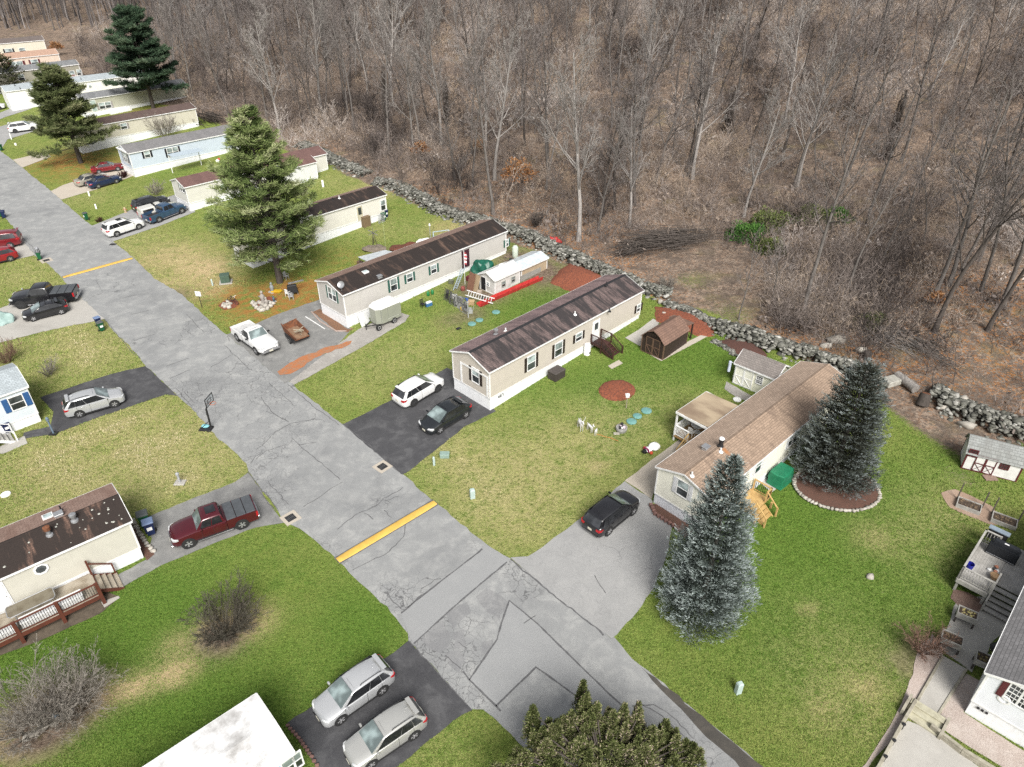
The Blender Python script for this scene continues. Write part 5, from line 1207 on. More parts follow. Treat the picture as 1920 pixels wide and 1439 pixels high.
M_PINE1 = tinted('pine_needles', [(0, (.026, .042, .014)), (.4, (.100, .142, .044)), (.75, (.215, .262, .100)), (1, (.36, .38, .21))])
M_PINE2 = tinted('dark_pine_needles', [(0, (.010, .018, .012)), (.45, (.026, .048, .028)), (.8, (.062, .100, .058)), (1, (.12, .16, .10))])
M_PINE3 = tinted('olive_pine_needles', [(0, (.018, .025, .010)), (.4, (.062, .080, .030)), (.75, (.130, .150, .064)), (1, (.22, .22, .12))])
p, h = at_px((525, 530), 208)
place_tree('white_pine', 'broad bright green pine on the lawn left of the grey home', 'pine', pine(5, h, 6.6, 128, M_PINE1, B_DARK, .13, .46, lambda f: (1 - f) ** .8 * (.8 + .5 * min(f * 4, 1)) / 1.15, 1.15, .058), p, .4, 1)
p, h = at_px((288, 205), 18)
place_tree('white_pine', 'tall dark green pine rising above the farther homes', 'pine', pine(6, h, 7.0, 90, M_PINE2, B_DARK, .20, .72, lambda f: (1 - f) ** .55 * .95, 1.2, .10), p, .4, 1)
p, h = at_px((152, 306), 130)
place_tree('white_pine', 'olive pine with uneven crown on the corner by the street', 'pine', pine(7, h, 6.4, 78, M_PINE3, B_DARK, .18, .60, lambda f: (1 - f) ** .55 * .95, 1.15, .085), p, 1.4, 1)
p, h = at_px((12, 172), 104)
place_tree('yew_tree', 'rounded dark conifer cut by the left edge beside the olive home', 'conifer', spruce(9, h, 5.5, 26, 18, tinted('yew_needles', [(0, (.014, .018, .008)), (.6, (.045, .052, .022)), (1, (.10, .10, .05))]), B_DARK, dens=.6, prof=.5, tipw=.18), p, 0, 1)
# evergreen with many leaders in front of the drone
def juniper(seed, H, leaders, mleaf):
    rg = np.random.default_rng(seed); C, D, Ls, Ws, Tn = [], [], [], [], []
    for (x, y, h, r_) in leaders:
        n_ = int(6500 * r_ * h / 3); t_ = rg.random(n_); a_ = rg.uniform(0, 6.283, n_)
        rr = r_ * (1 - t_) ** .6 * rg.uniform(.45, 1.05, n_) * (1 + .25 * np.sin(a_ * 3 + t_ * 9 + x * 3)); z = H - 3.4 + (h) * t_
        C.append(np.stack([x + rr * np.cos(a_), y + rr * np.sin(a_), z], 1)); D.append(np.stack([np.cos(a_) * .6, np.sin(a_) * .6, np.ones(n_)], 1) + rg.normal(0, .4, (n_, 3)))
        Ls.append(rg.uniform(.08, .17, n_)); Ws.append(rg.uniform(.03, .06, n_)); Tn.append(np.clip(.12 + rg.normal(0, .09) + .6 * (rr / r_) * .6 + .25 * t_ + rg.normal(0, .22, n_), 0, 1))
    C, D, Ls, Ws, Tn = map(np.concatenate, (C, D, Ls, Ws, Tn)); V, F = strips(C, D, Ls, Ws)
    tr, f2 = tubes([(0, 0, -.3, 0, 0, H - 3, .22, .15)] + [(0, 0, H - 4, x, y, H - 3.4 + h * .8, .08, .02) for x, y, h, r_ in leaders], 6)
    return np_mesh('trunk', tr, [f2], B_DARK), np_mesh('crown', V, [F], mleaf, attrs=dict(tint=np.repeat(Tn, 4)))
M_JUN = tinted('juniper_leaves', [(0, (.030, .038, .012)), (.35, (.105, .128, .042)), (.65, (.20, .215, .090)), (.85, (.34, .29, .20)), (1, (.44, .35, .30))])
jp = PZ(1145, 1400, 4.6); ld = []
for u, v, r_ in [(1000, 1325, .5), (1045, 1358, .45), (1072, 1335, .55), (1100, 1305, .65), (1120, 1320, .5), (1150, 1335, .7), (1172, 1322, .45), (1200, 1330, .5), (1225, 1365, .6), (1250, 1352, .5), (1270, 1380, .5), (1300, 1395, .45), (1025, 1390, .7), (1090, 1385, .9), (1150, 1395, 1.0), (1210, 1400, .9), (1265, 1425, .8), (985, 1410, .6), (1040, 1430, .9), (1120, 1440, 1.1), (1190, 1445, 1.1), (930, 1435, .5), (960, 1425, .5)]:
    zt = 4.9 - (v - 1305) / 95 * 1.0 + rnd.uniform(-.2, .2); q = PZ(u, v, zt); ld.append((q.x - jp.x, q.y - jp.y, zt - 2.2, r_ * .95))
ld += [(x + rnd.gauss(0, .45), y + rnd.gauss(0, .45), h * rnd.uniform(.62, .94), rnd.uniform(.22, .42)) for x, y, h, r_ in ld for _ in range(3)]
gz = T(jp.x, jp.y)
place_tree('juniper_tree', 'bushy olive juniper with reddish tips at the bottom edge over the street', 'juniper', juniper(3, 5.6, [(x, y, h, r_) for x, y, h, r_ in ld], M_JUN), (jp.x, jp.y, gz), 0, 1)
# bare garden shrubs
def shrub(seed, n_, h, r_, m, kids=(4, 4, 3), tw=.010, vase=.55):
    rr = random.Random(seed); out = []
    for i in range(n_):
        a_ = rr.uniform(0, 6.28); d = Vector((math.cos(a_) * vase * rr.uniform(.2, 1.2), math.sin(a_) * vase * rr.uniform(.2, 1.2), 1))
        grow(rr, out, (math.cos(a_) * r_ * .12, math.sin(a_) * r_ * .12, -.1), d, h * rr.uniform(.65, 1.05), .028, 1, 3, (0,) + kids[:2], .03, (.35, .8), .3, .18, .45)
    o = np.array(out); sg = o[:, 1:]; sg[:, 6:8] = np.maximum(sg[:, 6:8], tw)
    V, F = join([tubes(sg[o[:, 0] == 1], 4), tubes(sg[o[:, 0] > 1], 2)])
    return np_mesh('bare_shrub', V, F, m)
def put_shrub(label, px, top, n_, vase, m, seed, group=None, kids=(9, 7, 3), name='bare_shrub', tw=.008, hs=.74):
    p, h = at_px(px, top); o = link(name, shrub(seed, n_, h * hs, h * .4, m, kids, vase=vase, tw=tw), None, p); tag(o, label, 'shrub', group); return o
B_SH1 = bark('olive_twigs', (.10, .092, .072), (.065, .057, .045), .1); B_SH2 = bark('grey_twigs', (.27, .25, .22), (.19, .165, .14), .1); B_SH3 = bark('red_twigs', (.20, .12, .09), (.15, .10, .08), .1)
put_shrub('dark bare shrub on a straw patch in the near left lawn', (425, 1188), 1066, 46, .95, B_SH1, 21, tw=.013, hs=.56)
for px, top, sd in (((60, 1365), 1225, 22), ((105, 1345), 1218, 23), ((145, 1330), 1212, 24)):
    put_shrub({22: 'leftmost of the greyish bare bushes in the ringed bed', 23: 'middle greyish bare bush of the ringed bed', 24: 'right hand greyish bare bush of the ringed bed, by the straw'}[sd], px, top, 36, 1.2, B_SH2, sd, hs=.6, group='greyish bushes of the ringed bed')
put_shrub('reddish bare bush at the left edge above the blue-shuttered house', (15, 680), 630, 24, .8, B_SH3, 25)
put_shrub('thin pale bare bush on the lawn above the blue-shuttered house', (92, 705), 665, 14, .8, B_SH2, 26)
put_shrub('small pinkish bare bush by the gravel strip near the right deck', (1728, 1222), 1160, 26, .9, B_SH3, 27, tw=.008)
put_shrub('spreading bare bush in front of the beige home', (312, 258), 195, 22, 1.1, B_SH2, 28, tw=.02)
put_shrub('low bare bush behind the black car and the pickups', (292, 366), 330, 14, 1.0, B_SH2, 29, tw=.016)
put_shrub('dark red bare shrub beside the navy sedan', (232, 334), 316, 26, 1.0, bark('burgundy_twigs', (.07, .03, .03), (.04, .02, .02)), 30, tw=.02)
put_shrub('small brown shrub by the green bin across from the pickups', (187, 416), 403, 20, 1.0, bark('brown_twigs', (.10, .05, .04), (.07, .04, .03)), 31, tw=.014)
put_shrub('bristly dark bush just behind the long stone wall', (1005, 425), 388, 26, .9, B_DARK, 32, tw=.014)
put_shrub('grey twiggy bush where the stone wall breaks off', (1250, 540), 510, 26, 1.1, B_SH2, 33, tw=.012)
# evergreen bushes in the brush
def leafball(seed, r_, n_, m, sq=(1, 1, .8), lw=.2):
    rg = np.random.default_rng(seed); d = rg.normal(0, 1, (n_, 3)); d /= np.linalg.norm(d, axis=1, keepdims=True); d[:, 2] = np.abs(d[:, 2])
    lump = 1 + .22 * np.sin(d[:, 0] * 5 + seed) * np.cos(d[:, 1] * 4 + seed * 2) + .15 * np.sin(d[:, 2] * 9)
    C = d * (r_ * lump * rg.uniform(.6, 1.05, n_))[:, None] * np.array(sq); V, F = strips(C, d + rg.normal(0, .7, (n_, 3)), rg.uniform(.7, 1.3, n_) * lw, rg.uniform(.7, 1.2, n_) * lw * .6)
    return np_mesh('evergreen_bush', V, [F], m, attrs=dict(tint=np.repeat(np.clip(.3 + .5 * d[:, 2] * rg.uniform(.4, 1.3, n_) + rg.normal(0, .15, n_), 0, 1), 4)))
M_EV1 = tinted('bright_evergreen', [(0, (.012, .030, .008)), (.5, (.045, .115, .024)), (1, (.11, .23, .05))]); M_EV2 = tinted('olive_evergreen', [(0, (.02, .03, .008)), (.5, (.075, .10, .03)), (1, (.17, .20, .07))])
for px, r_, m, lab, sd in [((1400, 445), 2.0, M_EV1, 'bright green bush left of the others in the brown brush', 1), ((1442, 425), 2.2, M_EV2, 'olive green bush behind the bright green one', 2), ((1525, 415), 2.2, M_EV2, 'yellowish green bush right of the pair in the brush', 3), ((1566, 412), 1.5, M_EV1, 'small dark green bush beside the yellowish one', 4), ((1445, 470), 1.6, M_EV2, 'low mossy bush below the bright green one', 5), ((1635, 690 - 80), 1.3, M_EV2, 'dull green bush in the tangle right of the clearing', 6)]:
    tag(link('evergreen_bush', leafball(sd, r_, 2600, m, (1.2, 1, .75)), None, P(*px)), lab, 'bush')
M_OAK = tinted('dead_oak_leaves', [(0, (.10, .045, .02)), (.6, (.24, .115, .05)), (1, (.34, .20, .10))])
for px, top, lab, sd in [((972, 366), 292, 'little oak still holding orange leaves behind the stone wall', 41), ((790, 300), 262, 'bush with withered orange leaves in the brush', 42), ((900, 285), 262, 'second withered orange bush, right of the first', 43), ((1750, 575), 548, 'orange leaved sapling under the leaning trees', 44), ((110, 105), 75, 'rust brown leafy bush by the farthest homes', 45)]:
    p, h = at_px(px, top); o = thing('oak_sapling', lab, 'sapling', p + Vector((0, 0, h * .45))); link('crown', leafball(sd, h * .42, 700, M_OAK, (1, 1, .9), .28), o)
    v, f = tubes([(0, 0, -h * .5, 0, 0, h * .3, .06, .03)], 5); link('trunk', np_mesh('trunk', v, [f], B_DARK), o)
# vine-wrapped dead trunks
for px, top, lab, sd in [((728, 238), 125, 'dead trunk wrapped in dark vines in the middle of the slope', 51), ((838, 232), 150, 'shorter vine-wrapped stump right of the vine-clad trunk', 52), ((1362, 252), 170, 'dark vine-wrapped trunk above the clearing', 53), ((1660, 300), 170, 'vine-draped trunk on the right of the slope', 54), ((1410, 120), 40, 'vine-hung dead tree near the top of the slope', 55)]:
    p, h = at_px(px, top); rr = random.Random(sd); sg = [(0, 0, -.3, .2, 0, h, .3, .12)]; tw_ = []
    for i in range(420):
        z = h * rr.random() ** 1.2; a_ = rr.uniform(0, 6.28); r0 = .3 + .9 * (1 - z / h) * rr.random(); x0, y0 = math.cos(a_) * r0, math.sin(a_) * r0; tw_.append((x0, y0, z, x0 * .5 + rr.gauss(0, .3), y0 * .5 + rr.gauss(0, .3), max(0, z - rr.uniform(.6, 2.2)), .03, .02))
    v, f = tubes(sg, 6); o = thing('vine_covered_trunk', lab, 'dead tree', p); link('trunk', np_mesh('trunk', v, [f], B_DARK), o); v, f = tubes(tw_, 2); link('vines', np_mesh('vines', v, [f], B_DARK), o)
# ---------------------------------------------------------------- dry stone walls, boulders, mulch
def rocks(n_, f):
    """n_ irregular stones; f(i) -> centre, size(3), tint"""
    bm = bmesh.new(); bmesh.ops.create_icosphere(bm, subdivisions=1, radius=1); bm.verts.index_update()
    bv = np.array([v.co[:] for v in bm.verts]); bf = np.array([[v.index for v in f_.verts] for f_ in bm.faces]); bm.free()
    V, F, A_ = [], [], []
    for i in range(n_):
        c, s_, tn = f(i)
        k_ = 1 + nrg.normal(0, .16, (len(bv), 1)); v = np.sign(bv) * np.abs(bv) ** .5 * k_ * np.array(s_)
        e = Matrix.Rotation(rnd.uniform(0, 6.28), 3, 'Z') @ Matrix.Rotation(rnd.gauss(0, .25), 3, 'X') @ Matrix.Rotation(rnd.gauss(0, .25), 3, 'Y')
        V.append(v @ np.array(e).T + np.array(c)); F.append(bf + i * len(bv)); A_.append(np.full(len(bv), tn))
    return np.concatenate(V), [np.concatenate(F)], np.concatenate(A_)
M_STONE = tinted('field_stone', [(0, (.040, .040, .036)), (.3, (.12, .12, .105)), (.7, (.25, .245, .22)), (1, (.42, .41, .38))], second=(5, (.11, .11, .085), .45))
M_STONEP = tinted('pale_stone', [(0, (.22, .20, .17)), (1, (.48, .45, .40))], second=(5, (.25, .23, .2), .5))
def wall(label, px, per_m, width, height, tumble=.5):
    ol = outline([P(u, v) for u, v in px], .25, .25, False); n_ = int(len(ol) * .25 * per_m)
    def f(i):
        a_ = rnd.random() * (len(ol) - 1.001); k_ = int(a_); p = ol[k_].lerp(ol[k_ + 1], a_ - k_); d = (ol[k_ + 1] - ol[k_]).normalized(); nn = Vector((-d.y, d.x))
        o = max(-1.5, min(1.5, rnd.gauss(0, .55))); hh = height * max(0, 1 - abs(o) ** 2.2 * .75) * (.8 + .35 * mnoise.noise((p.x * .5, p.y * .5, 1)))
        z = max(0, hh) * (rnd.random() ** .35); p = p + nn * o * width * .62; s_ = rnd.uniform(.09, .21) * (1.5 if rnd.random() < .10 else 1)
        return (p.x, p.y, T(p.x, p.y) + z - .02), (s_ * rnd.uniform(.9, 1.5), s_, s_ * rnd.uniform(.35, .62)), min(1, max(0, rnd.gauss(.45, .25)))
    V, F, A_ = rocks(int(n_ * 2.2), f); o = link('stone_wall', np_mesh('stone_wall', V, F, M_STONE, attrs=dict(tint=A_))); return tag(o, label, 'stone wall')
wall('upper stretch of tumbled stone wall, ending beside the little white shed', [(566, 272), (600, 288), (640, 308), (690, 330)], 40, 2.2, .9)
wall('long grey dry stone wall along the wood, behind the two dark roofed homes', [(706, 342), (745, 352), (790, 375), (825, 396), (860, 408), (930, 425), (990, 447), (1050, 475), (1100, 498), (1150, 520), (1195, 540)], 52, 2.1, 1.1)
wall('short broken stretch of stone wall behind the tan home', [(1196, 538), (1225, 545), (1262, 556)], 36, 2.0, .7)
wall('low stone edging above the red mulch behind the brown shed', [(1245, 572), (1290, 585), (1330, 605), (1352, 618)], 34, 1.2, .55)
wall('dry stone wall behind the cream shed and the brown roofed home', [(1345, 615), (1400, 632), (1470, 655), (1540, 678), (1600, 700), (1640, 716)], 56, 2.0, 1.15)
wall('dry stone wall at the right edge behind the white and red shed', [(1745, 742), (1800, 768), (1850, 792), (1920, 815), (1990, 840)], 58, 2.3, 1.3)
wall('crooked line of edging stones round the near dark red mulch', [(1338, 640), (1362, 655), (1395, 676), (1432, 690)], 14, .35, .2)
for px, s_, lab in [((1568, 640), (1.25, .8, .6), 'big smooth tan boulder on top of the stone wall'), ((1548, 650), (.9, .7, .4), 'flat tan boulder beside the smooth big one'), ((1612, 660), (.9, .6, .5), 'pale boulder by the tree stump'), ((1805, 756), (.8, .7, .7), 'round pale boulder on the right stone wall'), ((1765, 768), (.45, .4, .4), 'small round pale stone at the foot of the right wall'), ((1812, 800), (1.0, .6, .5), 'long grey boulder before the gap in the right wall'),
                    ((1238, 568), (.5, .4, .45), 'white quartz stone above the red mulch'), ((1244, 545), (.7, .5, .4), 'white stone at the broken end of the wall'), ((1063, 524), (.3, .25, .3), 'single stone on the red mulch mound'), ((1245, 590), (.4, .3, .3), 'grey stone on the red mulch strip'), ((1650, 712), (.5, .5, .4), 'white block by the blue spruce top'), ((1632, 1082), (.4, .35, .25), 'small dark stump like rock alone on the big lawn')]:
    V, F, A_ = rocks(1, lambda i: ((0, 0, s_[2] * .25), tuple(q * .68 for q in s_), rnd.uniform(.3, .9))); tag(link('boulder', np_mesh('boulder', V, F, M_STONEP, smooth=False, attrs=dict(tint=A_)), None, P(*px)), lab, 'boulder')
k = MB(); k.box((0, 0, .4), (1.6, 1.1, .5), .4, taper=.9); tag(k.build('stone_slab', mat('slab_stone', (.36, .35, .31), (.25, .24, .21), sc_=3), None, bevel=.06, loc=P(1668, 722)), 'square pale stone slab behind the dark spruce', 'stone slab')
lg = MB(); lg.tube((0, 0, .45), (-.7, 2.1, .6), .42, .34, 12); o = lg.build('log', bark('grey_log', (.30, .28, .26), (.16, .15, .14), 0), None, smooth=50, loc=P(1714, 738)); tag(o, 'big weathered grey log behind the dark spruce', 'log')
lg = MB(); lg.tube((0, 0, .1), (.2, .35, 1.05), .52, .42, 12); lg.tube((.19, .32, .95), (.21, .36, 1.08), .32, .32, 10, 1); o = lg.build('hollow_stump', [B_DARK, M_RUST], None, smooth=50, loc=P(1728, 762)); tag(o, 'dark hollow stump end below the grey log', 'stump')
lg = MB(); lg.lathe([(.5, -.1), (.42, .2), (.40, .6), (0, .61)], 12); tag(lg.build('tree_stump', B_DARK, None, loc=P(1624, 672)), 'dark sawn stump on the wall above the brown roof', 'stump')
def sticks(label, c, dirv, n_, ln, sp, r_, m, name='branch_pile', hz=.5):
    p = P(*c); q = P(*dirv); d = (q - p); d.z = 0; d.normalize(); side = Vector((-d.y, d.x, 0)); sg = []
    for i in range(n_):
        a_ = d * rnd.gauss(0, ln * .25) + side * rnd.gauss(0, sp) + Vector((0, 0, rnd.uniform(0, hz))); e = (d + side * rnd.gauss(0, .22) + Vector((0, 0, rnd.gauss(0, .08)))).normalized() * ln * rnd.uniform(.4, 1)
        sg.append((*(a_ - e / 2), *(a_ + e / 2), r_ * rnd.uniform(.6, 1.5), r_ * .5))
    v, f = tubes(sg, 4); return tag(link(name, np_mesh(name, v, [f], m), None, p), label, 'branch pile')
sticks('fan of grey cut branches heaped beyond the stone wall', (1660, 630), (1710, 668), 110, 5.5, 1.0, .04, B_PALE)
sticks('second thinner heap of cut branches right of the first', (1745, 660), (1790, 690), 50, 5.0, .8, .035, B_GREY)
sticks('long dark windrow of brush along the top of the clearing', (1260, 455), (1360, 440), 260, 7, 1.2, .035, B_DARK, hz=1.3)
sticks('dark brush heap at the left end of the windrow', (1190, 470), (1230, 455), 110, 5, 1.0, .035, B_DARK, hz=.9)
sticks('heap of dark brush and limbs at the back corner of the beige home', (395, 228), (420, 240), 90, 6, 1.5, .06, B_DARK, hz=1.5)
def mulchmat(name, c, c2): return mat(name, c, c2, sc_=8, rough=.95, bump=1.0, bsc=11)
M_MRED = mulchmat('red_mulch', (.25, .078, .040), (.105, .040, .028)); M_MDK = mulchmat('dark_mulch', (.10, .045, .035), (.065, .038, .03)); M_MBR = mulchmat('brown_mulch', (.12, .062, .045), (.085, .05, .038))
def mound(name, label, px, h, m, cat='mulch bed', jit=.15):
    ol = outline([P(u, v) for u, v in px], .35, jit); c = sum((Vector((p.x, p.y)) for p in ol), Vector((0, 0))) / len(ol); V, F = [], []; n_ = len(ol); z0 = T(c.x, c.y)
    rings = (1.0, .93, .75, .5, .25)
    for r_ in rings:
        for p in ol:
            q = c.lerp(Vector((p.x, p.y)), r_); V.append((q.x - c.x, q.y - c.y, T(q.x, q.y) - z0 + h * (1 - r_ ** 2.4) + (-.05 if r_ == 1 else .03 + .07 * mnoise.noise((q.x * 2.2, q.y * 2.2, 4)))))
    V.append((0, 0, h + .03))
    for i in range(len(rings) - 1):
        for k_ in range(n_): F.append((i * n_ + k_, i * n_ + (k_ + 1) % n_, (i + 1) * n_ + (k_ + 1) % n_, (i + 1) * n_ + k_))
    b_ = (len(rings) - 1) * n_
    for k_ in range(n_): F.append((b_ + k_, b_ + (k_ + 1) % n_, len(V) - 1))
    me = bpy.data.meshes.new(name); me.from_pydata(V, [], F); me.materials.append(m); me.polygons.foreach_set('use_smooth', [True] * len(F))
    return tag(link(name, me, None, (c.x, c.y, z0)), label, cat)
mound('mulch_bed', 'mounded red mulch bed behind the white hut and red trough', [(1067, 494), (1100, 505), (1137, 523), (1125, 538), (1108, 542), (1084, 554), (1060, 545), (1030, 531), (1045, 510)], .7, M_MRED)
mound('mulch_bed', 'long red mulch strip between brown shed and stone edging', [(1226, 575), (1262, 575), (1310, 590), (1342, 612), (1340, 632), (1310, 632), (1265, 612), (1228, 604)], .3, M_MRED)
a_ = [(1157 + 36 * math.cos(t_ * .4189), 733 + 20.5 * math.sin(t_ * .4189)) for t_ in range(15)]
mound('mulch_bed', 'round island of red mulch in the lawn before the tan home', a_, .22, M_MRED, jit=.06)
mound('mulch_bed', 'dark red mulch patch behind the cream shed', [(1345, 638), (1385, 632), (1425, 650), (1440, 668), (1425, 688), (1390, 674), (1358, 655)], .25, M_MDK)
bc = P(1568, 915)
sheet_pts = [Vector((bc.x + 2.9 * math.cos(t_ * .2618), bc.y + 2.3 * math.sin(t_ * .2618))) for t_ in range(24)]
o = sheet('mulch_bed', sheet_pts, M_MBR, .05, .05, world=True, kind=None); tag(o, 'brown mulch bed under the dark spruce', 'mulch bed')
V, F, A_ = rocks(64, lambda i: ((bc.x + 2.98 * math.cos(i * 6.283 / 64), bc.y + 2.38 * math.sin(i * 6.283 / 64), T(bc.x, bc.y) + .05), (.17, .12, .10), rnd.uniform(.3, 1)))
tag(link('stone_edging', np_mesh('stone_edging', V, F, M_STONEP, attrs=dict(tint=A_))), 'ring of pale edging stones round the dark spruce bed', 'edging')
pl = outline([P(u, v) for u, v in [(251, 978), (262, 1000), (275, 1020), (292, 1040)]], .30, .03, False)
V, F, A_ = rocks(len(pl), lambda i: ((pl[i].x, pl[i].y, .08), (.18, .14, .12), rnd.uniform(.5, 1)))
tag(link('stone_edging', np_mesh('stone_edging', V, F, M_STONEP, attrs=dict(tint=A_))), 'short row of whitish edging stones by the bins of the near left home', 'edging')
o = sheet('planting_strip', [(247, 978), (262, 1000), (290, 1040), (276, 1052), (262, 1030), (244, 990)], M_MBR, .03, .05, kind='structure')
bp = outline([P(u, v) for u, v in [(1220, 950), (1228, 966), (1262, 988), (1290, 1012)]], .26, .02, False)
k = MB()
for j in (0, 1):
    for i, p in enumerate(bp): k.box((p.x, p.y, T(p.x, p.y) + .08 + j * .13), (.25, .2, .12), rnd.uniform(-.5, .5))
tag(k.build('brick_edging', mat('pink_brick', (.22, .12, .10), (.14, .08, .07)), None, bevel=.02), 'two courses of pinkish blocks edging the bed at the cream gable', 'edging')
sheet('planting_strip', [(1222, 948), (1232, 964), (1264, 986), (1292, 1008), (1305, 992), (1262, 960), (1236, 944)], M_MBR, .06, .04)
o = sheet('planting_strip', [(586, 586), (600, 580), (612, 590), (652, 618), (664, 616), (652, 624), (630, 620)], mulchmat('leafy_mulch', (.20, .105, .06), (.13, .08, .055)), .04, .05)
k = MB(); pl = [P(584, 586), P(600, 604), P(630, 622), P(650, 622)]
for a_, b_ in zip(pl[:-1], pl[1:]): k.bar(a_ + Vector((0, 0, .06)), b_ + Vector((0, 0, .06)), .10, .12)
tag(k.build('border_edging', mat('pinkish_edging', (.40, .31, .27)), None), 'pinkish border round the leafy bed at the grey gable', 'edging')
pl = outline([P(u, v) for u, v in [(540, 1362), (560, 1385), (585, 1420), (600, 1445)]], .22, .02, False); k = MB()
for i, p in enumerate(pl): k.box((p.x, p.y, .07), (.2, .14, .14), rnd.uniform(-.4, .4))
tag(k.build('brick_edging', mat('pink_brick', (.2, .1, .1)), None, bevel=.02), 'row of pinkish bricks beside the white coated roof', 'edging')
# ring of stones in the near left bed
V, F, A_ = rocks(11, lambda i: (tuple(P(*[(58, 1380), (72, 1374), (88, 1362), (97, 1358), (112, 1352), (122, 1345), (130, 1338), (132, 1330), (50, 1385), (80, 1368), (105, 1356)][i]) + Vector((0, 0, .06))), (.22, .17, .1), rnd.uniform(.3, .7)))
tag(link('stone_edging', np_mesh('stone_edging', V, F, M_STONEP, attrs=dict(tint=A_))), 'broken ring of flat stones under the greyish bushes', 'edging')
k = MB(); k.lathe([(.17, 0), (.19, .28), (.17, .28), (.15, .25), (0, .25)], 14); tag(k.build('bucket', mat('pale_blue_plastic', (.36, .50, .62), rough=.4), None, loc=P(107, 1346)), 'pale blue bucket among the greyish bushes', 'bucket')
sheet('gravel_strip', [(1748, 1190), (1766, 1212), (1768, 1228), (1745, 1265), (1720, 1318), (1690, 1360), (1625, 1445), (1610, 1445), (1660, 1375), (1690, 1320), (1712, 1265), (1718, 1230), (1728, 1205)], asphalt('pink_gravel', (.38, .31, .27), (.56, .50, .46), (.16, .11, .09), 0, speck=1.0), .03, .12)
sheet('gravel_strip', [(1812, 1264), (1845, 1282), (1806, 1336), (1830, 1352), (1925, 1412), (1925, 1470), (1880, 1440), (1800, 1390), (1756, 1358), (1770, 1322)], asphalt('brown_gravel', (.34, .28, .245), (.52, .47, .43), (.13, .095, .08), 0, speck=1.0), .03, .05)
sheet('gravel_strip', [(1362, 716), (1372, 722), (1400, 738), (1418, 748), (1408, 756), (1380, 745), (1358, 730)], M_GRAV, .03, .06)
sheet('wood_chips', [(1764, 925), (1790, 918), (1820, 930), (1860, 950), (1870, 965), (1880, 985), (1858, 985), (1820, 970), (1780, 952)], asphalt('wood_chip', (.29, .20, .145), (.44, .34, .27), (.17, .12, .09), 0, speck=1.0), .03, .08)
sheet('wood_chips', [(1788, 1105), (1815, 1112), (1845, 1128), (1835, 1150), (1800, 1140), (1782, 1122)], asphalt('red_chip', (.16, .10, .08), (.28, .21, .17), (.13, .08, .06), 0, speck=1.0), .03, .08)
sheet('path_slab', [(1172, 634), (1196, 620), (1225, 598), (1236, 606), (1222, 640), (1200, 650)], M_CONC, .03, .03)
sheet('gravel_strip', [(1200, 655), (1240, 678), (1296, 648), (1330, 630), (1320, 626), (1292, 640), (1243, 668), (1210, 650)], M_PALEC, .035, .03)

# ---------------------------------------------------------------- sheds
def doorpanel(hs_, name, px, face, w_, h_, m, trim, brace=True, zb=.08):
    """double shed door with frame and X braces"""
    p = hs_.inter(*px, face)
    F = (lambda a, b_, n: (p.x + a, -n, zb + b_)) if face == 'S' else (lambda a, b_, n: (-n, p.y - a, zb + b_))
    k = MB(); k.b2(F(-w_ / 2, 0, -.01), F(w_ / 2, h_, .03)); d = k.build(name, m, hs_.root)
    for sg in (-1, 1):
        k = MB(); x0, x1 = (.0, w_ / 2) if sg > 0 else (-w_ / 2, .0); t_ = .07
        for a0, a1, b0, b1 in ((x0, x0 + t_, 0, h_), (x1 - t_, x1, 0, h_), (x0 + t_, x1 - t_, h_ - t_, h_), (x0 + t_, x1 - t_, 0, t_), (x0 + t_, x1 - t_, h_ * .48, h_ * .48 + t_)): k.b2(F(a0, b0, .025), F(a1, b1, .055))
        if brace: k.bar(F(x0 + t_, t_, .04), F(x1 - t_, h_ * .48, .04), .06, .02); k.bar(F(x1 - t_, t_, .043), F(x0 + t_, h_ * .48, .043), .06, .02)
        k.build('door_brace', trim, d)
    return d
def gambrel(hs_, roofm, brk=(.22, .62), rise=1.0, over=.12):
    """replaces the plain roof by a gambrel one"""
    bpy.data.objects.remove(hs_.roof.children[0]); W, L, ze = hs_.W, hs_.L, hs_.ze
    for c in [c for c in hs_.root.children if c.name.startswith(('fascia', 'wall', 'roof'))]:
        if not c.name.startswith('wall'): bpy.data.objects.remove(c)
    prof = [(-over, ze - .12), (W * brk[0], ze + rise * brk[1]), (W / 2, ze + rise), (W * (1 - brk[0]), ze + rise * brk[1]), (W + over, ze - .12)]
    k = MB()
    for (y0, z0), (y1, z1) in zip(prof[:-1], prof[1:]): k.slab((-over, y0, z0), (L + over, y0, z0), (L + over, y1, z1), (-over, y1, z1), .07)
    hs_.roof = k.build('roof', roofm, hs_.root)
    g = MB(); n_ = len(prof)
    for x in (.0, L): g.add([(x, max(0, min(W, y)), z - .06) for y, z in prof] , [tuple(range(n_))])
    g.build('gable', hs_.wall.data.materials[0], hs_.root)
    return hs_
M_SHEDW = mat('white_plywood', (.70, .69, .67), (.60, .59, .57), rough=.7, stripe=(0, .2, .18, .04))
BRN = mat('brown_board', (.040, .026, .022), (.032, .021, .018), rough=.6, stripe=(0, .2, .3, .06)); BRT = mat('light_brown_trim', (.13, .08, .055), rough=.6)
S1 = House('garden_shed', 'dark brown barn-roofed shed with a double door beside the tan home', (1242, 676), 45, 3.9, 2.5, .02, 1.75, .95, BRN, RF_BROWN, trim=BRT, cat='shed')
gambrel(S1, shingle('shed_brown_shingle', (.20, .125, .095), (.12, .08, .065), .4), rise=.95); doorpanel(S1, 'door', (1224, 650), 'F', 1.55, 1.75, BRN, BRT)
k = MB(); k.slab((4.0, .1, 2.1), (5.0, .1, 1.95), (5.0, 2.4, 1.95), (4.0, 2.4, 2.1), .06); k.build('lean_to_roof', shingle('shed_brown_shingle', (.2, .125, .095), (.12, .08, .065)), S1.root)
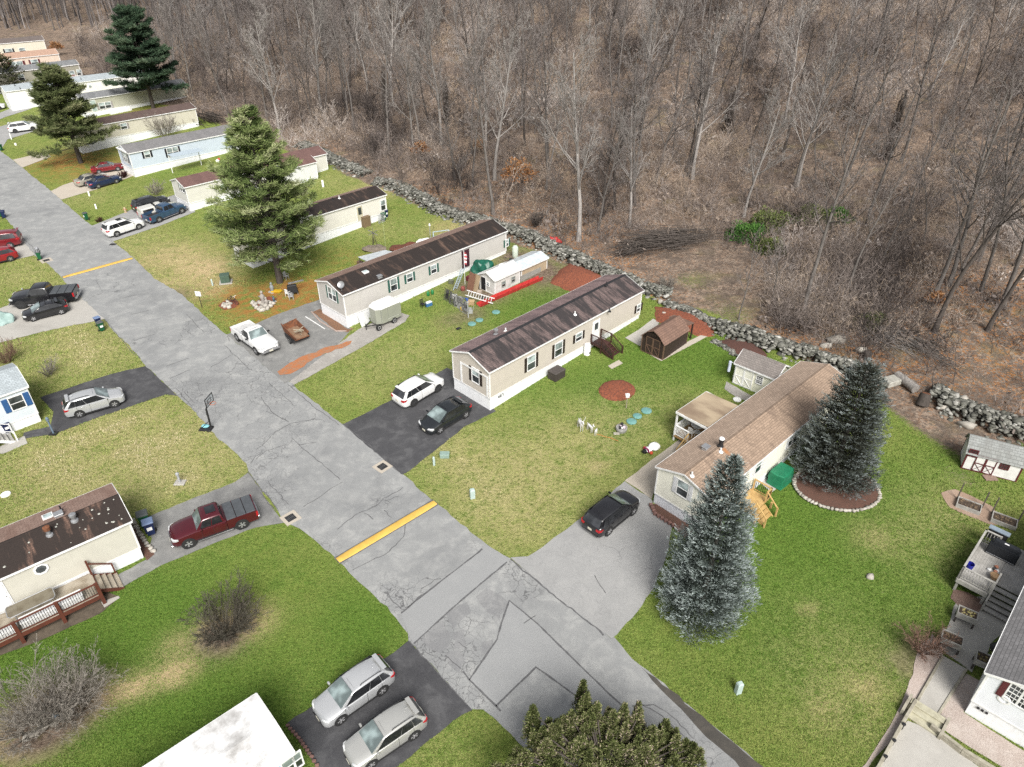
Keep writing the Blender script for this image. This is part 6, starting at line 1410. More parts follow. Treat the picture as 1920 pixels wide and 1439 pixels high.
k = MB(); k.b2((4.85, .15, -.2), (4.97, .27, 1.9)); k.build('post', BRN, S1.root); k = MB(); k.b2((4.85, 2.2, -.2), (4.97, 2.32, 1.9)); k.build('post', BRN, S1.root)
S2h = House('garden_shed', 'cream shed with a grey gable roof between the two homes', (1373, 718), -43, 3.6, 2.5, .02, 2.05, .75, mat('cream_board', (.74, .73, .60), (.68, .67, .55), rough=.6, stripe=(0, .3, .12, .03)), shingle('shed_grey_shingle', (.22, .195, .18), (.15, .14, .13), .3), cat='shed')
doorpanel(S2h, 'door', (1393, 714), 'S', 1.7, 1.75, mat('cream_door', (.74, .735, .64)), M_TRIM); S2h.window((1424, 713), 'S', .5, .7, 1, None, M_TRIM, rail=True, grid=True, panew=M_GLASS)
S3 = House('garden_shed', 'white barn-roofed shed with maroon trim near the right wall', (1801, 878), -27, 3.55, 2.1, .03, 1.55, .9, M_SHEDW, RF_SLATE, trim=SHUT_RED, cat='shed')
gambrel(S3, shingle('mossy_grey_shingle', (.27, .28, .27), (.17, .17, .16), .5), rise=.9, brk=(.2, .6)); doorpanel(S3, 'door', (1846, 872), 'S', 1.35, 1.45, M_SHEDW, SHUT_RED)
S3.window((1825, 850), 'S', .48, .5, 1, None, SHUT_RED, grid=True, panew=M_GLASS); S3.window((1884, 874), 'S', .48, .5, 1, None, SHUT_RED, grid=True, panew=M_GLASS)
for n_, (u, v) in (('upper', (1856, 897)),):
    k = MB(); k.b2((-.45, -.3, 0), (.45, .3, .08)); tag(k.build('step_block', mat('old_brick', (.25, .17, .14)), None, loc=P(u, v)), 'old brick step before the white and red shed door', 'step')
# play hut, lean-to with a polythene roof
S4 = House('play_hut', 'white hut with a low white gable roof by the red trough', (928, 554), 46, 3.9, 2.35, .02, 1.75, .55, mat('hut_white', (.58, .575, .55), (.5, .49, .46), dirt=.3), mat('white_sheet_roof', (.62, .62, .60), (.50, .49, .47), sc_=1.5, dirt=.35), cat='hut')
S4.window((944, 533), 'S', .5, .55, 1, None, mat('grey_frame', (.33, .34, .3)), panew=M_GLASSB); S4.window((962, 524), 'S', .5, .55, 1, None, mat('grey_frame', (.33, .34, .3)), panew=M_GLASSB); S4.window((915, 533), 'F', .35, .4, 1, None); S4.door((907, 540), 'F', .65, 1.5, M_DARK)
k = MB(); k.b2((2.0, .95, 2.2), (2.5, 1.4, 2.55)); k.build('roof_box', M_TRIM, S4.root, bevel=.03)
S5 = House('lean_to', 'plywood lean-to with a clear plastic roof at the end of the white hut', S4.o + Vector((math.cos(S4.h), math.sin(S4.h), 0)) * 4.15, 46, 4.3, 2.3, .02, 1.65, .35, mat('plywood', (.42, .33, .22), (.34, .27, .19), dirt=.3, stripe=(0, 1.2, .4, .03)), mat('polythene', (.42, .47, .50), (.56, .58, .60), sc_=2.5, rough=.25), cat='lean-to')
S5.panel('slatted_screen', (995, 517), 'S', 3.4, .8, mat('grey_slats', (.3, .29, .26), stripe=(0, .15, .6, .15)), zc=.5)
# carport with corrugated roof
c0 = PZ(700, 496, 2.1); c1 = PZ(757, 477, 2.1); c2 = PZ(722, 469, 2.1); c3 = PZ(671, 482, 2.1)
ct_ = thing('carport', 'small open shelter with a corrugated metal roof behind the grey home', 'carport', (c0.x, c0.y, T(c0.x, c0.y))); off = Vector((c0.x, c0.y, T(c0.x, c0.y)))
k = MB(); k.slab(*[q - off for q in (c0, c1, c2, c3)], .05); k.build('roof', mat('corrugated_metal', (.50, .53, .55), (.40, .43, .45), rough=.4, stripe=(1, .18, .35, .35)), ct_)
for q in (c0, c1, c2, c3):
    k = MB(); i_ = q - off; g = (c0 + c2) / 2 - off; i_ = i_.lerp(g, .06); k.b2((i_.x - .05, i_.y - .05, -.2), (i_.x + .05, i_.y + .05, i_.z - .055)); k.build('post', B_DARK, ct_)
for i, (u, v, s_, m, lab) in enumerate([(684, 505, .7, M_DARK, 'dark crate at the front of the corrugated shelter'), (694, 502, .6, mat('junk_grey', (.3, .3, .28)), 'grey box under the corrugated shelter'), (676, 500, .6, mat('junk_brown', (.16, .1, .07)), 'brown box at the left post of the shelter')]):
    k = MB(); k.box((0, 0, s_ * .5), (s_, s_ * .8, s_), .5 + i); k.box((0, 0, s_ + .03), (s_ * 1.08, s_ * .86, .06), .5 + i); tag(k.build('storage_box', m, None, bevel=.02, loc=P(u, v)), lab, 'box')

# ---------------------------------------------------------------- speed humps, drains, covers
M_YEL = mat('yellow_road_paint', (.62, .40, .085), (.54, .34, .075), sc_=2, rough=.7, dirt=.12)
def hump(label, a_, b_, wd):
    A_, B_ = P(*a_), P(*b_); d = B_ - A_; n_ = 9; k = MB(); L_ = d.length; rg = []
    for i in range(n_):
        t_ = i / (n_ - 1); w_ = wd * (1 if 0 < i < n_ - 1 else .86); x = L_ * (t_ - .5); rg.append([(x, w_ / 2 * math.cos(math.pi * j / 8), .028 + .085 * math.sin(math.pi * j / 8) * (1 if 0 < i < n_ - 1 else .6)) for j in range(9)] )
    k.loft(rg); c = (A_ + B_) / 2
    o = thing('speed_hump', label, 'speed hump', (c.x, c.y, T(c.x, c.y)), math.atan2(d.y, d.x)); k.build('hump', M_YEL, o, smooth=50)
    k = MB(); k.b2((-L_ / 2 - .05, -wd / 2 - .06, .02), (L_ / 2 + .05, wd / 2 + .06, .040)); k.build('asphalt_joint', M_TAR, o); return o
hump('yellow painted speed hump nearest the cream home, seen whole', (633, 1052), (816, 943), .62); hump('far yellow speed hump by the big pine', (118, 521), (248, 485), .62)
def drain(label, px, s_=1.0, rz=.0):
    o = thing('storm_drain', label, 'drain', P(*px), rz); k = MB(); a_ = .62 * s_; b_ = .36 * s_
    for x0, x1, y0, y1 in ((-a_, a_, -a_, -b_), (-a_, a_, b_, a_), (-a_, -b_, -b_, b_), (b_, a_, -b_, b_)): k.b2((x0, y0, .0), (x1, y1, .055))
    k.build('frame', M_PALEC, o); k = MB(); k.b2((-b_, -b_, .005), (b_, b_, .036)); k.build('pit', M_DARK, o)
    k = MB()
    for i in range(7): k.b2((-b_ + i * b_ / 3.2, -b_, .03), (-b_ + i * b_ / 3.2 + .035, b_, .048))
    for y in (-.02,): k.b2((-b_, y, .031), (b_, y + .05, .050))
    k.build('grate', mat('iron_grate', (.07, .07, .07), rough=.6), o); return o
drain('storm drain by the dark drive of the tan home', (717, 876), .92, R(48)); drain('storm drain by the maroon pickup drive', (545, 972), .92, R(44)); drain('storm drain by the green bin heaped with rubbish', (87, 489), 1.0, R(45))
k = MB(); k.b2((-.4, -.3, 0), (.4, .3, .042)); tag(k.build('storm_drain', M_DARK, None, loc=P(212, 459)), 'dark gully grate at the kerb by the last white car', 'drain')
M_TEAL = mat('teal_lid', (.12, .27, .25), (.16, .31, .29), rough=.5)
def lid(label, px, r_, m, grp=None, hgt=.10):
    k = MB(); k.lathe([(r_ * 1.02, 0), (r_, hgt * .7), (r_ * .9, hgt), (r_ * .3, hgt * 1.05), (0, hgt * 1.05)], 22); return tag(k.build('tank_lid', m, None, smooth=40, loc=P(*px)), label, 'tank lid', grp)
lid('teal round tank lid nearest the planter on the lawn', (1184, 791), .42, M_TEAL, 'teal lids on the lawn before the tan home'); lid('middle teal round lid of the three by the mulch island', (1195, 781), .38, M_TEAL, 'teal lids on the lawn before the tan home'); lid('teal round lid farthest from the planter', (1212, 771), .44, M_TEAL, 'teal lids on the lawn before the tan home')
lid('teal lid closest to the grey pole and red trough', (930, 586), .42, M_TEAL, 'teal lids behind the tan home'); lid('middle teal lid between the grey pole and the plum roof', (899, 601), .40, M_TEAL, 'teal lids behind the tan home'); lid('teal lid nearest the cargo trailer', (885, 608), .42, M_TEAL, 'teal lids behind the tan home')
lid('white round lid in the dry lawn at the left edge', (11, 928), .34, M_WHITE); lid('small white cover beside the brown canopy', (1382, 750), .35, M_WHITE)
k = MB(); k.box((0, 0, .04), (.5, .35, .08), .5); tag(k.build('meter_lid', M_DARK, None, loc=P(860, 617)), 'small black cover in the grass below the teal lids', 'cover')

# ---------------------------------------------------------------- bins
M_BG = mat('green_bin_plastic', (.012, .095, .040), rough=.5); M_BB = mat('blue_bin_plastic', (.012, .022, .075), rough=.5); M_BL = mat('grey_bin_lid', (.09, .10, .10), rough=.5); M_BLB = mat('pale_blue_bin_lid', (.16, .22, .36), rough=.5)
def bin_(label, px, m, ml, rz, s_=1.0, rubbish=False):
    o = thing('wheeled_bin', label, 'bin', P(*px), rz, None, s_); k = MB(); k.box((0, 0, .53), (.48, .52, .88), 0, 0, Matrix.Identity(4)); 
    v = [(x * (.78 if z < .5 else 1), y * (.78 if z < .5 else 1), z) for x, y, z in k.v]; k.v = v; k.b2((-.27, -.29, .94), (.27, .29, .985)); k.build('body', m, o, bevel=.02)
    k = MB(); k.box((.0, 0, 1.03), (.58, .62, .07), 0, 0, taper=.9); k.build('lid', ml, o, bevel=.015)
    k = MB(); k.tube((-.30, -.2, 1.0), (-.30, .2, 1.0), .02); k.build('handle', ml, o)
    for y in (-.27, .27): k = MB(); k.tube((-.2, y - .03, .11), (-.2, y + .03, .11), .11, n=14); k.build('wheel', M_TYRE, o)
    k = MB(); k.b2((.215, -.14, .5), (.245, .14, .72)); k.build('emblem', M_TRIM, o)
    if rubbish:
        for i in range(3): k = MB(); k.blob((rnd.uniform(-.15, .15), rnd.uniform(-.15, .15), 1.12 + .16 * i), .22, 0, i, .4); tag(k.build('rubbish_bag', mat('grey_bag', (.35, .36, .38), (.08, .08, .09), sc_=6), o), None)
    return o
bin_('green wheeled bin with a dark lid by the maroon pickup', (275, 988), M_BG, M_BL, R(-60), 1.25); bin_('dark blue wheeled bin with a pale lid by the maroon pickup', (285, 1002), M_BB, M_BLB, R(-60), 1.2)
bin_('dark blue bin behind the green one at the pale drive corner', (187, 612), M_BB, M_BLB, R(-40)); bin_('green bin with a grey lid at the pale drive corner', (192, 621), M_BG, M_BL, R(-40)); bin_('green bin heaped with grey rubbish at the kerb', (76, 487), M_BG, M_BL, R(20), 1, True)
bin_('green bin at the left edge beyond the maroon minivan', (1, 407), M_BG, M_BL, R(20)); bin_('blue bin beside the green one at the left edge', (9, 409), M_BB, M_BB, R(20)); bin_('green bin alone on the grass across the street, by a brown shrub', (163, 413), M_BG, M_BL, R(-130)); bin_('green bin at the far left kerb by the white boxy car', (3, 283), M_BG, M_BG, R(-100))
bin_('dark blue bin by the white railing of the blue-shuttered house', (17, 812), M_BB, M_BB, R(-45)); bin_('green bin behind the white home with the rusty roof', (720, 414), M_BG, M_BG, R(-45)); bin_('dark blue bin behind the green one at the rusty roofed home', (724, 408), M_BB, M_BB, R(-45))
# ---------------------------------------------------------------- pedestals, posts, sign
M_PED = mat('pale_green_steel', (.36, .45, .43), (.42, .50, .48), rough=.5); M_PEDG = mat('box_green', (.07, .115, .085), rough=.5); M_GP = mat('grey_post', (.36, .37, .38), rough=.6)
def pedestal(label, px, h, w_, m=M_PED, rz=.3):
    o = thing('utility_pedestal', label, 'utility pedestal', P(*px), rz); k = MB(); k.box((0, 0, h * .45), (w_, w_ * .8, h * .92)); k.build('body', m, o, bevel=.015)
    k = MB(); k.box((0, 0, h * .95), (w_ * 1.05, w_ * .85, h * .12), taper=.7); k.build('cap', m, o, bevel=.01); k = MB(); k.b2((w_ * .5 - .01, -w_ * .3, h * .35), (w_ * .5 + .008, w_ * .3, h * .8)); k.build('door', M_TRIM, o); return o
pedestal('squat pale pedestal on the lawn by the near speed hump', (886, 934), .85, .36); pedestal('slim pale post at the corner of the dark drive', (814, 873), .85, .16); pedestal('pale pedestal alone on the big right lawn', (1383, 1299), .90, .34); pedestal('slim pale post near the green transformer box', (399, 536), .8, .16)
pedestal('slim white post across from the far pale drive', (168, 368), .7, .2, M_TRIM); pedestal('leaning short white post by the drive with pickups', (181, 392), .7, .2, M_TRIM); pedestal('slim white post at the left drive of the boxy white car', (22, 262), 1.1, .18, M_TRIM)
pedestal('low white post in the grass by the street at far left', (30, 273), .4, .3, M_TRIM); pedestal('slim grey meter post behind the black pickup', (46, 553), .8, .14, M_GP); pedestal('white meter post behind the plum roofed home', (606, 351), 1.0, .3, M_TRIM)
k = MB(); k.box((0, 0, .17), (.72, .46, .34)); k.box((0, 0, .36), (.76, .5, .05)); tag(k.build('utility_box', mat('sage_box', (.24, .33, .29), rough=.5), None, bevel=.02, loc=P(834, 857)), 'low sage green utility box by the dark drive', 'utility box'); bpy.context.view_layer.objects
o = thing('transformer_box', 'green transformer box on a pad at the edge of the pine', 'transformer', P(424, 530), R(15)); k = MB(); k.box((0, 0, .55), (1.0, .85, .85)); k.box((0, 0, 1.0), (1.06, .9, .06)); k.build('cabinet', M_PEDG, o, bevel=.02); k = MB(); k.b2((-.7, -.6, 0), (.7, .6, .12)); k.build('pad', M_CONC, o)
o = thing('grey_bollard', 'short grey post on a concrete foot in the dry lawn', 'post', P(338, 906)); k = MB(); k.tube((0, 0, 0), (0, 0, .85), .09, n=12); k.lathe([(.13, .8), (.13, .95), (.05, 1.0), (0, 1.0)], 12); k.build('pipe', M_GP, o); k = MB(); k.box((0, 0, .04), (.8, .6, .12)); k.build('foot', M_CONC, o, bevel=.03)
o = thing('lamp_post', 'blue-grey short post lamp at the edge of the black drive', 'lamp post', P(101, 814)); k = MB(); k.tube((0, 0, 0), (0, 0, 1.3), .07, n=10); k.build('post', mat('slate_blue', (.13, .18, .24)), o); k = MB(); k.lathe([(.06, 1.3), (.12, 1.36), (.12, 1.6), (.02, 1.72), (0, 1.72)], 10); k.build('lamp_head', mat('slate_blue', (.13, .18, .24)), o); k = MB(); k.box((0, 0, .04), (.6, .5, .1)); k.build('foot', M_DARK, o)
o = thing('street_sign', 'small white street sign on a dark post by the pine lawn', 'sign', P(379, 578), R(-100)); k = MB(); k.tube((0, 0, 0), (0, 0, 2.0), .035, n=8); k.build('post', M_DARK, o); k = MB(); k.b2((.03, -.32, 1.45), (.055, .32, 2.0)); k.build('sign_panel', M_TRIM, o)
k = MB()
for i in range(3): k.b2((.054, -.22, 1.6 + i * .12), (.06, .22, 1.64 + i * .12))
k.build('lettering', mat('grey_lettering', (.25, .26, .28)), o)
o = thing('fire_hydrant', 'cream and orange hydrant on the grass by the pickups', 'hydrant', P(236, 399)); k = MB(); k.lathe([(.2, 0), (.2, .06), (.13, .08), (.13, .55), (.17, .57), (.15, .68), (.05, .78), (0, .78)], 14); k.build('barrel', mat('cream_hydrant', (.45, .34, .22)), o); k = MB(); k.tube((-.25, 0, .45), (.25, 0, .45), .07); k.build('outlet', mat('orange_hydrant', (.4, .12, .05)), o)
# basketball hoop
o = thing('basketball_hoop', 'black portable basketball hoop at the kerb with a clear backboard', 'basketball hoop', P(399, 806), R(-8)); k = MB()
k.box((-.55, 0, .09), (1.1, .75, .18), taper=.85); k.build('base', M_DARK, o, bevel=.03); k = MB(); k.bar((-.1, 0, .1), (-.05, 0, 2.1), .11); k.bar((-.05, 0, 2.1), (.30, 0, 2.9), .09); k.bar((-.15, 0, 1.5), (.05, 0, 2.5), .05); k.bar((-.9, .2, .15), (-.1, 0, .9), .04); k.bar((-.9, -.2, .15), (-.1, 0, .9), .04); k.build('pole', M_DARK, o)
k = MB(); 
for a_, b_, c_, d_ in ((-.6, .6, 2.62, 2.68), (-.6, .6, 3.36, 3.42), (-.6, -.54, 2.68, 3.36), (.54, .6, 2.68, 3.36), (-.25, .25, 2.85, 2.88), (-.25, .25, 3.14, 3.17), (-.25, -.22, 2.88, 3.14), (.22, .25, 2.88, 3.14)): k.b2((.42, a_, c_), (.46, b_, d_))
bb = k.build('backboard', M_DARK, o); 
gm_, t, b = nt('clear_board'); b.inputs['Transmission Weight'].default_value = .85; b.inputs['Roughness'].default_value = .1; b.inputs['Base Color'].default_value = (.7, .74, .76, 1)
k = MB(); k.b2((.435, -.54, 2.68), (.445, .54, 3.36)); k.build('panel', gm_, bb)
k = MB(); n_ = 16
k.path([(.70 + .23 * math.cos(i * 6.2832 / n_), .23 * math.sin(i * 6.2832 / n_), 2.75) for i in range(n_ + 1)], .018); k.build('rim', mat('orange_rim', (.45, .12, .04)), o); k = MB()
k.blob((-.62, .05, .28), .27, 0, 3, .2, 2, (1.2, .9, .5)); tag(k.build('ballast_bag', mat('turquoise_bag', (.22, .50, .55), rough=.5), None, loc=o.location), 'turquoise bag lying on the base of the basketball hoop', 'bag').rotation_euler = (0, 0, R(-8))
k = MB(); k.tube((-.35, 0, 2.9), (-.34, 0, 2.9), .01)
# ---------------------------------------------------------------- decks, stairs, garden things
M_REDW = mat('red_brown_stain', (.115, .036, .022), (.085, .030, .02), rough=.6); M_DKW = mat('dark_stain', (.055, .024, .02), rough=.6)
M_OLDW = mat('weathered_boards', (.34, .30, .24), (.22, .18, .13), sc_=1.4, rough=.85, stripe=(1, .15, .5, .08), dirt=.35); M_GRYW = mat('silver_grey_boards', (.40, .385, .36), (.28, .27, .25), sc_=1.6, rough=.85, stripe=(1, .15, .5, .08), dirt=.25)
M_GRYP = mat('silver_grey_posts', (.37, .36, .33), (.27, .26, .24), rough=.85); M_GOLD = mat('new_pine', (.48, .32, .13), (.40, .26, .10), rough=.65); M_GOLDB = mat('pine_boards', (.46, .31, .13), (.36, .23, .09), rough=.65, stripe=(0, .14, .4, .07)); M_BALU = mat('black_baluster', (.025, .025, .028), rough=.4)
def railing(k_post, k_rail, k_bal, a_, b_, h=.95, m_=1.6, bal=.13, cap=.09, bw=.028, low=.12, end=True):
    a_, b_ = Vector(a_), Vector(b_); d = b_ - a_; n_ = max(1, round(d.length / m_))
    for i in range(n_ + (1 if end else 0)):
        p = a_ + d * i / n_; k_post.b2((p.x - .05, p.y - .05, p.z), (p.x + .05, p.y + .05, p.z + h + .04))
    k_rail.bar(a_ + Vector((0, 0, h)), b_ + Vector((0, 0, h)), .12, cap * .5); k_rail.bar(a_ + Vector((0, 0, low)), b_ + Vector((0, 0, low)), .05, .06)
    n_ = int(d.length / bal)
    for i in range(1, n_): p = a_ + d * i / n_; k_bal.b2((p.x - bw / 2, p.y - bw / 2, p.z + low), (p.x + bw / 2, p.y + bw / 2, p.z + h - .02))
def stairs(k, k2, x0, y0, z0, dx, dy, n_, rise, run, wid, tread=.05):
    """flight going down from (x0,y0,z0) along (dx,dy)"""
    sx, sy = -dy, dx
    for i in range(n_):
        c = (x0 + dx * run * (i + .5), y0 + dy * run * (i + .5), z0 - rise * (i + 1) + .0); k.box(c, (run + .03, wid, tread), math.atan2(dy, dx))
    for s_ in (-1, 1):
        o = wid / 2 + .02; a_ = (x0 + sx * o * s_, y0 + sy * o * s_, z0 - .15); b_ = (x0 + dx * run * n_ + sx * o * s_, y0 + dy * run * n_ + sy * o * s_, z0 - rise * n_ - .12); k2.bar(a_, b_, .05, .24)
# --- red-brown deck of the near left home
H = H13; L = H.L; D = thing('deck', 'long red-brown railed deck along the near left home', 'deck', H.o, H.h)
x0, x1, y0, y1, zf = 1.0, L - 3.05, -2.3, -.06, .85
k = MB(); k.b2((x0, y0, zf - .05), (x1, y1, zf)); k.build('floor', M_OLDW, D)
k = MB(); k.b2((x0, y0 - .06, zf - .30), (x1 + .05, y0 - .01, zf - .02)); k.b2((x1, y0, zf - .3), (x1 + .05, y1, zf - .02)); k.build('skirt_board', M_REDW, D)
kp, kr, kb = MB(), MB(), MB(); railing(kp, kr, kb, (x0, y0, zf), (x1, y0, zf), .95, 2.1)
for nm, q, m in (('rail', kr, M_REDW), ('balusters', kb, M_BALU)): q.build(nm, m, D)
n_ = round((x1 - x0) / 2.1)
for i in range(n_ + 1): k = MB(); x = x0 + (x1 - x0) * i / n_; k.b2((x - .10, y0 - .07, -.05), (x + .10, y0 + .07, zf + 1.0)); k.build('post', M_REDW, D)
k, k2 = MB(), MB(); stairs(k, k2, x1 + .05, -1.05, zf, 1, 0, 4, .19, .30, 1.5); st = k.build('stairs', M_OLDW, D); k2.build('stringer', M_REDW, st)
k = MB(); p0 = (x1, -.25, zf); k.b2((x1 - .06, -.31, zf - .3), (x1 + .06, -.19, zf + 1.2)); k.bar((x1, -.25, zf + .95), (x1 + 1.2, -.25, .95), .09, .06); k.b2((x1 + 1.15, -.3, 0), (x1 + 1.25, -.2, .98)); k.build('handrail', M_REDW, D)
sheet('path_slab', [(190, 1130), (222, 1118), (225, 1122), (196, 1140)], M_CONC, .03, .02)
sheet('footing_strip', [(0, 1230), (60, 1208), (190, 1150), (226, 1120), (200, 1110), (100, 1165), (0, 1205)], mat('bare_earth', (.12, .095, .07), (.075, .06, .045), sc_=2, rough=.95, bump=.5), .028, .06)
def onh(h_, x, y, z): return h_.M @ Vector((x, y, z))
def hthing(h_, name, label, cat, x, y, z, rz=0, grp=None): 
    p = onh(h_, x, y, z); return thing(name, label, cat, p, h_.h + rz, grp)
o = hthing(H, 'patio_table', 'long glass topped patio table on the red-brown deck', 'table', L - 6.4, -1.05, zf); k = MB()
k.loft([[(a_ * 1.25 * .98, b_ * .5, z) for a_, b_ in ((-.9, -1), (.9, -1), (1, -.7), (1, .7), (.9, 1), (-.9, 1), (-1, .7), (-1, -.7))] for z in (.70, .72)]); k.build('glass_top', mat('dirty_glass', (.17, .15, .11), (.11, .09, .06), sc_=1.6, rough=.15), o)
k = MB(); c_ = [(a_ * 1.25, b_ * .52, .72) for a_, b_ in ((-.9, -1), (.9, -1), (1, -.7), (1, .7), (.9, 1), (-.9, 1), (-1, .7), (-1, -.7), (-.9, -1))]; k.path(c_, .028); k.build('rim', M_METAL, o)
for sx in (-.9, .9):
    for sy in (-.38, .38): k = MB(); k.tube((sx, sy, 0), (sx, sy, .70), .03); k.build('leg', M_METAL, o)
o = hthing(H, 'garden_bench', 'grey slatted bench seat on the red-brown deck by the glass table', 'bench', L - 9.0, -1.05, zf); k = MB()
for i in range(7): k.b2((-.5 + i * .145, -.5, .42), (-.5 + i * .145 + .1, .35, .45))
k.build('seat', M_GRYP, o); k = MB(); 
for i in range(7): k.slab((-.5 + i * .145, .36, .44), (-.4 + i * .145, .36, .44), (-.4 + i * .145, .55, 1.0), (-.5 + i * .145, .55, 1.0), .03)
k.build('backrest', M_GRYP, o)
for sx in (-.48, .48):
    for sy in (-.45, .35): k = MB(); k.b2((sx - .03, sy - .03, 0), (sx + .03, sy + .03, .42)); k.build('leg', M_GRYP, o)
o = hthing(H, 'side_table', 'low dark slatted table beside the grey bench', 'table', L - 10.5, -1.15, zf); k = MB(); k.b2((-.65, -.45, .40), (.65, .45, .45)); k.build('top', mat('grey_slat_top', (.16, .16, .155), stripe=(0, .12, .6, .2)), o); k = MB(); k.b2((-.55, -.38, .0), (.55, .38, .38)); k.build('base', M_DARK, o)
o = hthing(H, 'fire_table', 'covered black round fire pit at the left end of the red-brown deck', 'fire pit', L - 12.8, -1.75, zf); k = MB(); k.lathe([(.95, 0), (1.0, .45), (.92, .60), (.4, .66), (0, .67)], 22); k.build('cover', M_DARK, o, smooth=50)
for i, (xa, xb, yb, hh) in enumerate([(L - 7.2, L - 3.9, -2.3, .42), (L - 8.6, L - 7.4, -2.35, .36), (L - 11.0, L - 8.9, -2.35, .42)]):
    k = MB(); k.b2((0, -.28, 0), (xb - xa, .28, hh)); k.b2((-.03, -.31, hh), (xb - xa + .03, .31, hh + .06)); q = k.build('deck_box', M_WHITE, None, bevel=.03); p = onh(H, xa, yb + .45, zf); q.location = p; q.rotation_euler = (0, 0, H.h); tag(q, ('long white deck box nearest the stairs of the red-brown deck', 'short white box in the middle of the red-brown deck', 'lumpy white box toward the left of the red-brown deck')[i], 'deck box')
# --- white railing stair of the left blue-shuttered house
H = H14; L = H.L; D = thing('porch_stairs', 'white railed wooden steps at the blue-shuttered house', 'steps', H.o, H.h); xs_ = H.inter(10, 815, 'S').x
k, k2 = MB(), MB(); stairs(k, k2, xs_ - .9, -.9, .9, 1, 0, 4, .2, .3, 1.3); k.build('stairs', M_GRYP, D); k2.build('stringer', M_TRIM, D)
kp, kr, kb = MB(), MB(), MB()
for yy in (-.2, -1.6): railing(kp, kr, kb, (xs_ - 2.6, yy, .85), (xs_ - .9, yy, .85), .9, 1.7, .14, bw=.04); kr.bar((xs_ - .9, yy, 1.75), (xs_ + .5, yy, .95), .08, .05); kp.b2((xs_ + .45, yy - .05, 0), (xs_ + .55, yy + .05, 1.0))
kr.build('rail', M_TRIM, D); kb.build('balusters', M_TRIM, D); kp.build('posts', M_TRIM, D); k = MB(); k.b2((xs_ - 3.4, -1.7, .0), (xs_ - .9, -.03, .85)); k.build('landing', M_GRYP, D)
sheet('path_slab', [(-5, 850), (0, 838), (46, 818), (52, 832), (5, 852)], M_CONC, .03, .03)
# --- stairs of the tan home
H = H2; xd = H.inter(1117, 619, 'S').x; D = thing('entry_stairs', 'dark brown entry landing and steps at the tan home door', 'steps', H.o, H.h); zt = H.zf - .02
k = MB(); k.b2((xd - .75, -1.35, zt - .08), (xd + .75, -.05, zt)); k.build('landing', M_DKW, D)
k, k2 = MB(), MB(); stairs(k, k2, xd, -1.35, zt, 0, -1, 5, .155, .28, 1.3); k.build('stairs', M_DKW, D); k2.build('stringer', M_DKW, D)
for sx in (-.72, .72):
    kp, kr, kb = MB(), MB(), MB(); railing(kp, kr, kb, (xd + sx, -.12, zt), (xd + sx, -1.35, zt), .95, 1.3, .14); kr.bar((xd + sx, -1.35, zt + .95), (xd + sx, -2.75, zt + .15), .09, .06); kr.bar((xd + sx, -1.35, zt + .15), (xd + sx, -2.75, zt - .65), .05, .06)
    for i in range(1, 9): yy = -1.35 - 1.4 * i / 9; zz = zt - .8 * i / 9; kb.b2((xd + sx - .014, yy - .014, zz + .12), (xd + sx + .014, yy + .014, zz + .93))
    kp.b2((xd + sx - .06, -2.81, zt - 1.0), (xd + sx + .06, -2.69, zt + .22)); r_ = kr.build('rail', M_DKW, D); kb.build('balusters', M_BALU, r_); kp.build('posts', M_DKW, r_)
k = MB(); 
for sx in (-.68, .68): k.b2((xd + sx - .05, -1.33, -.6), (xd + sx + .05, -1.23, zt - .08))
k.build('leg_posts', M_DKW, D)
sheet('path_slab', [(1140, 687), (1160, 676), (1168, 682), (1147, 693)], M_PALEC, .04, .02)
o = hthing(H, 'water_tank', 'white upright tank against the tan home skirting', 'tank', H.inter(1094, 672, 'S').x, -.38, T(H.o.x, H.o.y) - H.z0 + .35); k = MB(); k.lathe([(.32, 0), (.32, 1.15), (.27, 1.25), (0, 1.27)], 16); k.build('drum', M_TRIM, o, smooth=40); k = MB(); k.b2((-.09, -.345, .35), (.09, -.31, .5)); k.build('gauge', M_DARK, o)
o = hthing(H, 'spa_box', 'small dark brown lidded box at the tan home wall', 'box', H.inter(1030, 708, 'S').x, -.85, .45); k = MB(); k.box((0, 0, .28), (1.3, .95, .75)); k.build('box', mat('dark_box', (.055, .045, .04), stripe=(0, .12, .5, .1)), o); k = MB(); k.box((0, 0, .70), (1.4, 1.05, .10), taper=.92); k.build('lid', mat('grey_brown_lid', (.075, .065, .06)), o, bevel=.02)
o = hthing(H, 'rear_deck', 'dark railing top showing beyond the plum roof', 'deck', 3.2, H.W + .08, .0); k = MB(); k.b2((0, 0, 1.0), (3.2, 1.6, 1.08)); k.build('floor', M_DKW, o); kp, kr, kb = MB(), MB(), MB(); railing(kp, kr, kb, (0, 1.55, 1.1), (3.2, 1.55, 1.1), .95, 1.6); kr.build('rail', M_DKW, o); kb.build('balusters', M_BALU, o); kp.build('posts', M_DKW, o)
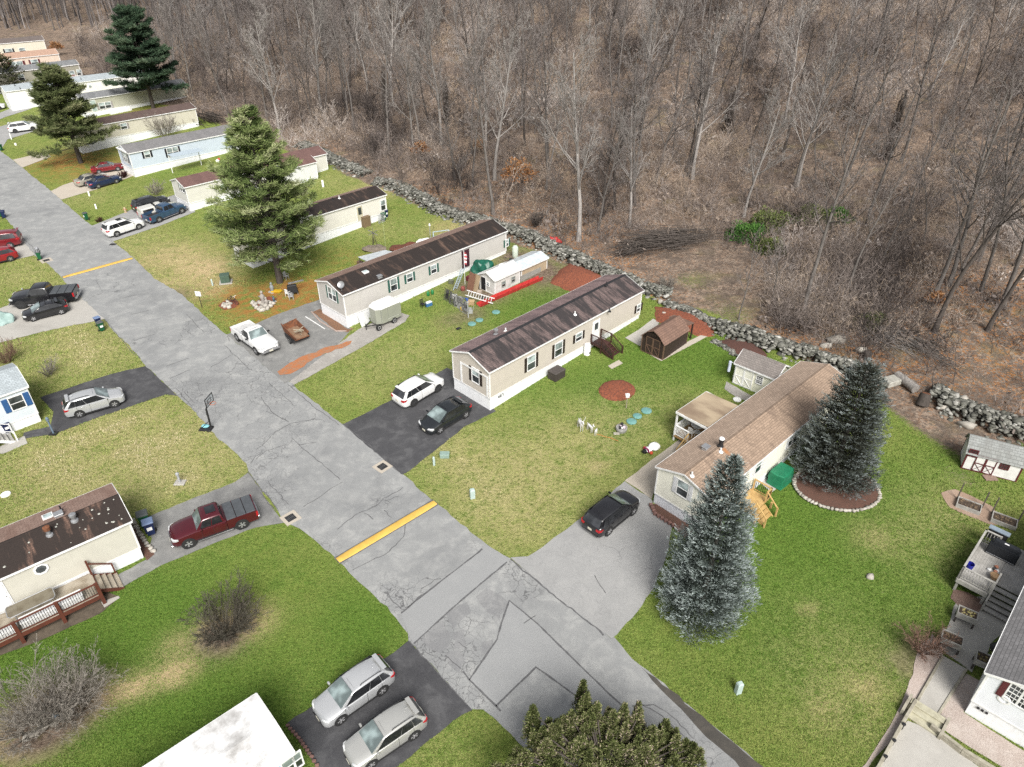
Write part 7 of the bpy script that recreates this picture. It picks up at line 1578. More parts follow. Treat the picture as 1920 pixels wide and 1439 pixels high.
# --- canopy deck of the cream home
H = H1; W = H.W; x0 = H.inter(1316, 800, 'R1').x; D = thing('canopy_porch', 'open porch under a streaked flat tan canopy at the cream home', 'porch', H.o, H.h); xa, xb = 6.9, 11.3; ya, yb = W + .02, W + 3.6; zf = .80
A = PZ(1267, 772, H.z0 + 3.05); la = H.Mi @ A; B_ = PZ(1325, 735, H.z0 + 3.05); lb_ = H.Mi @ B_; xa, xb, yb = la.x, lb_.x, (la.y + lb_.y) / 2
k = MB(); k.slab((xa, ya + .08, 3.22), (xb, ya + .08, 3.22), (xb, yb, 3.05), (xa, yb, 3.05), .05); k.build('canopy', mat('streaked_canopy', (.40, .32, .22), (.225, .165, .115), sc_=.75, rough=.6, stretch=(1, .45, 1)), D)
k = MB(); k.b2((xa - .04, ya + .1, 2.90), (xa + .02, yb, 3.09)); k.b2((xa, yb - .02, 2.90), (xb, yb + .05, 3.03)); k.b2((xb - .02, ya + .1, 2.9), (xb + .04, yb, 3.07)); k.build('fascia', M_TRIM, D)
k = MB(); k.b2((xa, ya, zf - .1), (xb, yb - .1, zf)); k.build('floor', mat('honey_boards', (.30, .19, .08), (.22, .13, .055), stripe=(1, .14, .4, .08)), D)
for x in (xa + .1, (xa + xb) / 2, xb - .1): k = MB(); k.b2((x - .06, yb - .16, -.3), (x + .06, yb - .04, 2.95)); k.build('post', M_TRIM, D)
kp, kr, kb = MB(), MB(), MB(); railing(kp, kr, kb, (xa + .1, yb - .1, zf), (xb - .1, yb - .1, zf), .95, 2.2, .12, bw=.04); railing(kp, kr, kb, (xa + .1, yb - .1, zf), (xa + .1, yb - 1.3, zf), .95, 1.2, .12, bw=.04); kr.build('rail', M_TRIM, D); kb.build('balusters', M_TRIM, D); kp.build('posts', M_TRIM, D)
k, k2 = MB(), MB(); stairs(k, k2, xa, yb - 2.1, zf, -1, 0, 4, .18, .3, 1.3); k.build('stairs', M_GOLD, D); k2.build('stringer', M_GOLD, D)
for yy in (yb - 1.4, yb - 2.8): k = MB(); k.bar((xa, yy, zf + .9), (xa - 1.35, yy, .95), .09, .05); k.bar((xa, yy, zf + .45), (xa - 1.35, yy, .5), .06, .05); k.b2((xa - 1.4, yy - .05, 0), (xa - 1.3, yy + .05, 1.0)); k.build('handrail', M_GOLD, D)
o = hthing(H, 'patio_table', 'white round patio table under the tan canopy', 'table', xa + 1.7, yb - 1.1, zf); k = MB(); k.lathe([(.55, .69), (.56, .72), (0, .725)], 18); k.build('top', M_TRIM, o); k = MB(); k.tube((0, 0, 0), (0, 0, .69), .04); k.lathe([(.3, 0), (.25, .04), (0, .05)], 12); k.build('pedestal', M_TRIM, o)
def chair(root, m):
    k = MB(); k.b2((-.22, -.22, .40), (.22, .22, .44)); k.build('seat', m, root, bevel=.01); k = MB()
    for i in range(5): k.b2((-.2 + i * .09, .19, .44), (-.16 + i * .09, .225, .88))
    k.b2((-.22, .19, .86), (.22, .23, .92)); k.build('backrest', m, root)
    for sx in (-.2, .2):
        for sy in (-.2, .2): k = MB(); k.b2((sx - .02, sy - .02, 0), (sx + .02, sy + .02, .40)); k.build('leg', m, root)
    for sx in (-.24, .24): k = MB(); k.b2((sx - .025, -.22, .62), (sx + .025, .22, .65)); k.b2((sx - .02, -.2, .44), (sx + .02, -.16, .62)); k.build('armrest', m, root)
for dx, dy, rz, lab in ((-.8, 0, R(90), 'white chair street side of the round canopy table'), (.85, .1, R(-90), 'white chair on the far side of the round canopy table')):
    o = hthing(H, 'garden_chair', lab, 'chair', xa + 1.7 + dx, yb - 1.1 + dy, zf, rz); chair(o, M_TRIM)
# --- golden side deck
xd = H.inter(1400, 893, 'S').x; pz = .88; D = thing('side_deck', 'new golden wood landing with steps beside the frosty spruce', 'deck', H.o, H.h); xa = xd - 1.2; xb = xd + 1.1
H1.door((1391, 893), 'S', .85, 2.0, M_TRIM, light=(.5, .9))
k = MB(); k.b2((xa, -1.5, pz - .1), (xb, -.05, pz)); k.build('floor', M_GOLDB, D)
k, k2 = MB(), MB(); stairs(k, k2, xa + 1.0, -1.5, pz, 0, -1, 4, .2, .24, 1.2); k.build('stairs', M_GOLD, D); k2.build('stringer', M_GOLD, D)
kp, kr, kb = MB(), MB(), MB(); railing(kp, kr, kb, (xb, -.2, pz), (xb, -1.5, pz), .95, 1.7); railing(kp, kr, kb, (xb, -1.5, pz), (xa + 1.75, -1.5, pz), .95, 1.5, end=True); railing(kp, kr, kb, (xa, -.2, pz), (xa, -1.5, pz), .95, 1.7)
for sx in (xa + .25, xa + 1.75): kr.bar((sx, -1.5, pz + .95), (sx, -2.45, .95), .09, .06); kp.b2((sx - .05, -2.5, -.1), (sx + .05, -2.4, 1.0))
kr.build('rail', M_GOLD, D); kb.build('balusters', M_BALU, D); kp.build('posts', M_GOLD, D); k = MB()
for x in (xa + .1, xb - .1): k.b2((x - .06, -1.85, -.3), (x + .06, -1.73, pz - .1))
k.build('leg_posts', M_GOLD, D)
sheet('path_slab', [(1424, 905), (1446, 893), (1466, 910), (1446, 925)], M_CONC, .04, .02)
o = thing('covered_grill', 'grill under a green tarpaulin at the cream home side', 'grill', P(1461, 903), H.h); k = MB()
k.loft([[(a_ * s_ * .78 + rnd.gauss(0, .02), b_ * s_ * .55 + rnd.gauss(0, .02), z) for a_, b_ in ((-1, -1), (0, -1.06), (1, -1), (1.05, 0), (1, 1), (0, 1.05), (-1, 1), (-1.05, 0))] for z, s_ in ((.05, 1.12), (.35, 1.02), (.7, 1.04), (1.08, 1.0), (1.15, .93))]); k.build('cover', mat('green_tarp', (.018, .17, .085), (.013, .13, .065), sc_=3, rough=.45), o, smooth=35)
for sx in (-.6, .6): k = MB(); k.tube((sx, -.4, 0), (sx, -.4, .12), .06); k.build('caster', M_DARK, o)
# --- silver grey deck at the right
A_ = P(1800, 1108); z0d = A_.z; hd = R(45); D = thing('deck', 'weathered grey deck with railing at the right edge', 'deck', A_, hd); Dm = Matrix.Translation(A_) @ Matrix.Rotation(hd, 4, 'Z'); Dmi = Dm.inverted(); zf = 1.05
def dl(u, v, z): return Dmi @ PZ(u, v, z0d + z)
c_tl, c_bl, c_br = dl(1853, 995, zf + .95), dl(1801, 1062, zf + .95), dl(1862, 1098, zf + .95); c_tr = dl(1913, 1025, zf + .95)
x0, x1 = c_bl.x, (c_tl.x + c_tr.x) / 2; y1, y0 = (c_tl.y + c_bl.y) / 2, c_br.y; ye = y0 - 5.5
k = MB(); k.b2((x0, y0, zf - .08), (x1, y1, zf)); k.build('floor', M_GRYW, D); k = MB(); k.b2((x0 + 1.2, ye, zf - .09), (x1 + 1.0, y0 - .01, zf - .012)); k.build('floor', M_GRYW, D)
k = MB(); k.b2((x0 - .05, y0, zf - .32), (x0, y1, zf - .02)); k.b2((x0, y1, zf - .32), (x1, y1 + .05, zf - .02)); k.build('rim_board', M_GRYP, D)
kp, kr, kb = MB(), MB(), MB(); railing(kp, kr, kb, (x0 + .05, y0, zf), (x0 + .05, y1 - .05, zf), .95, 2.3, .15, bw=.04); railing(kp, kr, kb, (x0 + .05, y1 - .05, zf), (x1, y1 - .05, zf), .95, 1.8, .15, bw=.04); railing(kp, kr, kb, (x1, y1 - .05, zf), (x1, y0 + .8, zf), .95, 2.0, .15, bw=.04); railing(kp, kr, kb, (x0 + 1.25, y0 - 1.6, zf), (x0 + 1.25, ye, zf), .95, 2, .15, bw=.04)
kr.build('rail', M_GRYP, D); kb.build('balusters', M_GRYP, D); kp.build('posts', M_GRYP, D); k = MB()
for x, y in ((x0 + .1, y1 - .12), (x1 - .1, y1 - .12), (x0 + .1, y0 + .1)): k = MB(); k.b2((x - .07, y - .07, -.4), (x + .07, y + .07, zf - .08)); k.build('leg_post', M_GRYP, D)
k, k2 = MB(), MB(); stairs(k, k2, x0 + 1.15, y0 - .78, zf, -1, 0, 5, .175, .32, 1.35, .06); k.build('stairs', M_GRYW, D); k2.build('stringer', M_GRYP, D)
for yy in (y0 - .08, y0 - 1.5): k = MB(); k.bar((x0 + 1.15, yy, zf + .93), (x0 - .5, yy, .85), .09, .05); k.b2((x0 - .55, yy - .05, -.1), (x0 - .45, yy + .05, .9)); k.build('handrail', M_GRYP, D)
def ond(name, lab, cat, u, v, z, rz): p = Dm @ dl(u, v, z); return thing(name, lab, cat, p, hd + rz)
o = ond('gas_grill', 'large black covered gas grill on the grey deck', 'grill', 1876, 1044, zf, R(-90)); k = MB(); k.box((0, 0, .45), (1.7, .6, .9)); k.box((0, .04, .98), (1.55, .5, .22), taper=.88); k.build('cover', mat('black_cover', (.018, .02, .024), rough=.45), o, bevel=.05, seg=2); k = MB(); k.box((0, -.02, 1.1), (.25, .1, .012)); k.build('label', M_TRIM, o); k = MB(); k.tube((-.8, -.34, .12), (.8, -.34, .12), .018); k.build('rail', M_METAL, o)
o = ond('side_burner', 'steel shelf unit behind the black grill on the grey deck', 'shelf', 1866, 1012, zf, R(-90)); k = MB(); k.box((0, 0, .8), (1.2, .4, .06)); k.build('shelf', mat('blue_steel', (.22, .27, .32), rough=.4), o); k = MB(); k.box((0, 0, .4), (1.1, .34, .78)); k.build('cabinet', M_DARK, o)
o = ond('bucket', 'deep blue bucket in the corner of the grey deck', 'bucket', 1816, 1066, zf, 0); k = MB(); k.lathe([(.19, 0), (.23, .42), (.21, .42), (.18, .1), (0, .1)], 16); k.build('pail', mat('cobalt_plastic', (.012, .015, .22), rough=.35), o)
o = ond('plant_pot', 'tan plant pot with dead stalks on the grey deck', 'pot', 1863, 1085, zf, 0); k = MB(); k.lathe([(.18, 0), (.26, .3), (.28, .3), (.24, .26), (0, .26)], 16); k.build('pot', mat('tan_pot', (.34, .22, .12)), o)
k = MB()
for i in range(7): a_ = i * .9; k.blob((.32 * math.cos(a_) * rnd.random() * 1.5, .32 * math.sin(a_) * rnd.random() * 1.5, .04), .14, i % 3, i, .4, 1)
tag(k.build('rubbish_heap', [M_TRIM, mat('salmon_cloth', (.5, .22, .14)), mat('dark_scrap', (.06, .06, .06))], None, loc=Dm @ dl(1868, 1072, zf)), 'small heap of white and salmon scraps on the grey deck', 'rubbish')
# planters on legs
M_SOIL = mat('potting_soil', (.045, .032, .026), (.10, .075, .05), sc_=9, rough=1, bump=.8, bsc=14)
def planter(label, px, w_, l_, h, rz, posts=False, fill=None, legs=True, zb=.45):
    o = thing('planter_box', label, 'planter', P(*px), rz); t_ = .06; k = MB(); z0 = zb if legs else 0
    for a_, b_ in (((-l_ / 2, -w_ / 2, z0), (l_ / 2, -w_ / 2 + t_, h)), ((-l_ / 2, w_ / 2 - t_, z0), (l_ / 2, w_ / 2, h)), ((-l_ / 2, -w_ / 2 + t_, z0), (-l_ / 2 + t_, w_ / 2 - t_, h)), ((l_ / 2 - t_, -w_ / 2 + t_, z0), (l_ / 2, w_ / 2 - t_, h))): k.b2(a_, b_)
    k.build('box', M_GRYP, o); k = MB(); k.b2((-l_ / 2 + t_, -w_ / 2 + t_, z0), (l_ / 2 - t_, w_ / 2 - t_, h - .07))
    for i in range(26): k.blob((rnd.uniform(-.4, .4) * l_, rnd.uniform(-.38, .38) * w_, h - .06), rnd.uniform(.04, .10), 1 if rnd.random() < .6 else 0, i, .5, 1, (1, 1, .6))
    k.build('soil', [M_SOIL, fill or mat('dead_plants', (.20, .14, .08), (.11, .075, .05), sc_=9)], o)
    if legs:
        for sx in (-1, 1):
            for sy in (-1, 1): k = MB(); x, y = sx * (l_ / 2 - .06), sy * (w_ / 2 - .06); k.b2((x - .045, y - .045, -.05), (x + .045, y + .045, z0)); k.build('leg', mat('dark_leg', (.07, .06, .055)), o)
    if posts:
        for sx in (-1, 1): k = MB(); x = sx * (l_ / 2 + .03); k.b2((x - .04, w_ / 2 - .05, 0), (x + .04, w_ / 2 + .03, 1.5)); k.build('corner_post', mat('dark_stake', (.10, .085, .07)), o)
    return o
planter('raised bed with two stakes nearer the spruce', (1815, 952), .95, 1.5, .32, R(-36), True, legs=False); planter('raised bed with two stakes at the right edge', (1881, 980), .95, 1.5, .32, R(-36), True, legs=False)
planter('legged planter with yellow leaves beside the deck stairs', (1806, 1166), .7, 1.05, .85, R(-35), fill=mat('yellow_leaves', (.42, .38, .12), (.35, .27, .2), sc_=9)); planter('legged planter with dark soil alone at the patio edge', (1777, 1213), .75, 1.1, .85, R(-35)); planter('legged planter with olive plants under the grey roof', (1842, 1254), .8, 1.15, .85, R(-35), fill=mat('olive_plants', (.18, .15, .05), (.12, .09, .04), sc_=9))
o = thing('kettle_grill', 'round black kettle grill by the planter under the grey roof', 'grill', P(1858, 1232), R(30)); k = MB(); k.lathe([(.04, .55), (.24, .62), (.31, .78), (.31, .82), (.26, .98), (.1, 1.06), (0, 1.07)], 18); k.build('kettle', M_DARK, o, smooth=60)
for a_ in (0, 2.1, 4.2): k = MB(); k.tube((.12 * math.cos(a_), .12 * math.sin(a_), .6), (.3 * math.cos(a_), .3 * math.sin(a_), 0), .02); k.build('leg', M_DARK, o)
k = MB(); k.box((.5, 0, .78), (.4, .5, .04)); k.build('side_shelf', M_DARK, o)
# walkway, timber steps, retaining timbers
def timbers(name, label, px, rows, w_=.15, h=.15, m=None, cat='retaining wall', lean=0):
    k = MB(); pp = [P(u, v) for u, v in px]
    for i in range(len(pp) - 1):
        for j in range(rows): k.bar(pp[i] + Vector((0, 0, h * (j + .5) - .05)), pp[i + 1] + Vector((0, 0, h * (j + .5) - .05)), w_ - .01 * j, h - .008)
    return tag(k.build(name, m or M_GRYP, None, bevel=.012), label, cat)
sheet('concrete_walk', [(1768, 1232), (1810, 1256), (1757, 1340), (1720, 1318)], M_CONC, .10, .02, thick=.2)
M_TIMB = mat('weathered_timber', (.36, .335, .27), (.24, .22, .17), rough=.85, dirt=.25)
timbers('edging_timber', 'left timber kerb of the concrete walk', [(1767, 1232), (1716, 1322)], 2, .14, .10, M_TIMB, 'edging'); timbers('edging_timber', 'right timber kerb of the concrete walk', [(1811, 1257), (1756, 1345)], 2, .14, .10, M_TIMB, 'edging')
timbers('timber_wall', 'grey timber retaining wall along the gravel strip and pale drive', [(1714, 1320), (1690, 1360), (1645, 1442), (1610, 1500)], 3, .18, .16, M_TIMB); timbers('timber_wall', 'timber retaining wall between pale drive and brown gravel', [(1742, 1366), (1800, 1412), (1865, 1452), (1930, 1500)], 3, .20, .16, M_TIMB)
o = thing('garden_steps', 'three timber steps down from the concrete walk to the drive', 'steps', P(1733, 1345), R(45)); k = MB()
for i in range(3): k.b2((-.35 - .36 * i + .40, -.85, 0), (-.35 - .36 * i + .8, .85, .36 - .12 * i))
k.build('treads', mat('pale_treads', (.42, .40, .30), (.32, .30, .22)), o, bevel=.015)
for sy in (-.95, .95): k = MB(); k.b2((-.75, sy - .07, 0), (.55, sy + .07, .42)); k.build('cheek', M_TIMB, o)
for i, (u, v) in enumerate([(1686, 1368), (1668, 1398), (1652, 1428)]):
    k = MB(); k.lathe([(.05, 0), (.05, .42), (.09, .44), (.09, .52), (0, .54)], 10); tag(k.build('path_light', M_DARK, None, loc=P(u + 4, v)), ('upper', 'middle', 'lower')[i] + ' black path light on the timber wall by the pale drive', 'path light', 'path lights')
# --- deer, planter, snowman, bird feeder, cord
M_DEER = mat('white_wire_mesh', (.70, .69, .68), (.58, .56, .56), sc_=14, rough=.5)
def deer(label, px, s_, rz, antler):
    o = thing('deer_ornament', label, 'ornament', P(*px), rz, None, s_); k = MB()
    k.loft([[(x, .15 * w_ * math.cos(a_ * .7854), z + .15 * h_ * math.sin(a_ * .7854)) for a_ in range(8)] for x, w_, h_, z in ((-.40, .4, .5, .68), (-.34, .95, 1.0, .66), (-.1, .9, .9, .66), (.15, .95, 1.05, .66), (.32, .85, 1.0, .70), (.42, .5, .7, .78))])
    k.loft([[(x + .07 * w_ * math.cos(a_ * 1.0472) * .8, .07 * w_ * math.sin(a_ * 1.0472), z) for a_ in range(6)] for x, w_, z in ((.34, 1.3, .72), (.42, 1.0, .86), (.47, .9, 1.0), (.50, .8, 1.06))])
    k.loft([[(x, .065 * w_ * math.cos(a_ * 1.0472), z + .065 * w_ * math.sin(a_ * 1.0472)) for a_ in range(6)] for x, w_, z in ((.42, .8, 1.09), (.50, 1.1, 1.09), (.60, .8, 1.05), (.70, .5, 1.02))])
    for sy in (-.08, .08): k.loft([[(.45 + .02 * math.cos(a_ * 1.57), sy + .02 * math.sin(a_ * 1.57), 1.13) for a_ in range(4)], [(.40, sy * 1.9, 1.22)] * 4])
    k.tube((-.40, 0, .74), (-.50, 0, .80), .04, .015)
    for sx, f in ((-.32, -1), (.30, 1)):
        for sy in (-.09, .09):
            if f < 0: k.tube((sx, sy, .62), (sx - .02, sy, .38), .065, .035, 6); k.tube((sx - .02, sy, .38), (sx - .07, sy, .28), .035, .028, 6); k.tube((sx - .07, sy, .28), (sx - .03, sy, 0), .028, .022, 6)
            else: k.tube((sx, sy, .62), (sx + .02, sy, .33), .05, .03, 6); k.tube((sx + .02, sy, .33), (sx + .01, sy, 0), .03, .022, 6)
    k.build('body', M_DEER, o, smooth=60)
    if antler:
        for sy in (-1, 1): k = MB(); k.path([(.46, sy * .05, 1.13), (.42, sy * .14, 1.28), (.45, sy * .2, 1.42), (.52, sy * .2, 1.52)], .016); k.tube((.42, sy * .14, 1.28), (.53, sy * .16, 1.36), .014); k.tube((.45, sy * .2, 1.42), (.40, sy * .22, 1.52), .014); k.build('antler', M_DEER, o)
    return o
deer('largest white deer ornament, with antlers', (1088, 805), .98, R(-75), True); deer('middle sized white deer ornament of the three', (1106, 809), .80, R(-60), False); deer('smallest white deer, nearest the planter', (1117, 815), .58, R(-110), False)
o = thing('flower_planter', 'round grey planter with pale pink flowers on the lawn', 'planter', P(1165, 808)); k = MB(); k.lathe([(.40, 0), (.48, .25), (.46, .38), (.38, .38), (.36, .30), (0, .30)], 18); k.build('pot', mat('stone_pot', (.30, .295, .28)), o); k = MB()
for i in range(16): k.blob((rnd.uniform(-.25, .25), rnd.uniform(-.25, .25), .42), rnd.uniform(.06, .11), (0, 0, 1, 2)[i % 4], i, .3, 1)
k.build('flowers', [mat('pale_petals', (.55, .45, .50)), mat('white_petals', (.65, .65, .63)), M_DARK], o); k = MB(); k.blob((0, .05, .68), .14, 0, 2, .2, 1); k.build('globe', M_DARK, o)
o = thing('snowman_ornament', 'deflating white snowman decoration lying on the lawn', 'ornament', P(1219, 845), R(35)); k = MB(); k.blob((.42, 0, .22), .48, 0, 1, .15, 3, (1, .9, .5)); k.blob((-.2, 0, .2), .32, 0, 2, .15, 3, (1, .9, .6)); k.build('body', M_TRIM, o, smooth=80)
k = MB(); k.lathe([(.2, 0), (.2, .08), (.14, .08), (.14, .22), (0, .22)], 14, 0, Matrix.Translation((-.55, 0, .2)) @ Matrix.Rotation(R(-90), 4, 'Y')); k.build('hat', M_DARK, o); k = MB(); k.box((-.40, 0, .26), (.12, .5, .3)); k.build('scarf', mat('magenta_scarf', (.22, .02, .09)), o, bevel=.03)
for sy in (-.36, .36): k = MB(); k.blob((-.25, sy, .12), .14, 0, 4, .2, 2); k.build('mitten', mat('red_mitten', (.50, .06, .03)), o)
k = MB(); k.box((0, 0, .03), (.5, .32, .06)); tag(k.build('stepping_stone', M_STONEP if False else mat('flat_stone', (.36, .34, .28)), None, bevel=.02, loc=P(1156, 814)), 'flat tan stone beside the flower planter', 'stone')
o = thing('bird_feeder', 'thin post with a small white feeder by the mulch island', 'bird feeder', P(1174, 766)); k = MB(); k.tube((0, 0, 0), (0, 0, 1.25), .035); k.build('post', M_OLDW, o); k = MB(); k.box((0, 0, 1.3), (.28, .28, .22)); k.box((0, 0, 1.46), (.36, .36, .08), taper=.4); k.build('feeder', M_TRIM, o)
pl = outline([P(u, v) for u, v in [(1117, 815), (1135, 820), (1160, 828), (1168, 830)]], .3, .1, False); k = MB(); k.path([(p.x, p.y, T(p.x, p.y) + .03) for p in pl], .022, 5); tag(k.build('extension_cord', mat('orange_cord', (.50, .20, .06)), None), 'orange cord across the lawn from the white deer', 'cord')
o = thing('windsock', 'pale windsock flag on a slanted stick at the cream shed', 'flag', P(1374, 716), 0); k = MB(); k.tube((0, 0, 1.7), (-.65, -.15, 2.25), .02); k.build('pole', M_TRIM, o); k = MB(); k.loft([[(-.62 + .13 * math.cos(i * .785), -.15 + .13 * math.sin(i * .785), z) for i in range(8)] for z in (2.2, 1.9, 1.5, 1.2)]); k.build('sock', mat('blue_white_cloth', (.5, .55, .66)), o)
# --- yard of the grey home
o = thing('cargo_trailer', 'olive grey enclosed trailer with white roof beside the grey home', 'trailer', P(733, 609), H3.h); c_ = P(712, 618); k = MB(); Lt, Wt, Ht = 2.9, 1.75, 2.05
pr = [(-Lt / 2, -Wt * .28), (-Lt / 2 + .55, -Wt / 2), (Lt / 2, -Wt / 2), (Lt / 2, Wt / 2), (-Lt / 2 + .55, Wt / 2), (-Lt / 2, Wt * .28)]
M_TRL = mat('olive_grey_panel', (.27, .28, .23), (.24, .25, .21), sc_=.8, rough=.35); k.loft([[(x, y + .9, z) for x, y in pr] for z in (.45, Ht)]); k.build('body', M_TRL, o)
k = MB(); k.loft([[(x * s_, y * s_ + .9, z) for x, y in pr] for z, s_ in ((Ht, 1.02), (Ht + .10, 1.0), (Ht + .24, .82))]); k.build('roof', M_TRIM, o, smooth=30)
k = MB(); k.b2((-.25, -.06, .45), (1.15, .03, .82)); k.build('fender', M_TRL, o, bevel=.03)
def simple_wheel(root, x, y, z, r_, axis='Y', white=True):
    k = MB(); Mx = Matrix.Translation((x, y, z)) @ Matrix.Rotation(R(90), 4, 'X'); k.lathe([(r_ * .6, -.09), (r_, -.07), (r_, .07), (r_ * .6, .09)], 18, 0, Mx); w_ = k.build('wheel', M_TYRE, root); k = MB(); k.lathe([(r_ * .62, .07), (r_ * .5, .095), (.06, .06), (0, .10)], 16, 0, Mx); k.build('rim', M_TRIM if white else M_RIMD, w_)
simple_wheel(o, .45, -.02, .33, .33); simple_wheel(o, -1.55, -.1, .32, .32)
k = MB(); k.bar((-1.4, .3, .42), (-2.5, .9, .42), .08); k.bar((-1.4, 1.5, .42), (-2.5, .9, .42), .08); k.tube((-2.4, .9, 0), (-2.4, .9, .7), .04); k.build('tongue', M_DARK, o); k = MB(); k.b2((1.44, .1, .5), (1.475, 1.7, 1.95)); k.build('door', M_TRL, o); k = MB(); k.b2((-1.05, .01, .5), (-1.02, .03, 1.95)); k.b2((-.2, .012, .5), (-.18, .03, 1.95)); k.build('seam', M_METAL, o)
o = thing('dump_trailer', 'rusty open dump trailer holding scrap on the cracked drive', 'trailer', P(558, 636), R(-49), None, 1.3); k = MB(); bl, bw_, zb, zt = 1.9, 1.15, .5, 1.05
for q in ([(-bl / 2, -bw_ / 2), (bl / 2, -bw_ / 2)], [(bl / 2 - .3, bw_ / 2), (-bl / 2, bw_ / 2)], [(-bl / 2, bw_ / 2), (-bl / 2, -bw_ / 2)]):
    (xa_, ya_), (xb_, yb_) = q; k.slab((xa_, ya_, zb), (xb_, yb_, zb), (xb_ + (.25 if xb_ > 0 else 0), yb_ * 1.12, zt - (.25 if xb_ > 0 else 0)), (xa_ + (.25 if xa_ > 0 else -.15), ya_ * 1.12, zt + (.08 if xa_ < 0 else -.25)), .05)
k.b2((-bl / 2, -bw_ / 2, zb - .04), (bl / 2, bw_ / 2, zb)); k.build('body', M_RUST, o); k = MB(); k.b2((-bl / 2 + .05, -bw_ / 2 + .05, zb + .01), (bl / 2 - .05, bw_ / 2 - .05, zb + .1)); k.build('load', mat('rust_dust', (.25, .16, .10), (.18, .11, .07), sc_=4), o)
for i in range(7): k = MB(); k.bar((rnd.uniform(.2, .9), rnd.uniform(-.5, .5), zb + .2 + .05 * i), (rnd.uniform(.2, 1.1), rnd.uniform(-.5, .5), zb + .35 + .05 * i), .04); k.build('scrap_bar', mat('pale_scrap', (.38, .35, .27)), o)
k = MB(); k.b2((-.6, -bw_ / 2 - .12, .25), (.9, -bw_ / 2 - .08, .55)); k.build('side_grille', M_BALU, o); simple_wheel(o, .25, -bw_ / 2 - .14, .26, .26); simple_wheel(o, .25, bw_ / 2 + .14, .26, .26); k = MB(); k.bar((-bl / 2, 0, .42), (-bl / 2 - .9, 0, .40), .07); k.build('tongue', M_DARK, o)
a_, b_ = P(573, 595), P(609, 618); k = MB(); k.bar(a_ + Vector((0, 0, .06)), b_ + Vector((0, 0, .06)), .07); tag(k.build('pole', M_TRIM, None), 'white pole lying on the cracked drive behind the rusty trailer', 'pole')
M_RED = mat('red_plastic', (.42, .04, .035), (.34, .03, .03), rough=.4)
def trough(label, a_, b_, dzs):
    A_, B_ = P(*a_), P(*b_); d = (B_ - A_); d.z = 0; d.normalize(); s_ = Vector((-d.y, d.x, 0)); k = MB()
    for o_, h in ((-.30, .42), (.30, .28)): k.slab(A_ + s_ * o_ + Vector((0, 0, dzs)), B_ + s_ * o_ + Vector((0, 0, dzs)), B_ + s_ * (o_ * 1.3) + Vector((0, 0, h + dzs)), A_ + s_ * (o_ * 1.3) + Vector((0, 0, h + dzs)), .06)
    k.slab(A_ - s_ * .3 + Vector((0, 0, dzs + .05)), B_ - s_ * .3 + Vector((0, 0, dzs + .05)), B_ + s_ * .3 + Vector((0, 0, dzs + .05)), A_ + s_ * .3 + Vector((0, 0, dzs + .05)), .05)
    for i in range(5):
        q = A_.lerp(B_, (i + .5) / 5); k.bar(q - s_ * .36 + Vector((0, 0, .1 + dzs)), q - s_ * .4 + Vector((0, 0, .48 + dzs)), .09)
    return tag(k.build('trough', M_RED, None), label, 'trough')
trough('long red plastic trough along the white hut', (921, 564), (1014, 524), .02); trough('short red trough end piece by the aluminium ladder', (898, 575), (918, 566), .02)
def ladder(label, a_, b_, za, zb_, w_, m, n_=9, wv=None):
    A_, B_ = P(*a_) + Vector((0, 0, za)), None
    B_ = PZ(*b_, T(A_.x, A_.y) + zb_) ; d = (B_ - A_).normalized(); s_ = d.cross(Vector((0, 0, 1))).normalized() if wv is None else Vector(wv).normalized(); k = MB()
    for g in (-1, 1): k.bar(A_ + s_ * g * w_ / 2, B_ + s_ * g * w_ / 2, .05, .08)
    for i in range(1, n_ + 1): q = A_.lerp(B_, i / (n_ + 1)); k.bar(q - s_ * w_ / 2, q + s_ * w_ / 2, .04)
    return tag(k.build('ladder', m, None), label, 'ladder')
ladder('aluminium ladder propped flat over the red trough', (926, 572), (874, 549), .45, .9, .55, M_TRIM, 10, (0.3, .3, 1)); ladder('blue-grey ladder leaning up against the brown panels', (853, 545), (869, 502), .1, 2.2, .5, mat('blue_grey_ladder', (.33, .40, .45)), 10, (.7, .7, 0))
o = thing('flag_pole', 'drooping red and white striped flag on a pole by the burgundy door', 'flag', P(872, 533)); top = PZ(865, 461, T(o.location.x, o.location.y) + 3.9) - o.location
k = MB(); k.tube((0, 0, 0), (0, 0, 4.0), .03); k.build('pole', M_TRIM, o); k = MB()
for i in range(7): z = 3.8 - i * .2; k.slab(*[(.03 + x, y, zz) for x, y, zz in ((0, 0, z - .2), (.26 + .04 * math.sin(i), .08 * math.sin(i * 2), z - .25), (.26 + .04 * math.sin(i - 1), .08 * math.sin(i * 2 - 2), z - .05), (0, 0, z))], .01, (0, 1)[i % 2])
k.build('cloth', [mat('flag_red', (.42, .07, .08)), M_TRIM], o)
def tarp(label, px, r_, hgt, m, sq=(1, 1), seed=1, name='tarpaulin_heap', cat='tarp'):
    k = MB(); k.blob((0, 0, 0), 1, 0, seed, .35, 4); k.v = [(x * r_ * sq[0], y * r_ * sq[1], max(0, z + .15) * hgt + .12 * mnoise.noise((x * 3 + seed, y * 3, z * 3))) for x, y, z in k.v]; return tag(k.build(name, m, None, smooth=25, loc=P(*px)), label, cat)
tarp('dark green tarpaulin over a heap at the burgundy door', (906, 513), 1.15, 1.5, mat('dark_green_tarp', (.007, .065, .042), (.012, .10, .066), sc_=4, rough=.35), (1.1, .9), 2)
tarp('pale teal cover over a vehicle at the left edge', (-6, 604), 1.35, 1.15, mat('pale_teal_cover', (.24, .34, .32), (.29, .39, .37), sc_=2, rough=.6), (1.25, .8), 5, 'covered_vehicle', 'covered vehicle')
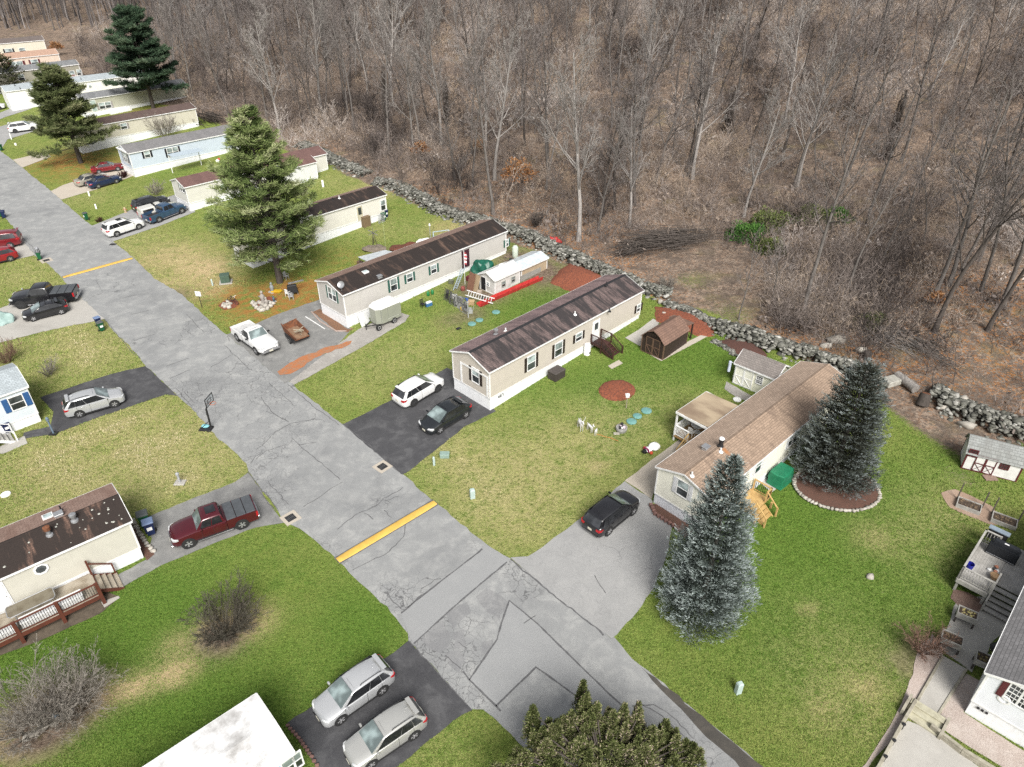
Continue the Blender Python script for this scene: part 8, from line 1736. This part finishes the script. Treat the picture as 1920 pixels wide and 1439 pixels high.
tarp('reddish brown heap of leaves behind the grey home', (765, 472), 1.7, .75, mat('red_leaf_heap', (.15, .055, .035), (.09, .035, .025), sc_=6, rough=1, bump=.8), (1.2, .9), 6, 'leaf_heap', 'leaf heap')
tarp('small heap of grey cut branches behind the corrugated shelter', (700, 468), 1.2, .35, mat('twig_heap', (.20, .165, .13), (.12, .10, .08), sc_=9, bump=.9), (1.2, .8), 8, 'twig_heap', 'twig heap')
tarp('crumpled red sheet lying on the long stone wall', (1036, 457), .7, .8, M_RED, (1.5, .6), 9, 'red_sheet', 'sheet')
for px, lab, m, s_, tl in [((884, 546), 'tall leaning rust brown panel by the white hut', mat('brown_sheet', (.20, .10, .065)), (.06, 1.0, 2.1), .25), ((893, 548), 'tan hardboard panel leaning right of the brown one', mat('hardboard', (.36, .27, .17)), (.06, .9, 2.0), .3)]:
    k = MB(); k.box((0, 0, s_[2] / 2), s_, R(40), 0, None, 1, 0, tl); tag(k.build('leaning_panel', m, None, loc=P(*px)), lab, 'panel')
for i, (px, lab, c_) in enumerate([((838, 565), 'black mesh gate panel leaning among the junk', (.06, .06, .06)), ((848, 572), 'second dark mesh panel, right of the first in the junk', (.09, .09, .09)), ((858, 578), 'grey wire crate panel in the junk', (.26, .26, .25)), ((868, 586), 'grey frame panel nearest the grey pole', (.2, .2, .2))]):
    k = MB(); w_, h = 1.1, 1.25
    for a_ in range(6): k.b2((-w_ / 2 + a_ * w_ / 5 - .02, -.02, 0), (-w_ / 2 + a_ * w_ / 5 + .02, .02, h))
    for a_ in range(5): k.b2((-w_ / 2, -.025, a_ * h / 4 - .02), (w_ / 2, .025, a_ * h / 4 + .02))
    for a_ in range(6): k.b2((-w_ / 2 + rnd.randrange(5) * w_ / 5, -.03, rnd.randrange(4) * h / 4), (-w_ / 2 + (rnd.randrange(5) + 1) * w_ / 5, .03, (rnd.randrange(4) + .8) * h / 4))
    tag(k.build('junk_panel', mat('junk_panel_%d' % i, c_), None, loc=P(*px)), lab, 'panel').rotation_euler = (R(-14), 0, R(-48))
JK = [((852, 560), 'white plastic crate in the junk heap', (.5, .5, .48), .5), ((862, 566), 'grey metal box in the junk heap', (.24, .25, .25), .6), ((875, 563), 'blue tub by the plywood sheet', (.05, .12, .4), .4), ((884, 572), 'tan cardboard box behind the red trough', (.42, .30, .17), .6), ((868, 545), 'rust red toolbox under the leaning ladder', (.22, .06, .05), .5), ((905, 560), 'dark barrow part at the hut door', (.05, .05, .05), .5), ((899, 552), 'pale bowl shaped lid at the hut door', (.4, .33, .27), .5), ((866, 582), 'yellow toy digger on the ground', (.45, .30, .03), .4), ((882, 585), 'grey upturned sled at the junk edge', (.3, .31, .3), .7),
      ((846, 532), 'olive drum by the leaning ladder', (.12, .13, .09), .5), ((918, 527), 'blue crate beside the green tarpaulin', (.03, .10, .35), .4), ((940, 512), 'tan sack behind the white hut', (.40, .30, .20), .6), ((880, 527), 'maroon chair in front of the burgundy door', (.12, .02, .03), .6), ((1000, 492), 'pale plank pile by the stone wall', (.38, .33, .27), .7), ((957, 490), 'black tyre at the back corner of the grey home', (.03, .03, .03), .6), ((1010, 505), 'teal scrap on the dark rubble', (.08, .2, .17), .4)]
for i, (px, lab, c_, s_) in enumerate(JK):
    k = MB(); m = mat('junk_%d' % i, c_, rough=.6, dirt=.2); kind = i % 3
    if kind == 0: k.box((0, 0, s_ * .4), (s_, s_ * .7, s_ * .8), i, taper=1.1); k.box((0, 0, s_ * .82), (s_ * 1.15, s_ * .85, .05), i)
    elif kind == 1: k.lathe([(s_ * .4, 0), (s_ * .5, s_ * .5), (s_ * .42, s_ * .9), (s_ * .2, s_), (0, s_)], 12)
    else: k.box((0, 0, s_ * .25), (s_ * 1.3, s_ * .6, s_ * .5), i, taper=.8); k.bar((-s_ * .6, 0, s_ * .4), (-s_ * 1.1, 0, s_ * .9), .05); k.bar((s_ * .3, 0, 0), (s_ * .5, s_ * .4, s_ * .7), .05)
    tag(k.build('yard_junk', m, None, bevel=.015, loc=P(*px)), lab, 'junk', 'junk heap of the grey home')
o = thing('yard_pole', 'pale grey pole standing before the junk heap', 'post', P(878, 596)); k = MB(); k.tube((0, 0, 0), (0, 0, 1.75), .05); k.build('pole', M_GP, o); k = MB(); k.box((0, 0, 1.78), (.2, .16, .1)); k.build('cap', M_GP, o)
for i, (u, v) in enumerate([(803, 555), (811, 552)]): k = MB(); k.lathe([(.15, 0), (.17, .05), (.17, .42), (.08, .52), (.05, .6), (0, .6)], 14); tag(k.build('green_jug', mat('green_jug_plastic', (.02, .16, .05), rough=.4), None, smooth=50, loc=P(u, v)), ('left hand green jug against the white skirting', 'right hand green jug against the white skirting')[i], 'jug', 'green jugs')
k = MB(); k.box((0, 0, .2), (.7, .4, .4), .7); k.box((0, 0, .43), (.74, .44, .07), .7, 1); tag(k.build('cool_box', [mat('cooler_blue', (.04, .14, .30)), M_TRIM], None, bevel=.02, loc=P(804, 574)), 'blue and white cool box on the grass by the cargo trailer', 'cool box')
o = thing('garden_chair', 'dark folding chair beside the blue cool box', 'chair', P(793, 577), R(40)); chair(o, M_DARK)
# --- by the pine
o = thing('covered_grill', 'black covered grill on legs by the pine trunk', 'grill', P(550, 553), R(20)); k = MB(); k.box((0, 0, .75), (1.2, .6, .9), taper=.8); k.build('cover', M_DARK, o, bevel=.05); k = MB(); k.box((.5, .5, 1.25), (1.7, .25, .08), .2); k.build('shelf', M_METAL, o)
for sx in (-.5, .5): k = MB(); k.b2((sx - .03, -.2, 0), (sx + .03, .2, .3)); k.build('leg', M_METAL, o)
for px, lab, rz in (((541, 556), 'white plastic chair facing the street by the covered grill', 150), ((547, 562), 'grey plastic chair in front of the white one', 190), ((537, 524), 'pale wire chair behind the pine trunk', 60)):
    o = thing('garden_chair', lab, 'chair', P(*px), R(rz)); chair(o, M_TRIM if '1' in lab or 'white p' in lab else M_GP)
k = MB(); k.loft([[(x * s_, y * s_, z) for x, y in ((-.6, -.3), (.5, -.3), (.65, 0), (.5, .3), (-.6, .3))] for z, s_ in ((0, .8), (.16, 1), (.19, .9))]); tag(k.build('yellow_sled', mat('yellow_plastic', (.55, .34, .02), rough=.4), None, loc=P(519, 548)), 'yellow plastic sled on the needles under the pine', 'sled')
def statue(label, px, s_, m, seed):
    o = thing('garden_statue', label, 'statue', P(*px), seed, None, s_); k = MB(); k.lathe([(.28, 0), (.26, .12), (.16, .18), (.2, .45), (.24, .62), (.15, .8), (.08, .88), (.13, .98), (.12, 1.12), (.04, 1.2), (0, 1.2)], 12); k.build('figure', m, o, smooth=60); k = MB(); k.b2((-.34, -.34, 0), (.34, .34, .08)); k.build('plinth', M_CONC, o); k = MB(); k.tube((0, .2, .7), (.3, .32, .55), .06, .04); k.build('arm', m, o); return o
M_STAT = mat('stone_statue', (.34, .31, .28), (.22, .2, .18), sc_=6)
statue('grey stone figure left of the yellow sled', (511, 548), 1.0, mat('grey_statue', (.24, .26, .26)), 1); statue('tallest beige figure in the rockery', (494, 568), 1.2, M_STAT, 2); statue('stooped beige figure in front of the tall one in the rockery', (501, 574), .9, M_STAT, 3); statue('small dark figure at the right end of the rockery', (514, 566), .6, mat('teal_statue', (.08, .12, .15)), 4)
V, F, A_ = rocks(16, lambda i: (tuple(P(*[(474, 570), (478, 575), (482, 579), (486, 582), (491, 584), (496, 583), (502, 580), (507, 576), (512, 571), (490, 578), (498, 577), (487, 570), (503, 568), (480, 572), (493, 573), (508, 570)][i]) + Vector((0, 0, .12))), (.3, .22, .2), rnd.uniform(.4, 1)))
tag(link('rockery', np_mesh('rockery', V, F, M_STONEP, attrs=dict(tint=A_))), 'rockery of pale stones round the figures by the street', 'rockery')
sheet('mulch_patch', [(474, 570), (486, 562), (505, 556), (520, 560), (512, 574), (494, 584), (480, 578)], M_MRED, .03, .05)
sheet('mulch_patch', [(409, 574), (420, 565), (440, 562), (449, 570), (440, 578), (420, 582)], M_MRED, .03, .05)
V, F, A_ = rocks(7, lambda i: (tuple(P(*[(420, 572), (426, 574), (432, 572), (422, 577), (430, 578), (418, 575), (427, 568)][i]) + Vector((0, 0, .12))), (.25, .2, .2), rnd.uniform(.5, 1))); tag(link('rockery', np_mesh('rockery', V, F, M_STONEP, attrs=dict(tint=A_))), 'little rock pile beside the bicycle ornament', 'rockery')
o = thing('bicycle', 'dark bicycle ornament standing in a little mulch patch', 'bicycle', P(438, 570), R(-30))
for x in (-.5, .5):
    k = MB(); k.path([(x + .32 * math.cos(i * .5236), 0, .33 + .32 * math.sin(i * .5236)) for i in range(13)], .028, 5); k.build('wheel', M_DARK, o)
k = MB(); k.path([(-.5, 0, .33), (-.15, 0, .8), (.38, 0, .78), (.5, 0, .33)], .025); k.path([(-.5, 0, .33), (.02, 0, .33), (.38, 0, .78)], .025); k.path([(-.15, 0, .85), (.02, 0, .33)], .025); k.build('frame', M_BALU, o); k = MB(); k.path([(.38, 0, .78), (.36, 0, 1.0), (.42, .22, 1.02)], .02); k.tube((.36, 0, 1.0), (.42, -.22, 1.02), .02); k.build('handlebar', M_TRIM, o); k = MB(); k.box((-.17, 0, .88), (.25, .14, .06)); k.build('saddle', M_DARK, o, bevel=.02)
# --- yard of the white home with the rusty roof
for px, lab, m, d in [((690, 426), 'brown plywood cabinet by the white home door', mat('brown_cabinet', (.17, .12, .07)), (1.1, 1.0, 1.3)), ((657, 428), 'grey storage chest nearer the cabinet', M_GP, (1.5, .7, .55)), ((637, 437), 'grey storage chest nearer the pine', M_GP, (1.4, .7, .55))]:
    o = thing('storage_box', lab, 'box', P(*px), R(46)); k = MB(); k.b2((-d[0] / 2, 0, 0), (d[0] / 2, d[1], d[2])); k.build('box', m, o, bevel=.02); k = MB(); k.b2((-d[0] / 2 - .04, -.04, d[2]), (d[0] / 2 + .04, d[1] + .04, d[2] + .07)); k.build('lid', m, o, bevel=.02)
tarp('blue tarp bundle by the brown cabinet', (679, 422), .6, 1.0, mat('blue_tarp', (.03, .10, .30)), (1, 1), 11)
o = thing('trellis', 'white wire trellis leaning by the rusty roofed home', 'trellis', P(716, 418), R(46)); k = MB()
for i in range(6): k.b2((-.5 + i * .2 - .015, -.02, 0), (-.5 + i * .2 + .015, .02, 1.2)); k.b2((-.5, -.025, i * .23), (.5, .025, i * .23 + .03))
k.build('wires', M_GP, o)
o = thing('windmill_ornament', 'small dark windmill ornament on the lawn behind the grey home', 'ornament', P(702, 459)); k = MB()
for a_ in (0, 2.1, 4.2): k.bar((.3 * math.cos(a_), .3 * math.sin(a_), 0), (.05 * math.cos(a_), .05 * math.sin(a_), 1.5), .05)
k.build('tower', B_DARK, o); k = MB()
for i in range(6): k.box((.0, 0, 1.6), (.02, .12, .7), 0, 0, Matrix.Translation((0, -.1, 1.6)) @ Matrix.Rotation(i * R(60), 4, 'Y') @ Matrix.Translation((0, 0, -1.3)))
k.build('blades', mat('purple_grey', (.16, .14, .2)), o)
k = MB(); k.tube((0, 0, 0), (0, 0, 3.4), .025); tag(k.build('thin_pole', mat('green_pole', (.35, .42, .2)), None, loc=P(723, 465)), 'thin pale green pole on the lawn behind the grey home', 'pole')
o = thing('swing_frame', 'pale blue metal frame stand behind the roof of the grey home', 'frame', P(828, 455), R(20)); k = MB()
for sx in (-1.0, 1.0): k.bar((sx, -.5, 0), (sx, 0, 1.5), .08); k.bar((sx, .5, 0), (sx, 0, 1.5), .08); k.bar((sx, -.4, .35), (sx, .4, .35), .06)
k.bar((-1.0, 0, 1.5), (1.0, 0, 1.5), .08); k.bar((-1.0, .3, .5), (1.0, .3, .5), .08); k.build('frame', mat('pale_blue_tube', (.40, .50, .55)), o); k = MB(); k.b2((-.3, -.2, .5), (.4, .2, .95)); k.build('drum', M_TRIM, o, bevel=.05)
tarp('white plastic sheet beside the pale blue frame', (797, 455), .8, .35, M_TRIM, (1.4, .8), 13, 'plastic_sheet', 'sheet'); tarp('black bag heap below the pale blue frame', (815, 459), .6, .7, M_DARK, (1.2, .8), 14, 'bag_heap', 'bags')
o = thing('lamp_post', 'thin post with white lamp behind the dark roof', 'lamp post', P(807, 447)); k = MB(); k.tube((0, 0, 0), (0, 0, 1.6), .04); k.build('post', M_GP, o); k = MB(); k.lathe([(.06, 1.6), (.13, 1.66), (.1, 1.9), (0, 1.95)], 10); k.build('lamp_head', M_TRIM, o)
k = MB(); k.lathe([(.32, 0), (.35, .1), (.35, 1.2), (.2, 1.42), (0, 1.45)], 16); tag(k.build('propane_tank', mat('pale_tank', (.50, .56, .48)), None, smooth=50, loc=P(966, 482)), 'pale green upright gas tank at the back corner of the grey home', 'tank')
k = MB(); k.blob((0, 0, .25), .3, 0, 3, .3, 2); k.blob((.2, .1, .5), .2, 1, 5, .3, 2); tag(k.build('red_toy', [M_TRIM, mat('toy_red', (.5, .06, .05))], None, loc=P(409, 305)), 'little red and white thing by the pale blue home under the pine', 'toy')
o = thing('picnic_canopy', 'pale blue flat awning beside the plum roofed home', 'awning', P(352, 345), H5.h); k = MB(); k.b2((.5, 4.6, 2.9), (5.5, 6.8, 2.97)); k.build('roof', mat('awning_sheet', (.40, .47, .52), stripe=(0, .3, .2, .1)), o)
for x in (.6, 5.4): k = MB(); k.b2((x - .05, 6.65, -.2), (x + .05, 6.75, 2.9)); k.build('post', M_TRIM, o)
S6 = House('garden_shed', 'small white shed with a brown roof by the stone wall end, behind the pine', P(597, 335), 45, 5.0, 3.0, .3, 2.5, .6, siding('shed_white_siding', (.60, .61, .60)), RF_MAROON, cat='shed', o_is_far=True)
o = thing('metal_slide', 'white folded panel lying on the grass at the pine edge', 'panel', P(565, 460), R(40)); k = MB(); k.slab((-1.2, -.6, .04), (1.2, -.5, .04), (.6, .7, .12), (-1.0, .6, .1), .04); k.build('sheet', M_TRIM, o)
# ---------------------------------------------------------------- grass tufts over the lawns (nobody could count them)
hp = []
for o in [o for o in bpy.data.objects if o.parent is None and o.get('category') in ('mobile home', 'shed', 'hut', 'lean-to')]:
    bb = [o.matrix_basis @ (c.matrix_basis @ Vector(q)) for c in o.children if c.name.startswith('wall') for q in c.bound_box]
    if not bb: continue
    Mi = o.matrix_basis.inverted(); l_ = [Mi @ q for q in bb]; a_ = (min(q.x for q in l_), min(q.y for q in l_)); b_ = (max(q.x for q in l_), max(q.y for q in l_))
    hp.append([tuple((o.matrix_basis @ Vector((x, y, 0)))[:2]) for x, y in ((a_[0], a_[1]), (b_[0], a_[1]), (b_[0], b_[1]), (a_[0], b_[1]))])
n_ = 480000
uu = nrg.uniform(-60, 1980, n_); vv = 150 + 1340 * nrg.random(n_) ** .62
X_ = (uu - 960) / FPX; Y_ = (719.5 - vv) / FPX
dy = math.cos(TILT) + Y_ * math.sin(TILT); dz = -math.sin(TILT) + Y_ * math.cos(TILT); zz = np.zeros(n_)
for _ in range(12): tt = (zz - CAMH) / dz; gx, gy = X_ * tt, dy * tt; zz = Tq((gx + gy) * S2, (gy - gx) * S2)
q_ = (gx + gy) * S2; keep = (q_ < WALLQ - .5) & (np.hypot(gx, gy) < 125)
gx, gy = gx[keep], gy[keep]
def inside(poly, x, y):
    r_ = np.zeros(len(x), bool); j = len(poly) - 1
    for i in range(len(poly)):
        (xi, yi), (xj, yj) = poly[i], poly[j]
        c = ((yi > y) != (yj > y)); 
        r_ ^= c & (x < (xj - xi) * (y - yi) / ((yj - yi) if yj != yi else 1e-9) + xi); j = i
    return r_
ok = np.ones(len(gx), bool)
for pl in SHEETS + hp:
    a_ = np.array(pl); m_ = (gx > a_[:, 0].min()) & (gx < a_[:, 0].max()) & (gy > a_[:, 1].min()) & (gy < a_[:, 1].max()); id_ = np.where(m_ & ok)[0]
    if len(id_): ok[id_[inside(pl, gx[id_], gy[id_])]] = False
gx, gy = gx[ok], gy[ok]
fd = {k: field(k, gx, gy) for k in ('dry', 'straw', 'lush', 'soil', 'needle', 'leaf')}
thin = (fd['soil'] < .35) & (fd['needle'] < .6) & (fd['leaf'] < .4) & (nrg.random(len(gx)) > fd['straw'] * .5)
gx, gy = gx[thin], gy[thin]; fd = {k: v[thin] for k, v in fd.items()}
n_ = len(gx); gz = Tq((gx + gy) * S2, (gy - gx) * S2); dist = np.hypot(gx, gy) / 45
C = np.stack([gx, gy, gz], 1); D = np.stack([nrg.normal(0, .75, n_), nrg.normal(0, .75, n_), np.ones(n_)], 1)
V, F = strips(C, D, nrg.uniform(.06, .13, n_) * np.clip(dist, .8, 1.6), nrg.uniform(.02, .05, n_) * np.clip(dist, .8, 1.8))
pn = fbm(gx, gy, .55, 5) * .11 + fbm(gx * 1.1, gy * .9, 1.9, 9) * .08 + fbm(gx, gy, .16, 2) * .08
d_ = np.clip(.27 + pn + .42 * fd['dry'] * np.clip(.9 + fbm(gx, gy, .8, 4) * .7, .2, 1.6) + .6 * fd['straw'] - .30 * np.clip(fd['lush'], 0, 1.2) + nrg.normal(0, .075, n_), 0, 1)
M_BLADE = tinted('grass_blades', [(0, (.075, .145, .024)), (.3, (.155, .230, .048)), (.6, (.285, .315, .100)), (.85, (.42, .385, .20)), (1, (.48, .42, .27))])
tag(link('grass', np_mesh('grass', V, [F], M_BLADE, attrs=dict(tint=np.repeat(d_, 4)))), 'short mown lawn grass between the drives and homes', 'grass', kind='stuff')
